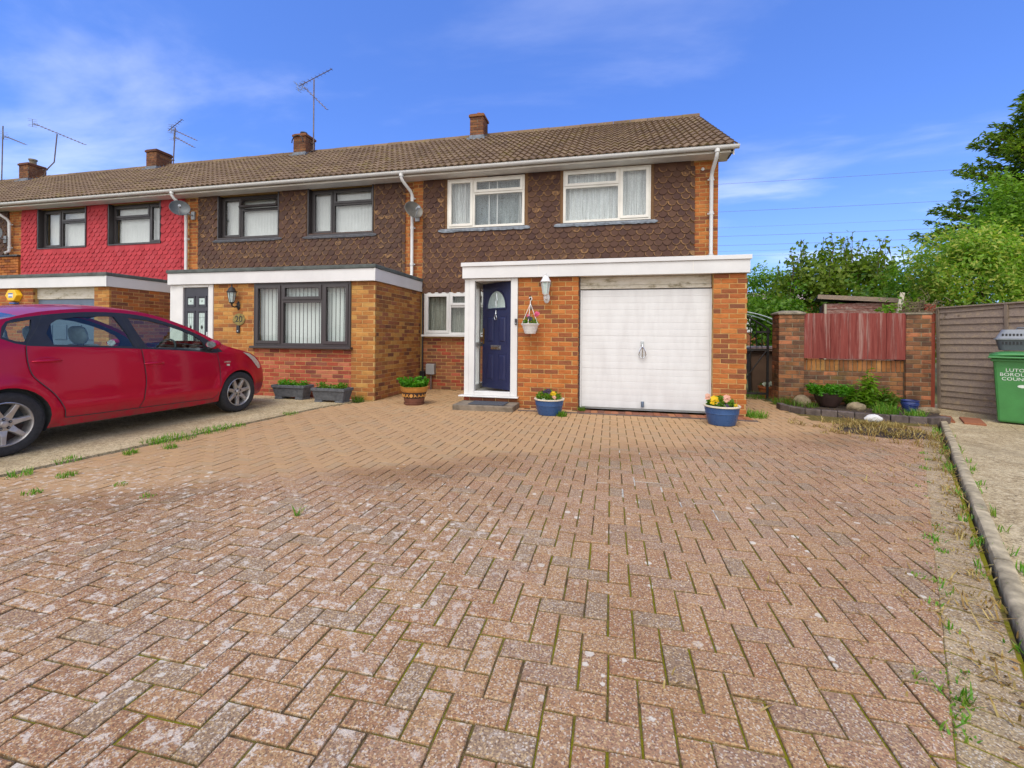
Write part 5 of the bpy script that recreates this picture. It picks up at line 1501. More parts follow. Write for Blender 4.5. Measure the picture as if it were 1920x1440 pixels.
# upper edge where the side turns into roof, screen and bonnet
EDGE = [(-0.72, 0.22), (-0.785, 0.40), (-0.79, 0.60), (-0.76, 0.80), (-0.70, 0.97), (-0.60, 1.07), (-0.40, 1.135), (-0.15, 1.215), (0.07, 1.285), (0.31, 1.355), (0.62, 1.405), (0.90, 1.425), (1.18, 1.420), (1.40, 1.395), (1.60, 1.345), (1.80, 1.275), (1.97, 1.205), (2.18, 1.095), (2.36, 0.995), (2.52, 0.945), (2.68, 0.905), (2.85, 0.855), (2.98, 0.795), (3.09, 0.715), (3.17, 0.62), (3.215, 0.52), (3.235, 0.42), (3.225, 0.30), (3.17, 0.20)]
def smooth_poly(pts, n=3):
    out = []
    for i in range(len(pts) - 1):
        p0 = pts[max(i - 1, 0)]; p1 = pts[i]; p2 = pts[i + 1]; p3 = pts[min(i + 2, len(pts) - 1)]
        for k in range(n):
            t = k / n
            out.append(tuple(0.5 * ((2 * b) + (-a + c) * t + (2 * a - 5 * b + 4 * c - d) * t * t + (-a + 3 * b - 3 * c + d) * t ** 3) for a, b, c, d in zip(p0, p1, p2, p3)))
    out.append(pts[-1]); return out
EDGE_S = smooth_poly(EDGE, 3)
def arch(f0, r_, z0, n=18, rev=False):
    a0 = math.asin((0.20 - z0) / r_)
    pts = [(f0 + r_ * math.cos(a), z0 + r_ * math.sin(a)) for a in [a0 + (math.pi - 2 * a0) * i / n for i in range(n + 1)]]
    return pts
WINL = smooth_poly([(-0.02, 1.090), (0.05, 1.250), (0.31, 1.320), (0.62, 1.368), (0.92, 1.388), (1.18, 1.382), (1.40, 1.352), (1.60, 1.300), (1.80, 1.228), (1.97, 1.155), (2.12, 1.070), (2.30, 0.905)], 3)
WINL += [(2.22, 0.893), (2.02, 0.905), (1.64, 0.940), (1.19, 0.968), (0.83, 0.990), (0.35, 1.010), (0.17, 1.020), (0.07, 1.045)]
def fill(polys, step=0.05):
    """triangulates polygon 0 less the others, with inner points for curvature"""
    V, E = [], []
    for pl in polys:
        b = len(V); V += [Vector(p) for p in pl]; E += [(b + i, b + (i + 1) % len(pl)) for i in range(len(pl))]
    xs = [p[0] for p in polys[0]]; zs = [p[1] for p in polys[0]]
    def dist_edge(x, z):
        best = 9
        for pl in polys:
            for i in range(len(pl)):
                a, b2 = Vector(pl[i]), Vector(pl[(i + 1) % len(pl)]); ab = b2 - a; l2 = ab.length_squared
                t = max(0, min(1, (Vector((x, z)) - a).dot(ab) / l2)) if l2 > 0 else 0
                best = min(best, (Vector((x, z)) - a - ab * t).length)
        return best
    for x in np.arange(min(xs), max(xs), step):
        for z in np.arange(min(zs), max(zs), step):
            if inside(polys[0], x, z) and not any(inside(p, x, z) for p in polys[1:]) and dist_edge(x, z) > step * 0.4: V.append(Vector((x, z)))
    vo, _, fo, *_r = delaunay_2d_cdt(V, E, [], 0, 1e-5)
    keep = []
    for f in fo:
        x = sum(vo[i][0] for i in f) / len(f); z = sum(vo[i][1] for i in f) / len(f)
        if inside(polys[0], x, z) and not any(inside(p, x, z) for p in polys[1:]): keep.append(tuple(f))
    return [tuple(v) for v in vo], keep
def skin(name, polys, mat, parent, side, off=0.0, step=0.04, thick=0.0, smooth=True):
    vo, fo = fill(polys, step)
    mb = MB()
    mb.add([(side * (wid(f, z) + off), f, z) for f, z in vo], [t if side > 0 else t[::-1] for t in fo])
    me = mb.mesh(name, mat, False)
    bm = bmesh.new(); bm.from_mesh(me); bmesh.ops.recalc_face_normals(bm, faces=bm.faces)
    if sum(f.normal.x * f.calc_area() for f in bm.faces) * side < 0: bmesh.ops.reverse_faces(bm, faces=bm.faces)
    bm.to_mesh(me); bm.free()
    if smooth: me.polygons.foreach_set("use_smooth", [True] * len(me.polygons))
    o = bpy.data.objects.new(name, me); link(o, parent)
    if thick:
        sm = o.modifiers.new('thick', 'SOLIDIFY'); sm.thickness = thick; sm.offset = 1
    return o
def ribbon(name, pts, mat, parent, side, w=0.007, off=0.003):
    mb = MB()
    P = [Vector(p) for p in pts]
    for i in range(len(P) - 1):
        t = (P[i + 1] - P[i]).normalized(); n_ = Vector((-t.y, t.x)) * w / 2
        q = [P[i] - n_, P[i + 1] - n_ + t * 0.002, P[i + 1] + n_ + t * 0.002, P[i] + n_]
        mb.quad(*[(side * (wid(a.x, a.y) + off), a.x, a.y) for a in q])
    return mb.build(name, mat, parent)
# body shell: sides with arches and window openings, and the strip across (roof, bonnet, ends)
out_side = EDGE_S + [(3.05, 0.185)] + arch(2.575, 0.335, 0.29) + arch(0.0, 0.335, 0.298) + [(-0.55, 0.20)]
out_side = EDGE_S + [p for p in arch(2.575, 0.335, 0.29)] + [(1.9, 0.185), (1.2, 0.190), (0.7, 0.195)] + [p for p in arch(0.0, 0.335, 0.298)]
def cross(i0, i1, name, mat, parent, lift=0.0, ny=17, inset=1.0):
    P = []
    pts = EDGE_S[i0:i1]
    for (f, z) in pts:
        ye = wid(f, z) * inset
        fr = min(1.0, max(0.0, (f - 2.5) / 0.7)); rr_ = min(1.0, max(0.0, (-0.45 - f) / 0.3))
        up = 0.055 if f < 2.4 else 0.055 * max(0.2, 1 - fr * 0.7)
        if z < 0.7: up *= max(0, (z - 0.3) / 0.4)
        for j in range(ny):
            y = -1 + 2 * j / (ny - 1)
            k = 1 - abs(y) ** 2.2
            P.append((y * ye, f + (0.34 * fr - 0.05 * rr_) * k + (0.09 * k if 1.5 < f < 2.42 else 0) * (min(1, (f - 1.5) / 0.4)), z + up * k + lift))
    mb = MB(); mb.sheet(P, len(pts), ny)
    return mb.build(name, mat, parent, smooth=True)
iF = lambda f, up=True: next(i for i, p in enumerate(EDGE_S) if p[0] >= f and i > 20)
i_roof0 = iF(0.10); i_roof1 = iF(1.52); i_bon0 = iF(2.36); i_nose = next(i for i, p in enumerate(EDGE_S) if p[0] > 3 and p[1] < 0.70)
i_hatch = next(i for i, p in enumerate(EDGE_S) if p[1] > 0.95)
body = cross(i_roof0, i_roof1 + 1, 'roof', MT['car_red'], CAR)
cross(i_bon0, i_nose + 1, 'bonnet', MT['car_red'], CAR)
cross(i_nose, len(EDGE_S), 'front_bumper', MT['car_red'], CAR)
cross(0, i_hatch + 1, 'tailgate', MT['car_red'], CAR)
cross(i_roof1, i_bon0 + 1, 'windscreen', MT['car_glass'], CAR)
cross(i_hatch, i_roof0 + 1, 'rear_window', MT['car_glass'], CAR)
Q_GL = smooth_poly([(0.055, 1.105), (0.115, 1.228), (0.225, 1.256), (0.215, 1.20)], 1)
QG = [(-0.005, 1.105), (0.06, 1.232), (0.245, 1.275), (0.215, 1.17), (0.155, 1.060), (0.09, 1.062)]
RG = [(0.365, 1.030), (0.330, 1.140), (0.385, 1.235), (0.45, 1.282), (0.62, 1.318), (0.92, 1.338), (1.00, 1.337), (1.085, 1.15), (1.125, 0.997), (0.83, 1.010)]
FG = [(1.150, 1.330), (1.20, 1.330), (1.40, 1.305), (1.60, 1.255), (1.80, 1.185), (1.95, 1.115), (2.03, 1.04), (2.055, 0.925), (1.64, 0.962), (1.275, 0.985), (1.21, 1.14)]
RD = [(0.145, 1.018), (0.150, 0.87), (0.180, 0.745), (0.245, 0.655), (0.335, 0.555), (0.400, 0.455), (0.440, 0.35), (0.455, 0.285), (0.80, 0.278), (1.165, 0.272), (1.195, 0.37), (1.222, 0.56), (1.212, 0.75), (1.185, 0.964), (0.83, 0.986), (0.35, 1.007)]
FDR = [(1.192, 0.963), (1.219, 0.75), (1.229, 0.56), (1.203, 0.37), (1.172, 0.272), (1.70, 0.262), (2.15, 0.250), (2.205, 0.30), (2.232, 0.46), (2.230, 0.68), (2.20, 0.888), (2.02, 0.901), (1.64, 0.936)]
for side in (1, -1):
    skin('body_side', [out_side, WINL], MT['car_red'], CAR, side)
    fr = skin('window_surround', [WINL, QG, RG, FG], MT['trim_black'], CAR, side, 0.001)
    for nm, pl in (('quarter_glass', QG), ('rear_door_glass', RG), ('front_door_glass', FG)):
        skin(nm, [pl], MT['car_glass'], CAR, side, -0.008, 0.09)
    ribbon('door_shut_line', [(0.34, 1.335), (0.27, 1.20), (0.165, 1.05), (0.148, 1.01)], MT['car_inside'], fr, side, 0.006, 0.004)
    ribbon('door_shut_line', [(1.075, 1.385), (1.13, 1.18), (1.187, 0.96)], MT['car_inside'], fr, side, 0.006, 0.004)
    d1 = skin('rear_door', [RD], MT['car_red'], CAR, side, 0.005)
    ribbon('door_seal', smooth_poly(RD[:8], 4) + RD[8:10], MT['car_inside'], d1, side, 0.008, 0.0085)
    d2 = skin('front_door', [FDR], MT['car_red'], CAR, side, 0.005)
    ribbon('door_seal', smooth_poly(FDR[:5], 4) + FDR[5:12], MT['car_inside'], d2, side, 0.007, 0.0085)
    for dr_, f, z in ((d1, 0.30, 0.868), (d2, 1.335, 0.790)):
        # handle bar over a dished recess
        mb = MB(); n = 16
        rec = [(f + 0.125 * math.cos(a), z - 0.004 + 0.045 * math.sin(a)) for a in [2 * math.pi * i / n for i in range(n)]]
        mb.add([(side * (wid(a, b) + 0.005), a, b) for a, b in rec] + [(side * (wid(f + (a - f) * 0.85, z) + 0.0005 + 0.0035), f + (a - f) * 0.85, z + (b - z) * 0.8) for a, b in rec], [(i, (i + 1) % n, n + (i + 1) % n, n + i) for i in range(n)])
        mb.build('handle_recess', MT['car_red'], dr_, smooth=True)
        mb = MB(); mb.prism([(f + 0.085 * math.cos(a) + 0.01, z - 0.006 + 0.030 * math.sin(a)) for a in [2 * math.pi * i / 12 for i in range(12)]], lambda a, b, d: (side * (wid(a, b) + d), a, b), 0.0042, 0.0048); mb.build('handle_shadow_gap', MT['car_inside'], dr_)
        mb = MB(); mb.tube([(side * (wid(f, z) + 0.004), f - 0.118, z), (side * (wid(f, z) + 0.024), f - 0.085, z + 0.002), (side * (wid(f, z) + 0.030), f, z + 0.003), (side * (wid(f, z) + 0.024), f + 0.085, z + 0.001), (side * (wid(f, z) + 0.004), f + 0.115, z)], [0.008, 0.013, 0.014, 0.013, 0.008], 10); mb.build('handle', MT['car_red'], dr_, smooth=True)
    # mirror
    mb = MB(); my = wid(2.10, 0.95)
    P = []
    for i in range(7):
        u = i / 6; rr_ = math.sin(math.pi * (0.12 + 0.80 * u)) 
        for j in range(12):
            a = 2 * math.pi * j / 12
            P.append((side * (my + 0.115 + 0.095 * math.cos(a) * (0.92 if math.cos(a) < 0 else 1) * (1 if i < 1 else rr_ ** 0.5)), 2.02 + 0.12 * u, 1.010 + 0.062 * math.sin(a) * (rr_ ** 0.5)))
    mb.v = P
    for i in range(6):
        for j in range(12): mb.f.append((i * 12 + j, i * 12 + (j + 1) % 12, (i + 1) * 12 + (j + 1) % 12, (i + 1) * 12 + j))
    mb.f.append(tuple(72 + j for j in range(12)))
    mir = mb.build('door_mirror', MT['car_red'], CAR, smooth=True)
    mb = MB(); mb.add([(side * (my + 0.115 + 0.083 * math.cos(a)), 2.024, 1.010 + 0.047 * math.sin(a)) for a in [2 * math.pi * j / 14 for j in range(14)]], [tuple(range(14))]); mb.build('mirror_glass', MT['chrome'], mir)
    mb = MB(); mb.tube([(side * (my - 0.01), 2.09, 0.935), (side * (my + 0.04), 2.09, 0.945), (side * (my + 0.075), 2.085, 0.97)], 0.022, 8); mb.build('mirror_arm', MT['trim_black'], mir, smooth=True)
    mb = MB(); mb.add([(side * (wid(a, b) + 0.004), a, b) for a, b in ((2.06, 0.925), (2.235, 0.905), (2.20, 1.0), (2.10, 1.075), (2.05, 1.05))], [(0, 1, 2, 3, 4)]); mb.build('mirror_base', MT['trim_black'], mir)
    # headlamp wrapping the front corner, rear lamp
    skin('headlight', [[(2.66, 0.885), (2.80, 0.858), (2.93, 0.800), (3.035, 0.725), (3.10, 0.655), (3.085, 0.615), (3.02, 0.620), (2.95, 0.675), (2.86, 0.755), (2.76, 0.825)]], MT['lamp_clear'], CAR, side, 0.006, 0.04)
    skin('tail_light', [[(-0.55, 1.03), (-0.66, 0.95), (-0.73, 0.80), (-0.74, 0.62), (-0.62, 0.64), (-0.58, 0.80)]], MT['lamp_red'], CAR, side, 0.005, 0.06)
    # badge on the front wing
    mb = MB(); mb.add([(side * (wid(a, b) + 0.004), a, b) for a, b in ((2.345, 0.700), (2.395, 0.697), (2.395, 0.722), (2.345, 0.725))], [(0, 1, 2, 3)]); mb.build('wing_badge', MT['lamp_clear'], CAR)
    # liners
    for f0, z0 in ((0.0, 0.298), (2.575, 0.29)):
        mb = MB(); n = 18
        A0 = [(f0 + 0.345 * math.cos(a), z0 + 0.345 * math.sin(a)) for a in [math.pi * (-0.12 + 1.24 * i / n) for i in range(n + 1)]]
        P = []
        for f, z in A0: P += [(side * (wid(f, z) - 0.012), f, z), (side * 0.50, f, z)]
        mb.sheet(P, n + 1, 2)
        mb.add([(side * 0.505, f, z) for f, z in A0], [tuple(range(n + 1))])
        mb.build('wheel_arch_liner', MT['car_inside'], CAR)
# lettering beside the badge
def text(name, body_, size, mat, parent, mx, ext=0.0006, align='CENTER', sx=1.0):
    c = bpy.data.curves.new(name, 'FONT'); c.body = body_; c.size = size; c.extrude = ext; c.align_x = align; c.align_y = 'CENTER'
    c.resolution_u = 3
    tmp = bpy.data.objects.new(name + '_tmp', c); COL.objects.link(tmp)
    me = bpy.data.meshes.new_from_object(tmp.evaluated_get(bpy.context.evaluated_depsgraph_get()))
    bpy.data.objects.remove(tmp); bpy.data.curves.remove(c)
    me.name = name; me.materials.clear(); me.materials.append(MT[mat])
    o = bpy.data.objects.new(name, me); link(o, parent)
    o.matrix_basis = mx @ Matrix.Diagonal((sx, 1, 1, 1)); return o
text('wing_lettering', 'HYBRID', 0.030, 'lamp_clear', CAR, Matrix.Translation((wid(2.36, 0.752) + 0.004, 2.36, 0.752)) @ Matrix.Rotation(R(90), 4, 'Z') @ Matrix.Rotation(R(90), 4, 'X'), sx=1.05)
# wheels
def make_wheel(loc, side, yaw):
    RT = 0.298
    w = MB().lathe([(0.205, -0.085), (0.235, -0.094), (0.270, -0.092), (0.288, -0.082), (RT, -0.062), (RT, 0.062), (0.288, 0.082), (0.270, 0.092), (0.235, 0.094), (0.205, 0.085)], 40)
    m0 = Matrix.Rotation(R(90), 4, 'Y')
    w.v = [tuple(m0 @ Vector(v)) for v in w.v]
    ty = w.build('wheel', MT['tyre'], CAR, smooth=True)
    ty.matrix_basis = Matrix.Translation(loc) @ Matrix.Rotation(yaw, 4, 'Z') @ Matrix.Rotation(0 if side > 0 else math.pi, 4, 'Z')
    # rim barrel, dished back, spokes, cap, nuts: outer face is +x in wheel space
    mb = MB().lathe([(0.206, 0.084), (0.198, 0.088), (0.190, 0.078), (0.183, 0.02), (0.180, -0.05)], 40); mb.v = [tuple(m0 @ Vector(v)) for v in mb.v]
    mb.build('rim', MT['alloy'], ty, smooth=True)
    mb = MB().lathe([(0.0, -0.01), (0.182, -0.012)], 24); mb.v = [tuple(m0 @ Vector(v)) for v in mb.v]; mb.build('brake_disc', MT['brake'], ty)
    for k in range(7):
        a = 2 * math.pi * k / 7 + 0.18
        mb = MB(); c, s = math.cos(a), math.sin(a)
        def P(r_, t, x): return (x, r_ * c - t * s, r_ * s + t * c)
        mb.add([P(0.045, -0.034, 0.058), P(0.045, 0.034, 0.058), P(0.11, 0.021, 0.070), P(0.11, -0.021, 0.070), P(0.192, -0.016, 0.076), P(0.192, 0.016, 0.076),
                P(0.045, -0.038, 0.025), P(0.045, 0.038, 0.025), P(0.11, 0.030, 0.035), P(0.11, -0.030, 0.035), P(0.192, -0.026, 0.045), P(0.192, 0.026, 0.045)],
               [(0, 1, 2, 3), (3, 2, 5, 4), (0, 3, 9, 6), (3, 4, 10, 9), (1, 7, 8, 2), (2, 8, 11, 5), (6, 9, 8, 7), (9, 10, 11, 8)])
        mb.build('spoke', MT['alloy'], ty, bevel=0.004)
    mb = MB().lathe([(0.064, 0.04), (0.064, 0.060), (0.058, 0.063), (0.034, 0.060), (0.032, 0.070), (0.026, 0.076), (0.0, 0.079)], 24); mb.v = [tuple(m0 @ Vector(v)) for v in mb.v]; mb.build('hub', MT['alloy'], ty, smooth=True)
    for k in range(5):
        a = 2 * math.pi * k / 5 + 0.4
        mb = MB().lathe([(0.0135, 0.0), (0.0135, 0.003)], 10, (0, 0, 0), None, True); mb.v = [tuple(m0 @ Vector(v) + Vector((0.0615, 0.047 * math.cos(a), 0.047 * math.sin(a)))) for v in mb.v]
        mb.build('nut_recess', MT['trim_black'], ty)
        mb = MB().lathe([(0.006, 0.0), (0.006, 0.008), (0.0, 0.009)], 6); mb.v = [tuple(m0 @ Vector(v) + Vector((0.064, 0.047 * math.cos(a), 0.047 * math.sin(a)))) for v in mb.v]; mb.build('wheel_nut', MT['steel'], ty)
for f0 in (0.0, 2.575):
    for side in (1, -1): make_wheel((side * (HW - 0.098), f0, 0.298), side, 0)
# cabin: floor tub, dash, seats with headrests, steering wheel, far trim
mb = MB(); mb.box(-0.70, 0.70, -0.55, 2.45, 0.24, 0.27); mb.box(-0.72, -0.70, -0.1, 2.3, 0.27, 0.86); mb.box(0.70, 0.72, -0.1, 2.3, 0.27, 0.86); mb.box(-0.70, 0.70, 2.38, 2.42, 0.27, 0.88); mb.box(-0.66, 0.66, -0.62, -0.56, 0.27, 0.90)
mb.box(-0.62, 0.62, -0.55, 0.02, 0.80, 0.82)
mb.build('cabin_tub', MT['car_inside'], CAR)
mb = MB(); mb.prism([(1.92, 0.72), (1.98, 0.90), (2.10, 0.955), (2.34, 0.93), (2.37, 0.70)], lambda a, b, d: (d, a, b), -0.68, 0.68); mb.build('dashboard', MT['car_inside'], CAR, bevel=0.02)
cross(i_roof0, i_roof1 + 1, 'headlining', MT['car_inside'], CAR, -0.025, 17, 0.97)
for side in (1, -1): skin('pillar_lining', [WINL, QG, RG, FG], MT['car_inside'], CAR, side, -0.022)
def seat(x, f):
    P = [(f + 0.52, 0.46), (f + 0.50, 0.54), (f + 0.12, 0.50), (f + 0.02, 0.62), (f - 0.10, 1.02), (f - 0.17, 1.03), (f - 0.15, 0.60), (f - 0.06, 0.42)]
    mb = MB(); mb.prism(P, lambda a, b, d: (d, a, b), x - 0.235, x + 0.235); s = mb.build('seat', MT['seat_cloth'], CAR, bevel=0.05)
    mb = MB()
    m = Matrix.Translation((x, f - 0.185, 1.125)) @ Matrix.Rotation(R(12), 4, 'X')
    prof = [(0.001, -0.10), (0.6, -0.095), (0.95, -0.05), (1.0, 0.02), (0.88, 0.075), (0.5, 0.10), (0.001, 0.105)]
    for r_, z in prof:
        for k in range(16):
            a = 2 * math.pi * k / 16; mb.v.append(tuple(m @ Vector((0.130 * r_ * math.cos(a), 0.055 * r_ * math.sin(a), z))))
    for i in range(len(prof) - 1):
        for k in range(16): mb.f.append((i * 16 + k, i * 16 + (k + 1) % 16, (i + 1) * 16 + (k + 1) % 16, (i + 1) * 16 + k))
    mb.build('headrest', MT['seat_cloth'], s, smooth=True)
    mb = MB()
    for dx in (-0.05, 0.05): mb.tube([(x + dx, f - 0.15, 0.99), (x + dx, f - 0.18, 1.07)], 0.007, 6)
    mb.build('headrest_post', MT['chrome'], s)
for x in (0.36, -0.36): seat(x, 1.02)
for x in (0.40, 0.0, -0.40): seat(x, 0.32)
mb = MB(); mw = Matrix.Translation((0.36, 1.80, 0.915)) @ Matrix.Rotation(R(64), 4, 'X')
mb.tube([tuple(mw @ Vector((0.175 * math.cos(a), 0.175 * math.sin(a), 0))) for a in [2 * math.pi * i / 28 for i in range(29)]], 0.013, 8, False)
for a in (0, math.pi, -math.pi / 2): mb.tube([tuple(mw @ Vector((0, 0, -0.02))), tuple(mw @ Vector((0.17 * math.cos(a), 0.17 * math.sin(a), 0)))], 0.014, 6)
mb.build('steering_wheel', MT['car_inside'], CAR, smooth=True)
mb = MB()
for x0_, f_ in ((0.36, 2.42), (-0.25, 2.42)): mb.tube([(x0_, f_, 0.965), (x0_ - 0.45, f_ - 0.04, 1.01)], 0.006, 5)
mb.build('wiper', MT['trim_black'], CAR)
mb = MB(); mb.box(-0.60, 0.60, 0.33, 2.25, 0.165, 0.24); mb.box(-0.55, 0.55, -0.6, 3.0, 0.17, 0.235); mb.build('underbody', MT['car_inside'], CAR)
# ---------------------------------------------------------------- things on walls and roofs
def aerial(label, mast, booms, group='television aerials'):
    t = thing('tv_aerial', label, 'aerial', mast[0], group=group)
    mb = MB(); mb.tube(mast, 0.019, 8); mb.build('mast', MT['mast_metal'], t, smooth=True)
    for (a, b, n, refl) in booms:
        a, b = Vector(a), Vector(b); d = (b - a).normalized()
        side = d.cross(Vector((0, 0.5, 0.85))).normalized() if abs(d.z) < 0.9 else Vector((1, 0, 0))
        side = Vector((0.25, 0.95, 0.15)); side = (side - d * side.dot(d)).normalized()
        mb = MB(); mb.tube([a, b], 0.012, 6); bo = mb.build('boom', MT['mast_metal'], t)
        for k in range(n):
            p = a + (b - a) * ((k + 0.8) / n); l = 0.10 - 0.03 * k / n
            mb = MB(); mb.tube([p - side * l, p + side * l], 0.006, 5); mb.build('element', MT['mast_metal'], bo)
        if refl:
            up = d.cross(side).normalized()
            mb = MB()
            for q in (-0.13, -0.07, 0.07, 0.13): mb.tube([a + up * q - side * 0.13 + d * (-0.05 - abs(q) * 0.2), a + up * q + side * 0.13 + d * (-0.05 - abs(q) * 0.2)], 0.006, 5)
            mb.tube([a + up * 0.14 - d * 0.07, a - up * 0.14 - d * 0.07], 0.008, 5)
            mb.tube([a + d * 0.06 + side * 0.08 + up * 0.03, a + d * 0.06 + side * 0.08 - up * 0.03, a + d * 0.06 - side * 0.08 - up * 0.03, a + d * 0.06 - side * 0.08 + up * 0.03, a + d * 0.06 + side * 0.08 + up * 0.03], 0.006, 5)
            mb.build('reflector', MT['galv_grey'], bo)
    mb = MB(); p = Vector(mast[0])
    mb.box(p.x - 0.06, p.x + 0.03, p.y - 0.03, p.y + 0.03, p.z + 0.02, p.z + 0.05); mb.box(p.x - 0.06, p.x + 0.03, p.y - 0.03, p.y + 0.03, p.z + 0.25, p.z + 0.28)
    mb.build('bracket', MT['mast_metal'], t)
    return t
aerial('tall aerial with two crossed booms on the chimney above the dark-windowed house', [(-9.19, 12.2, 6.95), (-9.19, 12.2, 9.22)], [((-9.72, 12.2, 9.08), (-8.55, 12.2, 9.48), 9, True), ((-9.58, 12.25, 9.05), (-8.75, 12.25, 8.25), 8, True)])
aerial('aerial with three spread booms on the chimney above the red-tiled house', [(-14.78, 12.3, 6.9), (-14.70, 12.3, 8.28)], [((-15.0, 12.3, 8.20), (-14.40, 12.3, 8.53), 6, False), ((-14.80, 12.3, 8.22), (-13.80, 12.3, 7.76), 8, True), ((-14.70, 12.3, 7.95), (-13.90, 12.3, 7.53), 7, True)])
aerial('aerial on a cranked pole with one long sloping boom', [(-20.75, 12.3, 7.0), (-20.66, 12.3, 7.24), (-20.25, 12.3, 7.52), (-20.12, 12.3, 8.55)], [((-21.30, 12.3, 9.06), (-18.75, 12.3, 8.04), 14, True)])
aerial('straight aerial mast with one short boom at the far left edge of the roofs', [(-22.95, 12.3, 6.75), (-22.90, 12.3, 9.12)], [((-22.80, 12.3, 8.72), (-21.71, 12.3, 8.30), 8, True)])
mb = MB(); mb.tube([(-9.50 + 0.20 * math.cos(a), 11.86, 7.12 + 0.22 * math.sin(a)) for a in [math.pi * i / 12 for i in range(13)]], 0.016, 6)
tag(mb.build('chimney_bracket', MT['iron_black'], None), 'dark hoop bracket strapped on the chimney of the dark-windowed house', 'bracket')

def dish(label, c, aim_az, mat, dia=0.56):
    t = thing('satellite_dish', label, 'satellite dish', tuple(c), group='satellite dishes under the eaves')
    n = 28; mb = MB(); rings = 5
    m = Matrix.Translation(c) @ Matrix.Rotation(R(aim_az), 4, 'Z') @ Matrix.Rotation(R(70), 4, 'X')
    prof = [(dia / 2 * i / rings, 0.07 * (i / rings) ** 2) for i in range(rings + 1)]
    prof = [(max(0.004, r_), z) for r_, z in prof] + [(dia / 2 + 0.006, 0.066)] + [(max(0.004, dia / 2 * i / rings), 0.07 * (i / rings) ** 2 - 0.006) for i in range(rings, -1, -1)]
    mb.lathe(prof, n, (0, 0, 0), m); mb.build('reflector', MT[mat], t, smooth=True)
    f = m @ Vector((0, -0.10, 0.32)); e = m @ Vector((0, -dia / 2, 0.06))
    mb = MB(); mb.tube([e, m @ Vector((0, -dia / 2 + 0.02, 0.12)), f], 0.010, 6); mb.build('feed_arm', MT['galv_grey'], t)
    mb = MB(); mb.tube([f, f + (m.to_3x3() @ Vector((0, 0.02, -0.11)))], [0.030, 0.026], 10); mb.build('receiver', MT['galv_grey'], t, smooth=True)
    mb = MB(); mb.tube([m @ Vector((0, 0, -0.01)), Vector(c) + Vector((0.0, 0.12, -0.06)), Vector((c[0], 9.06, c[2] - 0.06))], 0.018, 8); mb.box(c[0] - 0.05, c[0] + 0.05, 9.055, 9.088, c[2] - 0.16, c[2] + 0.04); mb.build('wall_bracket', MT['galv_grey'], t)
simple('dish_grey', lin('4e5254'), 0.5, 0.1, 0.25, 7)
simple('dish_rusty', lin('625e56'), 0.55, 0.1, 0.35, 4)
dish('small mesh grey satellite dish on the brick strip beside the white-windowed house', (-4.20, 8.84, 3.86), 48, 'dish_rusty', 0.40)
dish('grey satellite dish beside the right edge of the red tiles', (-10.26, 8.72, 4.20), 48, 'dish_grey', 0.41)
dish('dark satellite dish beside the left edge of the red tiles, cut by the frame', (-16.75, 8.70, 3.86), 40, 'dish_grey', 0.62)

def lantern(label, x, y, z, mat, s=1.0, side=0.0, rz=0):
    """half lantern: back plate, arm, six-sided glazed body, roof and finial; hangs above its arm"""
    t = thing('wall_lantern', label, 'lantern', (x, y, z))
    m0 = Matrix.Translation((x, y, z)) @ Matrix.Rotation(rz, 4, 'Z') @ Matrix.Scale(s, 4)
    def B(nm, mb, mm): mb.v = [tuple(m0 @ Vector(v)) for v in mb.v]; return mb.build(nm, mm, t, smooth=True)
    mb = MB(); mb.lathe([(0.001, 0.03), (0.030, 0.026), (0.050, 0.010), (0.055, 0)], 16, (0, 0, 0), Matrix.Rotation(R(90), 4, 'X') @ Matrix.Diagonal((1, 1.7, 1, 1))); B('back_plate', mb, MT[mat])
    mb = MB(); mb.tube([(0, -0.02, -0.01), (0, -0.07, -0.035), (0, -0.12, -0.02), (0, -0.13, 0.03)], [0.016, 0.013, 0.013, 0.018], 8); B('arm', mb, MT[mat])
    mb = MB(); mb.lathe([(0.022, 0.03), (0.04, 0.045), (0.045, 0.06)], 6, (0, -0.13, 0)); mb.lathe([(0.088, 0.255), (0.092, 0.265), (0.070, 0.300), (0.050, 0.345), (0.020, 0.362), (0.010, 0.38), (0.014, 0.395), (0.0, 0.43)], 12, (0, -0.13, 0))
    for k in range(6):
        a = 2 * math.pi * k / 6; mb.tube([(0.045 * math.cos(a), -0.13 + 0.045 * math.sin(a), 0.06), (0.078 * math.cos(a), -0.13 + 0.078 * math.sin(a), 0.256)], 0.005, 4)
    B('cage', mb, MT[mat])
    mb = MB(); mb.lathe([(0.042, 0.06), (0.075, 0.255)], 6, (0, -0.13, 0)); B('glass', mb, MT['frost_glass'])
    return t
lantern('white lantern wall light on the orange brick above the hanging basket', -1.025, Y0, 1.80, 'white_plastic', 0.95)
lantern('black lantern wall light beside the black front door', -7.00, Y0, 1.72, 'iron_black', 0.95, rz=R(-20))
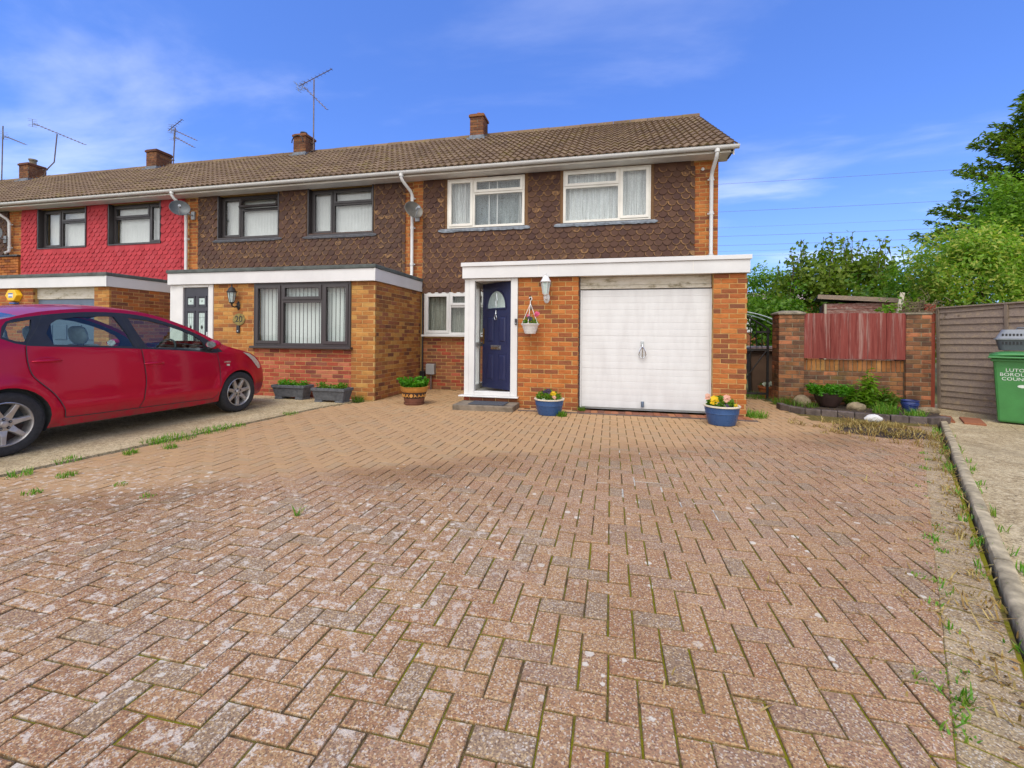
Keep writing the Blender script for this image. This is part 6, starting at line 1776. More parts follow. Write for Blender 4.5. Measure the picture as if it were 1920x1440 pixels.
# bell pushes, number plaque, alarm, meter box
t = thing('doorbell', 'dark doorbell on the white porch frame right of the navy door', 'doorbell', (-1.525, Y0 - 0.02, 1.41))
MB().box(-1.548, -1.508, Y0 - 0.042, Y0 - 0.021, 1.36, 1.465).build('case', MT['dark_plastic'], t, bevel=0.01)
mb = MB(); mb.lathe([(0.0, 0.006), (0.010, 0.004), (0.012, 0)], 12, (-1.528, Y0 - 0.042, 1.385), Matrix.Rotation(R(90), 4, 'X')); mb.build('button', MT['galv_grey'], t, smooth=True)
t = thing('doorbell', 'small black doorbell on brick below the round house number', 'doorbell', (-6.99, Y0, 1.27))
MB().box(-7.025, -6.955, Y0 - 0.03, Y0 - 0.001, 1.19, 1.335).build('case', MT['black_plastic'], t, bevel=0.01)
mb = MB(); mb.lathe([(0.0, 0.006), (0.014, 0.004), (0.016, 0)], 12, (-6.99, Y0 - 0.03, 1.23), Matrix.Rotation(R(90), 4, 'X')); mb.build('button', MT['galv_grey'], t, smooth=True)
t = thing('house_number', 'bronze coloured house number 20 on brick under the black lantern', 'house number', (-6.99, Y0, 1.46))
simple('bronze', lin('8a7a44'), 0.5, 0.4, 0.3, 20)
mb = MB(); mb.prism([(0.145 * math.cos(a) * 0.95, 0.115 * math.sin(a)) for a in [2 * math.pi * i / 20 for i in range(20)]], lambda a, b, d: (-6.98 + a, d, 1.455 + b), Y0 - 0.012, Y0 - 0.001); mb.build('plaque', MT['bronze'], t, bevel=0.003)
text('digits', '20', 0.17, 'leadwork', t, Matrix.Translation((-6.98, Y0 - 0.014, 1.455)) @ Matrix.Rotation(R(90), 4, 'X'), 0.002)
t = thing('alarm_box', 'yellow hexagonal burglar alarm box on the brick of the red-tiled house', 'alarm box', (-12.85, Y0, 1.98))
mb = MB(); hexa = [(0.20 * math.cos(a), 0.155 * math.sin(a)) for a in [math.pi / 3 * i for i in range(6)]]
mb.prism(hexa, lambda a, b, d: (-12.85 + a * (1 - 0.12 * (d < Y0 - 0.05)), d, 1.98 + b * (1 - 0.12 * (d < Y0 - 0.05))), Y0 - 0.10, Y0 - 0.001); mb.build('cover', MT['alarm_yellow'], t, bevel=0.012)
MB().box(-12.92, -12.78, Y0 - 0.103, Y0 - 0.1005, 1.93, 2.03).build('label', MT['white_plastic'], t)
MB().box(-12.915, -12.785, Y0 - 0.105, Y0 - 0.1032, 2.005, 2.028).build('label_band', MT['alarm_blue'], t)
MB().box(-12.91, -12.80, Y0 - 0.105, Y0 - 0.1032, 1.935, 1.955).build('label_band', MT['alarm_blue'], t)
MB().box(-12.93, -12.77, Y0 - 0.085, Y0 - 0.001, 1.79, 1.825).build('strobe', MT['alarm_blue'], t, bevel=0.01)
t = thing('meter_box', 'small grey utility box low on brick under the recessed white window', 'utility box', (-3.83, Y1, 0.45))
MB().box(-3.93, -3.74, Y1 - 0.12, Y1 - 0.001, 0.33, 0.56).build('case', MT['grey_box'], t, bevel=0.012)
mb = MB(); mb.tube([(-3.83, Y1 - 0.06, 0.33), (-3.83, Y1 - 0.06, 0.0)], 0.020, 8); mb.build('conduit', MT['mast_metal'], t)
t = thing('drain_pipe_stub', 'black pipe stub and hopper in the corner behind the tan plant pot', 'drain', (-4.02, Y1 - 0.06, 0.3))
MB().box(-4.075, -3.975, Y1 - 0.11, Y1 - 0.01, 0.28, 0.40).build('hopper', MT['black_plastic'], t, bevel=0.01)
mb = MB(); mb.tube([(-4.04, Y1 - 0.05, 0.40), (-4.04, Y1 - 0.05, 2.10)], 0.018, 8); mb.tube([(-4.025, Y1 - 0.06, 0.28), (-4.025, Y1 - 0.06, 0.0)], 0.03, 8); mb.build('pipe', MT['black_plastic'], t)

# ---------------------------------------------------------------- plants
leaf_mat('leaf_bright', ['4a8a10', '5c9c1c', '3e7a0c', '6ca828', '52921a'], 0.45)
leaf_mat('leaf_mid', ['5c8420', '6e9828', '4c741a', '7ea034', '5c8022'], 0.5)
leaf_mat('leaf_dark', ['567a22', '668a28', '48681e', '769234', '5a7c24'], 0.5)
leaf_mat('leaf_fig', ['6a8424', '80982e', '587220', '909e40', '6a8026'], 0.5)
leaf_mat('leaf_shrub', ['76a02a', '8cb436', '648c22', 'a4bc50', '80a630', 'c8c868', 'bcbe52'], 0.5)
leaf_mat('leaf_light', ['6e9424', '82a82e', '5e841e', '92b43c'], 0.5)
leaf_mat('needle', ['5c7824', '708a2c', '4e6820', '889a38', '627e28'], 0.48)
leaf_mat('blade', ['5a9422', '6ca22c', '4c8418', '88a83c', '9aa048'], 0.4)
leaf_mat('dry', ['b09a5c', 'c4ac70', '9c8450', '8a6c3c', 'a88a48', '7c5c34'], 0.25, 0.8)
leaf_mat('litter', ['a8783c', 'c09850', '8a5c30', 'b48a54', '98802f', '7a6a2a', '6c4a2a'], 0.2, 0.8)
leaf_mat('petal_yellow', ['e8b800', 'f0c818'], 0.3)
leaf_mat('petal_pink', ['d84878', 'e47098'], 0.3)
leaf_mat('petal_peach', ['e8a898', 'e8b8a8'], 0.3)
leaf_mat('petal_purple', ['3a2848', '4a3a5c'], 0.3)
leaf_mat('petal_white', ['e8e8e0', 'f0f0ea'], 0.3)
leaf_mat('seed_brown', ['8a4a2c', '9c5c34', 'a87a4a'], 0.2)
simple('bark', lin('5c4a3a'), 0.95, 0, 0.35, 12, 0.9, 40)
simple('twig', lin('7a6a50'), 0.9, 0, 0.3, 12)

def leaf_mesh(C, size, nrm=None, flat_=0.5, aspect=0.55, seed=0, droop=0.0, axis=None, fold=0.12):
    """rhombic leaves: C (N,3) centres, size scalar or (N,), nrm preferred facing"""
    g = np.random.default_rng(seed)
    N = len(C); C = np.asarray(C, float)
    n = g.normal(size=(N, 3)); n /= np.linalg.norm(n, axis=1, keepdims=True)
    if nrm is not None: n = n * (1 - flat_) + np.asarray(nrm) * flat_
    n /= np.linalg.norm(n, axis=1, keepdims=True) + 1e-9
    t = g.normal(size=(N, 3)) if axis is None else np.asarray(axis) + g.normal(size=(N, 3)) * 0.35
    t[:, 2] -= droop
    t -= n * np.sum(t * n, axis=1, keepdims=True); t /= np.linalg.norm(t, axis=1, keepdims=True) + 1e-9
    b = np.cross(n, t)
    L = (np.broadcast_to(size, (N,)) * g.uniform(0.7, 1.3, N))[:, None]
    W = L * aspect
    v = np.stack([C - t * L * 0.5, C + b * W * 0.5 + n * L * fold, C + t * L * 0.5, C - b * W * 0.5 + n * L * fold], axis=1).reshape(-1, 3)
    return v
def leaf_obj(name, parent, mat, V, kind=None):
    N = len(V) // 4
    me = bpy.data.meshes.new(name)
    me.vertices.add(len(V)); me.vertices.foreach_set("co", V.astype(np.float32).ravel())
    me.loops.add(4 * N); me.loops.foreach_set("vertex_index", np.arange(4 * N, dtype=np.int32))
    me.polygons.add(N); me.polygons.foreach_set("loop_start", np.arange(0, 4 * N, 4, dtype=np.int32))
    me.materials.append(MT[mat]); me.update(calc_edges=True); me.validate()
    o = bpy.data.objects.new(name, me); link(o, parent)
    if kind: o['kind'] = kind
    return o
def clumps(center, radii, n_cl, per, r_cl, seed, shell=0.45, zmin=None, lump=0.25):
    g = np.random.default_rng(seed)
    d = g.normal(size=(n_cl, 3)); d /= np.linalg.norm(d, axis=1, keepdims=True)
    rad = (shell + (1 - shell) * g.uniform(0, 1, n_cl) ** 0.6) * (1 + lump * np.sin(d[:, 0] * 5 + seed) * np.sin(d[:, 1] * 4 + 1.3 * seed) + lump * 0.6 * np.sin(d[:, 2] * 7 + seed))
    P = np.asarray(center) + d * rad[:, None] * np.asarray(radii)
    if zmin is not None: P[:, 2] = np.maximum(P[:, 2], zmin + g.uniform(0, 0.3, n_cl))
    C = np.repeat(P, per, axis=0) + g.normal(size=(n_cl * per, 3)) * r_cl
    out = np.repeat(d, per, axis=0); out[:, 2] += 0.5
    return P, C, out
def tree(label, base, center, radii, mat, n_cl, per, leaf, r_cl, seed, group='trees and shrubs beyond the garden wall', name='garden_tree', cat='tree', trunk_r=0.12, zmin=None, shell=0.4, extra=None, aspect=0.55, limbs=9):
    t = thing(name, label, cat, base, group=group)
    P, C, out = clumps(center, radii, n_cl, per, r_cl, seed, shell, zmin)
    if extra is not None:
        C = np.concatenate([C, extra]); out = np.concatenate([out, np.tile([0, 0, 1.0], (len(extra), 1))])
    leaf_obj('crown', t, mat, leaf_mesh(C, leaf, out, 0.45, aspect, seed))
    mb = MB(); b = Vector(base); c = Vector(center)
    mb.tube([b, b + (c - b) * 0.35 + Vector((0.05, 0.03, 0)), b + (c - b) * 0.8], [trunk_r, trunk_r * 0.75, trunk_r * 0.35], 8)
    g = np.random.default_rng(seed + 5)
    for i in g.choice(len(P), min(limbs, len(P)), replace=False):
        s0 = b + (c - b) * g.uniform(0.3, 0.75); e = Vector(P[i])
        mb.tube([s0, s0 + (e - s0) * 0.5 + Vector((0, 0, 0.1)), e], [trunk_r * 0.35, trunk_r * 0.22, trunk_r * 0.06], 5)
    mb.build('trunk', MT['bark'], t, smooth=True)
    return t
# loose airy tree with upright twigs behind the shed
g0 = np.random.default_rng(4)
tw = []; twigs = MB()
for i in range(34):
    x = 5.4 + 3.4 * g0.random(); y = 16 + g0.normal() * 0.5
    env = 4.25 - 0.9 * ((x - 7.0) / 1.9) ** 2
    z0 = env - 0.8; z1 = env + g0.uniform(-0.15, 0.45)
    n = 9; ln_ = g0.uniform(-0.25, 0.3)
    for k in range(n):
        u = k / (n - 1)
        for q in range(3 if u < 0.6 else 1 + (k % 2)): tw.append((x + ln_ * u + g0.normal() * 0.11 * (1.2 - u * 0.7), y + g0.normal() * 0.09, z0 + (z1 - z0) * u + g0.normal() * 0.05))
    twigs.tube([(x, y, z0 - 0.5), (x + ln_ * 0.4, y, (z0 + z1) / 2), (x + ln_, y, z1)], 0.008, 4)
ft = tree('airy dark green broadleaf tree with loose upright twigs behind the shed', (7.1, 16, -0.02), (7.05, 16, 2.9), (1.75, 1.2, 1.25), 'leaf_fig', 150, 46, 0.14, 0.15, 21, extra=np.array(tw), trunk_r=0.14, shell=0.25, aspect=0.7)
twigs.build('twigs', MT['bark'], ft)
tree('mid green leafy shrub between the gate and the shed', (4.55, 13.6, -0.02), (4.55, 13.6, 1.55), (0.95, 0.6, 1.0), 'leaf_mid', 90, 40, 0.12, 0.13, 31, name='garden_shrub', cat='shrub', trunk_r=0.06)
tree('bright green tree top just right of the garage fascia', (6.4, 20, -0.02), (6.2, 20, 2.9), (0.95, 0.9, 1.15), 'leaf_light', 80, 46, 0.14, 0.16, 41, trunk_r=0.10)
tree('low dark hedge shrub right of the shed under the big bush', (7.4, 14.2, -0.02), (7.3, 14.0, 1.7), (1.3, 0.7, 1.1), 'leaf_dark', 90, 42, 0.14, 0.15, 51, name='garden_shrub', cat='shrub', trunk_r=0.07)
# big sprawling bush over the fence, with yellow-white flower spikes
g1 = np.random.default_rng(9)
tree('big sprawling light green bush spilling over behind the lapped fence', (7.9, 11.3, -0.02), (7.75, 11.3, 2.25), (1.35, 0.9, 1.45), 'leaf_shrub', 300, 70, 0.10, 0.14, 61, name='garden_shrub', cat='shrub', trunk_r=0.08, aspect=0.38, shell=0.5)
tree('rounded dark leafed bush between the shed and the big bush', (7.4, 12.6, -0.02), (7.35, 12.6, 1.95), (0.75, 0.6, 1.05), 'leaf_mid', 110, 60, 0.10, 0.12, 65, name='garden_shrub', cat='shrub', trunk_r=0.06, aspect=0.45)
tree('vivid light green tree in front of the conifer', (10.25, 14, -0.02), (10.25, 14, 4.0), (0.85, 0.8, 1.45), 'leaf_light', 130, 60, 0.11, 0.14, 71, trunk_r=0.10, aspect=0.45)
# conifer with tiered, upswept boughs
con = thing('conifer_tree', 'tall dark conifer with tiered ragged boughs at the picture edge', 'tree', (13.5, 17, -0.02), group='trees and shrubs beyond the garden wall')
mb = MB(); mb.tube([(13.5, 17, -0.1), (13.5, 17, 4), (13.55, 17, 9.3)], [0.28, 0.2, 0.03], 10); mb.build('trunk', MT['bark'], con, smooth=True)
gC = np.random.default_rng(17); CC, AX, NN = [], [], []
bm_ = MB()
for z in np.arange(3.2, 9.1, 0.26):
    R_ = 3.0 * max(0.02, 1 - ((z - 3.2) / 6.1) ** 1.7) ** 0.8 + 0.15
    for k in range(10):
        a = gC.uniform(0, 2 * math.pi); ln = R_ * gC.uniform(0.65, 1.12); zz = z + gC.uniform(-0.15, 0.15)
        dx, dy = math.cos(a), math.sin(a); rise = gC.uniform(0.15, 0.42)
        if dx < 0.3: bm_.tube([(13.5, 17, zz), (13.5 + dx * ln * 0.5, 17 + dy * ln * 0.5, zz + rise * ln * 0.30), (13.5 + dx * ln, 17 + dy * ln, zz + rise * ln)], [0.035, 0.022, 0.006], 4)
        n = int(70 * ln)
        u = gC.uniform(0.22, 1.0, n); sp = (1.05 - u) * 0.42 + 0.05
        lat = gC.normal(size=n) * sp
        CC.append(np.stack([13.5 + dx * ln * u - dy * lat, 17 + dy * ln * u + dx * lat, zz + rise * ln * u ** 1.3 - np.abs(lat) * 0.25 + gC.normal(size=n) * 0.05], 1))
        s_ = np.sign(lat)
        AX.append(np.stack([dx * 0.9 - dy * 0.6 * s_, dy * 0.9 + dx * 0.6 * s_, np.full(n, 0.35)], 1)); NN.append(np.tile([0, 0, 1.0], (n, 1)))
bm_.build('boughs', MT['bark'], con)
leaf_obj('crown', con, 'needle', leaf_mesh(np.concatenate(CC), 0.20, np.concatenate(NN), 0.55, 0.34, 3, axis=np.concatenate(AX)))

# ---------------------------------------------------------------- beyond the wall: shed, roof, greenhouse, bins
sh = thing('garden_shed', 'faded red timber shed with a sloping flat roof behind the board panel', 'shed', (5.21, 12.5, 0))
WMX[sh.name] = Matrix.Translation((5.21, 12.5, 0)); sh.rotation_euler = (0, 0, R(-19))
for i in range(16):
    z = 0.05 + i * 0.125
    mb = MB(); mb.prism([(12.50, z), (12.515, z + 0.135), (12.535, z + 0.135), (12.535, z)], lambda a, b, d: (d, a, b), 5.21, 6.80); mb.build('board', MT['wood_shed'], sh)
mb = MB(); mb.box(5.20, 5.25, 12.54, 14.0, 0, 2.07); mb.box(6.76, 6.81, 12.54, 14.0, 0, 2.0); mb.box(5.25, 6.76, 13.96, 14.0, 0, 2.0); mb.build('shed_wall', MT['wood_shed'], sh)
mb = MB(); mb.box(5.215, 5.26, 12.475, 12.499, 0.0, 2.06); mb.build('corner_strip', MT['wood_pale'], sh)
m = Matrix.Translation((6.0, 13.2, 2.16)) @ Matrix.Rotation(R(5.5), 4, 'Y')
mb = MB(); mb.box(-0.93, 0.86, -0.76, 0.95, 0.0, 0.035, m); mb.build('shed_roof', MT['felt'], sh)
mb = MB(); mb.box(-0.93, 0.86, -0.785, -0.762, -0.06, 0.045, m); mb.build('fascia_board', MT['wood_grey'], sh)
nr = thing('distant_house', 'pinkish tiled roof of a house far behind the hedge by the gate', 'house', (10.5, 32, 0))
simple('roof_pink', lin('a08880'), 0.9, 0, 0.25, 2)
mb = MB(); mb.prism([(29.5, 3.55), (33, 4.35), (36.5, 3.55)], lambda a, b, d: (d, a, b), 6.5, 13); mb.build('roof', MT['roof_pink'], nr)
mb = MB(); mb.box(6.9, 12.6, 30, 36, -0.1, 3.54); mb.build('wall', MT['brick_dull'], nr)
for x in (8.0, 10.2): MB().box(x, x + 1.2, 29.94, 29.99, 1.6, 2.8).build('window', MT['white_plastic'], nr)
ghs = thing('greenhouse', 'curved clear greenhouse seen through the black side gate', 'greenhouse', (3.6, 13, 0))
simple('aluminium', lin('a8b0ac'), 0.35, 0.7, 0.15, 9)
arcp = [(2.9 + 1.75 * math.sin(a), 1.0 + 0.92 * math.cos(a)) for a in [math.pi / 2 * i / 10 for i in range(11)]]
for y in (12.6, 13.2, 13.8, 14.4):
    mb = MB(); mb.tube([(x, y, z) for x, z in arcp] + [(4.65, y, 0.0)], 0.018, 6); mb.build('hoop', MT['aluminium'], ghs)
mb = MB(); P = []
for x, z in arcp + [(4.65, 0.0)]: P += [(x, 12.62, z), (x, 14.4, z)]
mb.sheet(P, 12, 2); mb.build('glazing', MT['glass_low'], ghs)
mb = MB(); mb.add([(x, 12.61, z) for x, z in arcp] + [(4.65, 12.61, 0), (2.9, 12.61, 0)], [tuple(range(13))]); mb.build('end_pane', MT['glass_low'], ghs)
mb = MB(); mb.box(2.9, 4.66, 12.55, 12.6, 0.93, 0.99); mb.tube([(2.9, 12.5, 1.92), (2.9, 14.4, 1.92)], 0.03, 6); mb.build('rail', MT['aluminium'], ghs)

simple('bin_green', lin('428444'), 0.42, 0, 0.10, 5, 0.25, 240)
simple('bin_brown', lin('5c4636'), 0.5, 0, 0.12, 5, 0.25, 240)
simple('bin_black', lin('34353a'), 0.5, 0, 0.12, 5, 0.25, 240)
simple('carrier_grey', lin('84888c'), 0.45, 0, 0.08, 9)
simple('carrier_dark', lin('5a5e64'), 0.5, 0, 0.08, 9)
simple('letter_white', lin('d8e0d4'), 0.6, 0, 0.15, 60)
def wheelie(label, loc, rz, mat, lettered):
    t = thing('wheelie_bin', label, 'wheelie bin', loc, rz, local=True)
    # front faces -y
    mb = MB(); H = 0.93
    lo = [(-0.235, -0.27), (0.235, -0.27), (0.235, 0.25), (-0.235, 0.25)]; hi = [(-0.285, -0.35), (0.285, -0.35), (0.285, 0.33), (-0.285, 0.33)]
    mb.add([(x, y, 0.02) for x, y in lo] + [(x, y, H) for x, y in hi], [(3, 2, 1, 0)] + [(i, (i + 1) % 4, 4 + (i + 1) % 4, 4 + i) for i in range(4)] + [(4, 5, 6, 7)])
    mb.build('bin_body', MT[mat], t, bevel=0.03)
    mb = MB(); mb.box(-0.305, 0.305, -0.37, 0.345, H - 0.045, H - 0.005); mb.build('rim', MT[mat], t, bevel=0.012)
    mb = MB(); P = []
    for i in range(9):
        y = -0.40 + 0.80 * i / 8; zz = H + 0.045 + 0.055 * math.sin(math.pi * min(1, (i + 1.2) / 9))
        for j in range(7):
            x = -0.32 + 0.64 * j / 6; P.append((x, y, zz - 0.03 * abs(x / 0.32) ** 4))
    mb.sheet(P, 9, 7); n = len(P)
    lid = mb.build('lid', MT[mat], t, smooth=True); sm = lid.modifiers.new('thick', 'SOLIDIFY'); sm.thickness = 0.03; sm.offset = -1
    mb = MB(); mb.box(-0.33, 0.33, -0.43, 0.41, H + 0.0, H + 0.028); mb.build('lid_rim', MT[mat], t, bevel=0.010)
    mb = MB()
    for x in (-0.22, 0.22): mb.tube([(x, 0.33, H - 0.03), (x, 0.42, H + 0.02)], 0.015, 6)
    mb.tube([(-0.26, 0.43, H + 0.03), (0.26, 0.43, H + 0.03)], 0.018, 8); mb.build('handle', MT[mat], t, smooth=True)
    for x in (-0.20, 0.20):
        mb = MB(); mb.lathe([(0.02, -0.025), (0.095, -0.025), (0.1, -0.015), (0.1, 0.015), (0.095, 0.025), (0.02, 0.025)], 20, (0, 0, 0), Matrix.Translation((x, 0.27, 0.10)) @ Matrix.Rotation(R(90), 4, 'Y')); mb.build('wheel', MT['black_plastic'], t, smooth=True)
    if lettered:
        tilt = math.atan2(0.08, 0.91)
        def fm(x, z): return Matrix.Translation((x, -0.27 - 0.08 * (z - 0.02) / 0.91 - 0.003, z)) @ Matrix.Rotation(R(90) + tilt, 4, 'X')
        for k, wd in enumerate(lettered): text('lettering', wd, 0.066, 'letter_white', t, fm(-0.045, 0.765 - 0.062 * k), 0.001, sx=1.05)
        mb = MB(); mb.prism([(0.05 * math.cos(a), 0.022 * math.sin(a)) for a in [2 * math.pi * i / 14 for i in range(14)]], lambda a, b, d: (a, -0.27 - 0.08 * (0.54 + b - 0.02) / 0.91 - d, 0.545 + b), 0.001, 0.003); mb.build('crest', MT['letter_white'], t)
    return t
wheelie('green council wheelie bin with white lettering in front of the lapped fence', (5.77, 7.78, -0.012), R(-36), 'bin_green', ['LUTON', 'BOROUGH', 'COUNCIL'])
wheelie('brown wheelie bin seen through the lower bars of the side gate', (3.22, 10.55, -0.02), R(-8), 'bin_brown', None)
wheelie('black wheelie bin half hidden behind the garage pillar and gate', (2.48, 10.25, -0.02), R(4), 'bin_black', None)
# pet carrier standing on the green bin
pc_ = thing('pet_carrier', 'grey plastic pet carrier sitting on top of the green bin', 'pet carrier', (5.80, 7.79, 1.03), R(-36), local=True)
def tub(mb, a0, b0, a1, b1, z0, z1, r0=0.06):
    def rr_(a, b):
        out = []
        for cx_, cy_, s0 in ((a - r0, b - r0, 0), (-(a - r0), b - r0, 90), (-(a - r0), -(b - r0), 180), (a - r0, -(b - r0), 270)):
            for k in range(4): an = R(s0 + 30 * k); out.append((cx_ + r0 * math.cos(an), cy_ + r0 * math.sin(an)))
        return out
    lo, hi = rr_(a0, b0), rr_(a1, b1); n = len(lo)
    mb.add([(x, y, z0) for x, y in lo] + [(x, y, z1) for x, y in hi], [tuple(range(n))[::-1], tuple(range(n, 2 * n))] + [(i, (i + 1) % n, n + (i + 1) % n, n + i) for i in range(n)])
mb = MB(); tub(mb, 0.25, 0.145, 0.285, 0.175, 0.0, 0.150); pb = mb.build('base_tub', MT['carrier_dark'], pc_, smooth=True)
mb = MB(); tub(mb, 0.305, 0.195, 0.305, 0.195, 0.152, 0.172, 0.07); mb.build('seam_flange', MT['carrier_grey'], pc_, bevel=0.004)
mb = MB(); tub(mb, 0.285, 0.175, 0.225, 0.125, 0.174, 0.30); pt_ = mb.build('top_shell', MT['carrier_grey'], pc_, smooth=True)
for zz, par, sl in ((0.195, pt_, 1), (0.085, pb, -1)):
    for i in range(13):
        x = -0.21 + 0.035 * i
        mb = MB(); q = 0.1705 - 0.014 if sl > 0 else 0.163
        yy = -(0.175 - (zz - 0.174 + 0.02) / 0.126 * 0.05) - 0.002 if sl > 0 else -(0.145 + (zz + 0.02) / 0.150 * 0.03) - 0.002
        mb.box(x - 0.010, x + 0.010, yy - 0.002, yy + 0.012, zz, zz + 0.045); mb.build('vent_slot', MT['black_plastic'], par)
mb = MB(); mb.tube([(-0.08, 0, 0.295), (-0.07, 0, 0.325), (0.07, 0, 0.325), (0.08, 0, 0.295)], 0.012, 8); mb.build('handle', MT['carrier_dark'], pc_, smooth=True)

pl = MB().box(-0.035, 0.035, -0.012, 0.012, -0.9, 0.50)
pl.v = [tuple(Matrix.Translation((5.15, 9.5, 1.55)) @ Matrix.Rotation(R(10), 4, 'Y') @ Vector(v)) for v in pl.v]
tag(pl.build('leaning_plank', MT['wood_pale'], None, bevel=0.003), 'pale timber post leaning up behind the right brick pier', 'plank')
# dead bramble stems heaped on the right pier
br = thing('dead_bramble', 'tangle of dead brown bramble stems over the right brick pier', 'bramble', (5.3, 9.2, 1.6))
gB = np.random.default_rng(8); mb = MB()
for i in range(120):
    a = np.array([5.42, 9.22, 1.70]) + gB.normal(size=3) * [0.10, 0.10, 0.08]
    if i % 3 == 0: b = a + np.array([gB.uniform(-0.55, 0.1), gB.uniform(-0.05, 0.3), gB.uniform(-0.25, 0.1)])
    else: b = a + gB.normal(size=3) * [0.14, 0.12, 0.13]
    mid = (a + b) / 2 + gB.normal(size=3) * 0.07
    mb.tube([a, mid, b], 0.005, 4, False)
mb.build('stems', MT['twig'], br)
leaf_obj('leaves', br, 'leaf_light', leaf_mesh(np.array([5.0, 9.35, 1.72]) + gB.normal(size=(70, 3)) * [0.13, 0.1, 0.10], 0.09, None, 0, 0.7, 5))

# overhead lines far behind
for i, (z, y, lab) in enumerate(((20.7, 60, 'topmost overhead wire crossing the sky right of the roof'), (17.2, 60, 'second overhead wire from the top, running straight into the conifer'), (15.2, 60, 'third overhead wire from the top, thin and faint'), (14.1, 60, 'fourth overhead wire from the top, just above the airy tree'), (12.95, 60, 'fifth overhead wire from the top, running into the airy tree'), (12.2, 60, 'sixth overhead wire from the top, faint and low'), (11.6, 60, 'lowest overhead wire, almost at the garage roof'))):
    mb = MB(); mb.tube([(-40 + 130 * k / 24, y, z + 0.45 * (((-40 + 130 * k / 24) - 26) / 40) ** 2 - 0.06) for k in range(25)], 0.017 if i in (0, 1, 3, 4) else 0.010, 5)
    tag(mb.build('overhead_wire', MT['mast_metal'], None), lab, 'wire', 'overhead wires behind the houses')

# ---------------------------------------------------------------- pots, baskets, planters
simple('glaze_blue', lin('31507c'), 0.3, 0, 0.12, 5)
simple('glaze_cobalt', lin('2a3a72'), 0.3, 0, 0.2, 9)
simple('glaze_cream', lin('d8ccb4'), 0.4, 0, 0.1, 9)
simple('pot_tan', lin('b8803c'), 0.45, 0, 0.15, 9)
simple('pot_dark', lin('3c2c28'), 0.5, 0, 0.2, 9)
simple('pot_brown', lin('6e4434'), 0.6, 0, 0.2, 9)
simple('basket_white', lin('e6e2dc', 0.88), 0.5, 0, 0.05, 9)
simple('planter_grey', lin('585a5e'), 0.85, 0, 0.25, 20, 0.5, 60)
simple('rock', lin('a08e70', 0.72), 0.95, 0, 0.35, 7, 0.9, 30)
simple('rock_white', lin('d8d4ce', 0.9), 0.9, 0, 0.15, 7, 0.6, 30)
def bowl_pot(label, x, y, r0, r1, h, mat, rim, group=None):
    t = thing('plant_pot', label, 'plant pot', (x, y, 0), group=group)
    mb = MB(); mb.lathe([(0.001, 0.004), (r0, 0.004), (r0 + (r1 - r0) * 0.35, h * 0.25), (r0 + (r1 - r0) * 0.62, h * 0.58), (r0 + (r1 - r0) * 0.72, h * 0.60), (r0 + (r1 - r0) * 0.70, h * 0.63), (r1 * 0.965, h * 0.93), (r1 * 0.90, h * 0.90), (r1 * 0.80, h * 0.8)], 32, (x, y, 0)); mb.build('bowl', MT[mat], t, smooth=True)
    mb = MB(); mb.lathe([(r1 * 0.955, h * 0.91), (r1 * 1.01, h * 0.92), (r1 * 1.015, h * 0.985), (r1 * 0.98, h), (r1 * 0.89, h * 0.99), (r1 * 0.86, h * 0.90)], 32, (x, y, 0)); mb.build('rim', MT[rim], t, smooth=True)
    mb = MB(); mb.lathe([(r1 * 0.9, h * 0.88), (r1 * 0.5, h * 0.93), (0.001, h * 0.95)], 20, (x, y, 0)); mb.build('compost', MT['soil'], t, smooth=True)
    return t
def flowers(label, x, y, z, r, hgt, n, leafmat, petals, seed, name='bedding_plants', cat='plants', leaf=0.05, spread=1.0):
    t = thing(name, label, cat, (x, y, z))
    g = np.random.default_rng(seed)
    a = g.uniform(0, 2 * math.pi, n); rad = r * np.sqrt(g.random(n)); hh = hgt * g.random(n) ** 0.8 * (1 - 0.5 * (rad / r) ** 2)
    C = np.stack([x + rad * np.cos(a) * spread, y + rad * np.sin(a), z + hh], 1)
    leaf_obj('leaves', t, leafmat, leaf_mesh(C, leaf, np.tile([0, 0, 1.0], (n, 1)), 0.4, 0.6, seed))
    mb = MB()
    for i in range(0, n, 9): mb.tube([(x + (C[i, 0] - x) * 0.5, y + (C[i, 1] - y) * 0.5, z - 0.02), tuple(C[i])], 0.002, 3, False)
    mb.build('stems', MT[leafmat], t)
    for (pm, dx, dy, dz, s) in petals:
        P = []
        for k in range(6):
            an = 2 * math.pi * k / 6; P.append((x + dx + s * 0.45 * math.cos(an), y + dy - 0.004, z + dz + s * 0.45 * math.sin(an)))
        leaf_obj('flower', t, pm, leaf_mesh(np.array(P), s, np.tile([0, -1.0, 0.2], (6, 1)), 0.8, 0.85, seed + 3))
    return t
bowl_pot('blue bowl pot with cream rim standing between the doorstep and garage', -0.895, 6.62, 0.165, 0.225, 0.245, 'glaze_blue', 'glaze_cream', 'blue bowl pots with cream rims')
flowers('yellow pansies and dark flowers in the bowl pot left of the garage', -0.895, 6.62, 0.225, 0.19, 0.15, 260, 'leaf_mid', [('petal_yellow', 0.07, -0.10, 0.10, 0.05), ('petal_purple', 0.0, -0.12, 0.14, 0.05), ('petal_peach', 0.09, -0.14, 0.05, 0.035), ('petal_purple', -0.05, -0.1, 0.12, 0.04), ('petal_white', -0.06, -0.16, 0.02, 0.025)], 3)
bowl_pot('blue bowl pot with cream rim standing against the right garage pillar', 1.48, 6.47, 0.165, 0.23, 0.265, 'glaze_blue', 'glaze_cream', 'blue bowl pots with cream rims')
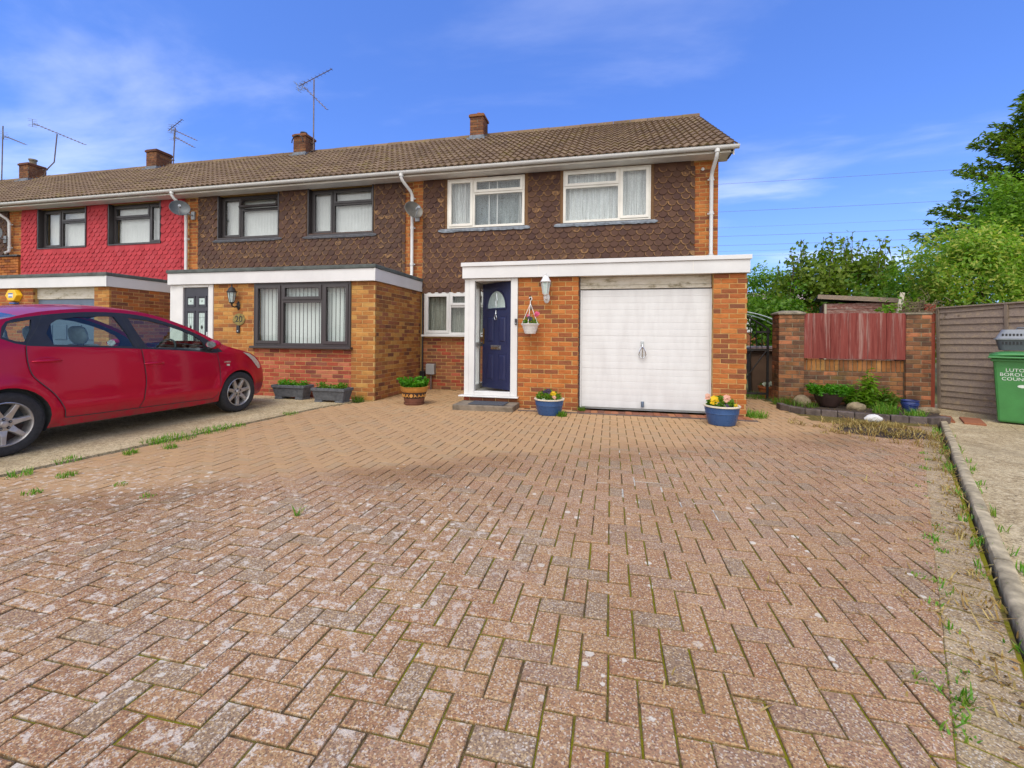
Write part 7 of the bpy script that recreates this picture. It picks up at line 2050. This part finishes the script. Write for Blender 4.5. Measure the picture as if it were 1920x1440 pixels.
flowers('yellow, peach and pink flowers in the bowl pot right of the garage', 1.48, 6.47, 0.245, 0.19, 0.14, 260, 'leaf_mid', [('petal_yellow', -0.12, -0.10, 0.09, 0.07), ('petal_peach', 0.03, -0.12, 0.12, 0.06), ('petal_peach', -0.19, -0.05, 0.13, 0.05), ('petal_purple', 0.02, -0.17, 0.02, 0.04), ('petal_yellow', 0.14, -0.13, 0.03, 0.03)], 5)
# tan pot of succulents
t = thing('plant_pot', 'tan and brown patterned pot in the corner left of the porch', 'plant pot', (-3.265, 7.0, 0))
def ring_pot(nm, mat, pr): MB().lathe(pr, 28, (-3.265, 7.0, 0)).build(nm, MT[mat], t, smooth=True)
ring_pot('rim_band', 'pot_tan', [(0.205, 0.215), (0.222, 0.235), (0.235, 0.298), (0.245, 0.305), (0.222, 0.308), (0.205, 0.27)])
ring_pot('dark_band', 'pot_dark', [(0.178, 0.115), (0.206, 0.214)])
ring_pot('base', 'pot_brown', [(0.001, 0.035), (0.158, 0.035), (0.170, 0.07), (0.178, 0.114)])
ring_pot('saucer', 'pot_brown', [(0.001, 0.0), (0.165, 0.0), (0.178, 0.03), (0.160, 0.034)])
ring_pot('compost', 'soil', [(0.21, 0.28), (0.001, 0.29)])
for k in range(9):
    an = R(-160 + 20 * k * 1.0); mb = MB()
    cx_, cy_ = -3.265 + 0.197 * math.cos(an), 7.0 + 0.197 * math.sin(an)
    tx, ty = -math.sin(an), math.cos(an)
    if k == 4: mb.prism([(0.03 * math.cos(q), 0.03 * math.sin(q)) for q in [2 * math.pi * i / 10 for i in range(10)]], lambda a, b, d: (cx_ + tx * a + math.cos(an) * d, cy_ + ty * a + math.sin(an) * d, 0.165 + b), -0.01, 0.006)
    else:
        s_ = 1 if k < 4 else -1
        mb.prism([(-0.028, -0.03), (0.0, -0.012), (0.028, -0.03), (0.01, 0.006), (0.028 * s_, 0.032), (0.0, 0.016), (-0.012, 0.03)], lambda a, b, d: (cx_ + tx * a + math.cos(an) * d, cy_ + ty * a + math.sin(an) * d, 0.165 + b), -0.01, 0.005)
    mb.build('pattern', MT['pot_tan'], t)
def succulents(label, x, y, z, r, n, h, seed, mat, per=60, lf=0.045):
    t = thing('succulent_plant', label, 'plant', (x, y, z)); g = np.random.default_rng(seed); C, A = [], []
    mb = MB()
    for i in range(n):
        a = g.uniform(0, 2 * math.pi); q = r * math.sqrt(g.random()); hx = h * g.uniform(0.55, 1.0) * (1.1 - 0.25 * q / r)
        lean = 0.35 * q / r
        b = np.array([x + q * math.cos(a), y + q * math.sin(a), z]); e = b + np.array([math.cos(a) * lean * hx * 1.6, math.sin(a) * lean * hx * 1.6, hx])
        mb.tube([tuple(b), tuple(e)], 0.006, 4, False)
        u = g.random(per) ** 0.7; an = g.uniform(0, 2 * math.pi, per)
        off = np.stack([np.cos(an), np.sin(an), np.full(per, 0.35)], 1)
        C.append(b + (e - b) * u[:, None] + off * lf * 0.45); A.append(off)
    leaf_obj('leaves', t, mat, leaf_mesh(np.concatenate(C), lf, None, 0, 0.45, seed, axis=np.concatenate(A) * 1.6))
    mb.build('stems', MT[mat], t)
    return t
succulents('dense bright green stems growing in the tan patterned pot', -3.265, 7.0, 0.28, 0.21, 34, 0.19, 6, 'leaf_bright', 46, 0.05)
# two grey planter troughs by the red brick panel
def trough(label, x0, x1, y, z0, seed, lab2):
    t = thing('planter_trough', label, 'planter', ((x0 + x1) / 2, y, z0), group='grey planter troughs under the dark window')
    mb = MB(); d = 0.13
    lo = [(x0 + 0.05, y - d + 0.03), (x1 - 0.05, y - d + 0.03), (x1 - 0.05, y + d - 0.03), (x0 + 0.05, y + d - 0.03)]; hi = [(x0 + 0.012, y - d), (x1 - 0.012, y - d), (x1 - 0.012, y + d), (x0 + 0.012, y + d)]
    mb.add([(a, b, z0 + 0.045) for a, b in lo] + [(a, b, z0 + 0.21) for a, b in hi], [(3, 2, 1, 0), (0, 1, 5, 4), (1, 2, 6, 5), (2, 3, 7, 6), (3, 0, 4, 7)])
    mb.build('box', MT['planter_grey'], t, bevel=0.006)
    mb = MB(); mb.box(x0, x1, y - d - 0.014, y - d + 0.012, z0 + 0.205, z0 + 0.255); mb.box(x0, x1, y + d - 0.012, y + d + 0.014, z0 + 0.205, z0 + 0.255); mb.box(x0, x0 + 0.026, y - d + 0.013, y + d - 0.013, z0 + 0.205, z0 + 0.255); mb.box(x1 - 0.026, x1, y - d + 0.013, y + d - 0.013, z0 + 0.205, z0 + 0.255)
    mb.build('rim', MT['planter_grey'], t, bevel=0.006)
    for (a, b) in ((x0 + 0.05, x0 + 0.20), (x1 - 0.20, x1 - 0.05)): MB().box(a, b, y - d + 0.02, y + d - 0.02, z0 - 0.0, z0 + 0.044).build('foot', MT['planter_grey'], t, bevel=0.005)
    MB().box(x0 + 0.03, x1 - 0.03, y - d + 0.015, y + d - 0.015, z0 + 0.211, z0 + 0.225).build('compost', MT['soil'], t)
    f = thing('bedding_plants', lab2, 'plants', ((x0 + x1) / 2, y, z0 + 0.22)); g = np.random.default_rng(seed)
    n = 420; C = np.stack([g.uniform(x0 + 0.06, x1 - 0.06, n), y + g.uniform(-0.10, 0.10, n), z0 + 0.22 + 0.11 * g.random(n) * (0.5 + 0.5 * np.sin(g.uniform(0, 1, n) * 3))], 1)
    C[:, 2] += 0.03 * np.sin(C[:, 0] * 14 + seed)
    leaf_obj('leaves', f, 'leaf_bright' if seed % 2 else 'leaf_mid', leaf_mesh(C, 0.045, np.tile([0, 0, 1.0], (n, 1)), 0.4, 0.55, seed))
    mb = MB()
    for i in range(0, n, 12): mb.tube([(C[i, 0], C[i, 1], z0 + 0.215), tuple(C[i])], 0.002, 3, False)
    mb.build('stems', MT['leaf_mid'], f)
trough('grey timber planter trough nearer the bumper of the red car', -5.94, -5.27, 6.93, 0.012, 13, 'low green plants in the trough nearer the red car')
trough('grey timber planter trough nearer the corner of the brick extension', -5.03, -4.385, 6.80, 0.0, 14, 'low green plants in the trough nearer the brick corner')
# hanging basket
t = thing('hanging_basket', 'white plastic hanging basket on the brick beside the navy door', 'hanging basket', (-1.26, 6.97, 1.2))
mb = MB(); mb.lathe([(0.001, 1.215), (0.085, 1.215), (0.10, 1.26), (0.128, 1.345), (0.146, 1.362), (0.148, 1.375), (0.135, 1.378), (0.125, 1.35)], 28, (-1.26, 6.97, 0)); mb.build('bowl', MT['basket_white'], t, smooth=True)
for k in range(4):
    z = 1.235 + k * 0.026; rr_ = 0.0875 + (z - 1.215) * 0.33
    mb = MB(); mb.tube([(-1.26 + rr_ * math.cos(a), 6.97 + rr_ * math.sin(a), z) for a in [2 * math.pi * i / 24 for i in range(25)]], 0.003, 4, False); mb.build('rib', MT['basket_white'], t)
for an in (R(200), R(-20), R(-95)):
    mb = MB(); mb.tube([(-1.26 + 0.135 * math.cos(an), 6.97 + 0.135 * math.sin(an), 1.375), (-1.26, 6.97, 1.70)], 0.005, 5); mb.build('hanger_arm', MT['basket_white'], t)
mb = MB(); mb.tube([(-1.26, 6.97, 1.69), (-1.26, 6.97, 1.74), (-1.235, 6.97, 1.77), (-1.245, 6.97, 1.80), (-1.275, 6.97, 1.80), (-1.28, 6.97, 1.78)], 0.008, 6); mb.build('hook', MT['basket_white'], t, smooth=True)
mb = MB(); mb.lathe([(0.085, 1.355), (0.001, 1.37)], 12, (-1.26, 6.97, 0)); mb.build('compost', MT['soil'], t)
t = thing('basket_bracket', 'dark bracket holding the hanging basket on the brick', 'bracket', (-1.285, Y0, 1.75))
mb = MB(); mb.tube([(-1.285, Y0 - 0.005, 1.60), (-1.285, Y0 - 0.01, 1.80), (-1.28, Y0 - 0.10, 1.83), (-1.275, 6.96, 1.815)], 0.009, 6); mb.tube([(-1.285, Y0 - 0.01, 1.66), (-1.28, Y0 - 0.09, 1.76), (-1.28, Y0 - 0.10, 1.83)], 0.006, 5); mb.build('bracket_arm', MT['iron_black'], t)
flowers('pink and dark flowers growing in the white hanging basket', -1.26, 6.97, 1.36, 0.13, 0.14, 170, 'leaf_mid', [('petal_pink', 0.12, -0.05, 0.17, 0.05), ('petal_pink', 0.10, -0.03, 0.15, 0.04), ('petal_purple', 0.01, -0.1, 0.09, 0.05), ('petal_pink', -0.02, -0.08, 0.14, 0.03)], 8, leaf=0.045)

# ---------------------------------------------------------------- flower bed
t = thing('plant_pot', 'dark bowl pot half buried in the flower bed', 'plant pot', (3.62, 8.5, 0))
mb = MB(); mb.lathe([(0.001, 0.02), (0.13, 0.02), (0.19, 0.12), (0.225, 0.23), (0.235, 0.235), (0.20, 0.22)], 24, (3.62, 8.5, 0.02)); mb.build('bowl', MT['pot_dark'], t, smooth=True)
mb = MB(); mb.lathe([(0.21, 0.225), (0.001, 0.24)], 14, (3.62, 8.5, 0.02)); mb.build('compost', MT['soil'], t)
succulents('bright lime green succulent spilling from the dark bowl in the bed', 3.62, 8.48, 0.22, 0.25, 60, 0.20, 16, 'leaf_bright', 34, 0.05)
def herb(label, x, y, z, n, h, r, mat, seed, lf=0.11, name='bed_plant'):
    t = thing(name, label, 'plant', (x, y, z)); g = np.random.default_rng(seed); C, A = [], []; mb = MB()
    for i in range(n):
        a = g.uniform(0, 2 * math.pi); q = r * g.random(); hx = h * g.uniform(0.5, 1) * (1.15 - 0.5 * q / r)
        b = np.array([x + q * 0.4 * math.cos(a), y + q * 0.4 * math.sin(a), z]); e = np.array([x + q * math.cos(a), y + q * math.sin(a), z + hx])
        mb.tube([tuple(b), tuple((b + e) / 2 + np.array([0, 0, 0.03])), tuple(e)], 0.005, 4, False)
        m_ = 16; u = np.linspace(0.2, 1, m_); an = np.arange(m_) * 2.4 + i
        off = np.stack([np.cos(an), np.sin(an), np.full(m_, 0.1)], 1)
        C.append(b + (e - b) * u[:, None] + off * lf * 0.5); A.append(off)
    leaf_obj('leaves', t, mat, leaf_mesh(np.concatenate(C), lf, np.tile([0, 0, 1.0], (n * m_, 1)), 0.6, 0.38, seed, axis=np.concatenate(A) * 2))
    mb.build('stems', MT[mat], t); return t
herb('tall leafy bright green plant in the middle of the flower bed', 4.24, 8.58, 0.02, 16, 0.62, 0.16, 'leaf_light', 23)
herb('lower dark green bush on the right in the flower bed', 4.50, 8.62, 0.02, 26, 0.34, 0.30, 'leaf_dark', 24, 0.075)
herb('lower dark green bush behind the tall plant in the flower bed', 4.05, 8.66, 0.02, 22, 0.40, 0.24, 'leaf_mid', 25, 0.08)
def tuft(C0, n, h, r, g, V, lean=0.5):
    for i in range(n):
        a = g.uniform(0, 2 * math.pi); q = r * math.sqrt(g.random()); b = np.array(C0) + np.array([q * math.cos(a), q * math.sin(a), 0]); hh = h * g.uniform(0.5, 1.1)
        a2 = g.uniform(0, 2 * math.pi); ln = lean * g.random(); e = b + np.array([math.cos(a2) * ln * hh, math.sin(a2) * ln * hh, hh]); w = np.array([math.sin(a2), -math.cos(a2), 0]) * 0.0035
        m_ = (b + e) / 2 + np.array([0, 0, hh * 0.12]); 
        V += [b - w, b + w, m_ + w * 0.9, m_ - w * 0.9, m_ - w * 0.9, m_ + w * 0.9, e + w * 0.15, e - w * 0.15]
def tuft_obj(name, label, cat, spots, mat, seed, kind=None):
    g = np.random.default_rng(seed); V = []
    for (c, n, h, r, ln) in spots: tuft(c, n, h, r, g, V, ln)
    o = leaf_obj(name, None, mat, np.array(V)); return tag(o, label, cat, None, kind)
tuft_obj('grassy_plant', 'grassy green clump with a white flower behind the curved edging', 'plant', [((4.18, 7.98, 0.02), 240, 0.17, 0.16, 1.1)], 'blade', 5)
tuft_obj('grassy_plant', 'smaller pale grassy clump left of the little blue pot', 'plant', [((4.42, 7.72, 0.02), 160, 0.13, 0.13, 1.1)], 'blade', 6)
tuft_obj('grassy_plant', 'dark low weeds at the foot of the left brick pier', 'plant', [((3.02, 8.62, 0.02), 200, 0.14, 0.22, 1.2), ((3.25, 8.45, 0.02), 140, 0.10, 0.2, 1.2)], 'leaf_dark', 7)
t = thing('plant_pot', 'small cobalt blue glazed pot at the right end of the bed', 'plant pot', (4.66, 8.25, 0.0))
mb = MB(); mb.lathe([(0.001, 0.0), (0.07, 0.0), (0.085, 0.03), (0.112, 0.12), (0.115, 0.15), (0.108, 0.168), (0.118, 0.178), (0.118, 0.190), (0.105, 0.192), (0.098, 0.165)], 28, (4.66, 8.25, 0.02)); mb.build('pot', MT['glaze_cobalt'], t, smooth=True)
mb = MB(); mb.lathe([(0.10, 0.165), (0.001, 0.168)], 14, (4.66, 8.25, 0.02)); mb.build('gravel_top', MT['concrete_cap'], t)
mb = MB()
for k in range(3): mb.tube([(4.66 + 0.114 * math.sin(a), 8.25 - 0.114 * math.cos(a), 0.15 - 0.012 * math.sin(math.pi * (a + 0.5 - k) * 1.2) ) for a in [-0.9 + 0.2 * i for i in range(10)]], 0.004, 4, False)
mb.build('swag', MT['glaze_cobalt'], t)
def rock(label, c, s, seed, mat='rock'):
    bm = bmesh.new(); bmesh.ops.create_icosphere(bm, subdivisions=3, radius=1)
    g = np.random.default_rng(seed); k = g.normal(size=(5, 3)) * 1.6; ph = g.uniform(0, 6, 5)
    for v in bm.verts:
        d = sum(math.sin(float(np.dot(k[i], v.co)) + ph[i]) for i in range(5)) * 0.08 + sum(math.sin(3.1 * float(np.dot(k[i], v.co)) + 2 * ph[i]) for i in range(5)) * 0.035
        v.co = v.co * (1 + d); v.co = Vector((v.co.x * s[0], v.co.y * s[1], v.co.z * s[2])) + Vector(c)
    me = bpy.data.meshes.new('rock'); bm.to_mesh(me); bm.free(); me.materials.append(MT[mat])
    o = bpy.data.objects.new('rock', me); link(o); return tag(o, label, 'rock')
rock('pale tilted rock against the left brick pier base', (3.26, 8.60, 0.08), (0.12, 0.09, 0.10), 1)
rock('mossy boulder left of the tall leafy plant', (3.92, 8.30, 0.06), (0.13, 0.10, 0.08), 2)
rock('flat stone lying right of the little blue pot', (4.92, 8.30, 0.04), (0.14, 0.09, 0.06), 3)
rock('small flat stone in the bed between the grassy clumps', (4.24, 8.22, 0.03), (0.11, 0.08, 0.05), 4)
rock('white stone lying on the heap of dry weeds', (3.50, 6.92, 0.10), (0.10, 0.06, 0.05), 5, 'rock_white')
# behind the gate
t = thing('plant_pot', 'terracotta pot standing on the ground behind the side gate', 'plant pot', (3.05, 9.75, 0))
mb = MB(); mb.lathe([(0.001, 0.0), (0.10, 0.0), (0.135, 0.19), (0.15, 0.195), (0.15, 0.235), (0.13, 0.235), (0.125, 0.2)], 22, (3.05, 9.75, -0.01)); mb.build('pot', MT['terracotta'], t, smooth=True)
mb = MB(); mb.lathe([(0.13, 0.205), (0.001, 0.21)], 12, (3.05, 9.75, 0)); mb.build('compost', MT['soil'], t)
flowers('white flowers in the terracotta pot behind the gate', 3.05, 9.75, 0.21, 0.13, 0.10, 80, 'leaf_dark', [('petal_white', 0.05, -0.12, 0.08, 0.05), ('petal_white', -0.06, -0.1, 0.06, 0.05), ('petal_white', 0.0, -0.13, 0.05, 0.04)], 44)
tuft_obj('grassy_plant', 'green weeds growing under the side gate', 'plant', [((2.35, 9.55, -0.01), 160, 0.2, 0.25, 0.9), ((2.75, 9.5, -0.01), 140, 0.16, 0.2, 0.9)], 'leaf_mid', 10)
tuft_obj('grassy_plant', 'bright green weed clump at the foot of the right garage pillar', 'plant', [((2.12, 7.2, -0.01), 220, 0.12, 0.15, 1.2)], 'blade', 11)
tuft_obj('grassy_plant', 'small green weed beside the left garage pot', 'plant', [((-0.70, 6.50, -0.005), 110, 0.09, 0.08, 1.1)], 'leaf_mid', 12)
tuft_obj('grassy_plant', 'small weed at the left foot of the garage door', 'plant', [((-0.44, 7.02, 0.0), 80, 0.09, 0.06, 1.1)], 'leaf_dark', 13)
tuft_obj('grassy_plant', 'dark weed between the grey trough and the brick corner', 'plant', [((-4.30, 6.95, 0.0), 130, 0.12, 0.10, 1.0)], 'leaf_dark', 14)

# weeds, dry grass, leaf litter: what nobody could count
gW = np.random.default_rng(31); sp = []
for (x, y, n, h, r) in [(-4.77, 3.02, 60, 0.05, 0.10), (-4.72, 3.75, 90, 0.07, 0.12), (-4.66, 3.95, 160, 0.07, 0.18), (-4.66, 4.35, 160, 0.06, 0.18), (-4.63, 4.65, 120, 0.05, 0.16), (-4.56, 5.6, 70, 0.05, 0.12), (-4.50, 3.35, 60, 0.055, 0.06), (-4.35, 3.62, 50, 0.06, 0.06), (-4.28, 2.70, 50, 0.05, 0.07), (-4.66, 2.62, 60, 0.06, 0.08), (-4.05, 2.35, 40, 0.04, 0.06), (-3.65, 2.65, 30, 0.03, 0.06), (-3.95, 2.05, 36, 0.04, 0.06), (-1.95, 2.46, 10, 0.07, 0.012), (-3.2, 2.5, 24, 0.03, 0.05)]:
    sp.append(((x, y, -0.005), n, h, r, 1.0))
for k in range(64):
    y = gW.uniform(1.2, 7.0); x = KRB(y) - gW.uniform(0.0, 0.06) if k % 2 else KRB(y) + 0.09 + gW.uniform(0, 0.05)
    sp.append(((x, y, -0.008), int(gW.integers(3, 15)), gW.uniform(0.025, 0.07), gW.uniform(0.02, 0.06), 1.2))
for k in range(34):
    y = gW.uniform(1.3, 5.5); sp.append(((SOL(y) + gW.normal() * 0.03, y, -0.008), int(gW.integers(4, 18)), gW.uniform(0.015, 0.045), gW.uniform(0.02, 0.05), 1.2))
tuft_obj('weeds', 'small green weeds sprouting along the drive edges and joints', 'weeds', sp, 'blade', 33, 'stuff')
sp = []
for k in range(120):
    u = gW.random(); x = 3.35 + gW.normal() * 0.34; y = 6.45 + gW.normal() * 0.36
    if x > KRB(y) - 0.03: continue
    sp.append(((x, y, 0.0 + 0.05 * max(0, 1 - ((x - 3.35) / 0.5) ** 2 - ((y - 6.5) / 0.5) ** 2)), int(gW.integers(8, 22)), gW.uniform(0.03, 0.09), 0.07, 2.2))
for k in range(120):
    y = gW.uniform(1.6, 6.6); sp.append(((KRB(y) - abs(gW.normal()) * 0.09 - 0.01, y, -0.006), int(gW.integers(3, 10)), gW.uniform(0.02, 0.05), 0.06, 2.6))
for k in range(60):
    y = gW.uniform(1.5, 6.2); sp.append(((SOL(y) - abs(gW.normal()) * 0.30, y, -0.001), int(gW.integers(1, 5)), gW.uniform(0.015, 0.035), 0.05, 3.0))
tuft_obj('dry_grass', 'heap and scatter of pulled dry grass on the paving near the kerb', 'dry grass', sp, 'dry', 35, 'stuff')
heap = MB(); P = []
for i in range(15):
    for j in range(15):
        x = 2.75 + 1.2 * i / 14; y = 5.95 + 1.1 * j / 14
        q = ((x - 3.35) / 0.5) ** 2 + ((y - 6.5) / 0.48) ** 2
        P.append((min(x, KRB(y) - 0.02), y, -0.008 + max(0, 1 - q) * 0.055 * (1 + 0.5 * math.sin(9 * x) * math.sin(11 * y))))
heap.sheet(P, 15, 15)
tag(heap.build('dirt_heap', MT['soil'], None, smooth=True), 'low heap of dark soil under the pulled dry grass', 'soil', kind='stuff')
n = 1500; X = gW.uniform(4.5, 7.0, n); Y = gW.uniform(6.3, 9.0, n)
u_ = (X - F0.x) * FN.x + (Y - F0.y) * FN.y
keep = (u_ > 0.03) & (u_ < 1.5) & (X > 4.62 + 0) & (Y < 9.0) & (gW.random(n) < np.exp(-u_ / 0.5)) 
C = np.stack([X[keep], Y[keep], np.full(keep.sum(), 0.0)], 1)
n2_ = 200; Y2 = gW.uniform(1.2, 7.0, n2_); X2 = np.array([KRB(y) for y in Y2]) - np.abs(gW.normal(size=n2_)) * 0.12 + 0.0
C = np.concatenate([C, np.stack([X2, Y2, np.full(n2_, 0.004)], 1)])
n3 = 260; C = np.concatenate([C, np.stack([gW.uniform(2.9, 5.0, n3), gW.uniform(7.6, 8.7, n3), np.full(n3, 0.028)], 1)])
tag(leaf_obj('leaf_litter', None, 'litter', leaf_mesh(C, np.where(np.arange(len(C)) % 3 == 0, 0.030, 0.018), np.tile([0, 0, 1.0], (len(C), 1)), 0.9, 0.6, 77)), 'scattered dry leaves and petals along kerb and fence foot', 'leaf litter', kind='stuff')
# three old paving slabs at the end of the kerb
for i, (x, y, lab) in enumerate(((4.86, 7.86, 'worn reddish paving slab at the end of the kerb, nearest the bed'), (5.12, 7.70, 'worn reddish paving slab at the end of the kerb, nearest the bin'))):
    m = Matrix.Translation((x, y, 0.0)) @ Matrix.Rotation(R(-28), 4, 'Z')
    tag(MB().box(-0.11, 0.11, -0.32, 0.28, -0.04, 0.012 + 0.004 * i, m).build('paving_slab', MT['brick_dull'], None, bevel=0.008), lab, 'paving slab')

# white paint spilt along a few paving joints
simple('paint_faint', lin('b8b0a0'), 0.8, 0, 0.3, 30)
mb = MB()
for (x, y, l, ax) in ((0.232, 3.66, 0.20, 'y'), (0.430, 3.56, 0.20, 'y'), (0.34, 3.66, 0.18, 'x'), (-0.05, 3.56, 0.16, 'x'), (0.05, 3.40, 0.18, 'y'), (0.525, 3.26, 0.20, 'y'), (0.72, 3.16, 0.2, 'y'), (0.60, 3.36, 0.16, 'x'), (0.10, 4.72, 0.14, 'y'), (0.29, 4.62, 0.12, 'y')):
    i_ = round(x / U) * U; j_ = round(y / U) * U
    if ax == 'y': mb.box(i_ - 0.005, i_ + 0.005, j_ - l / 2, j_ + l / 2, -0.009, -0.0012)
    else: mb.box(i_ - l / 2, i_ + l / 2, j_ - 0.005, j_ + 0.005, -0.009, -0.0012)
tag(mb.build('paint_marks', MT['paint_faint'], None), 'thin white paint marks along some paving joints', 'paint marks', kind='stuff')
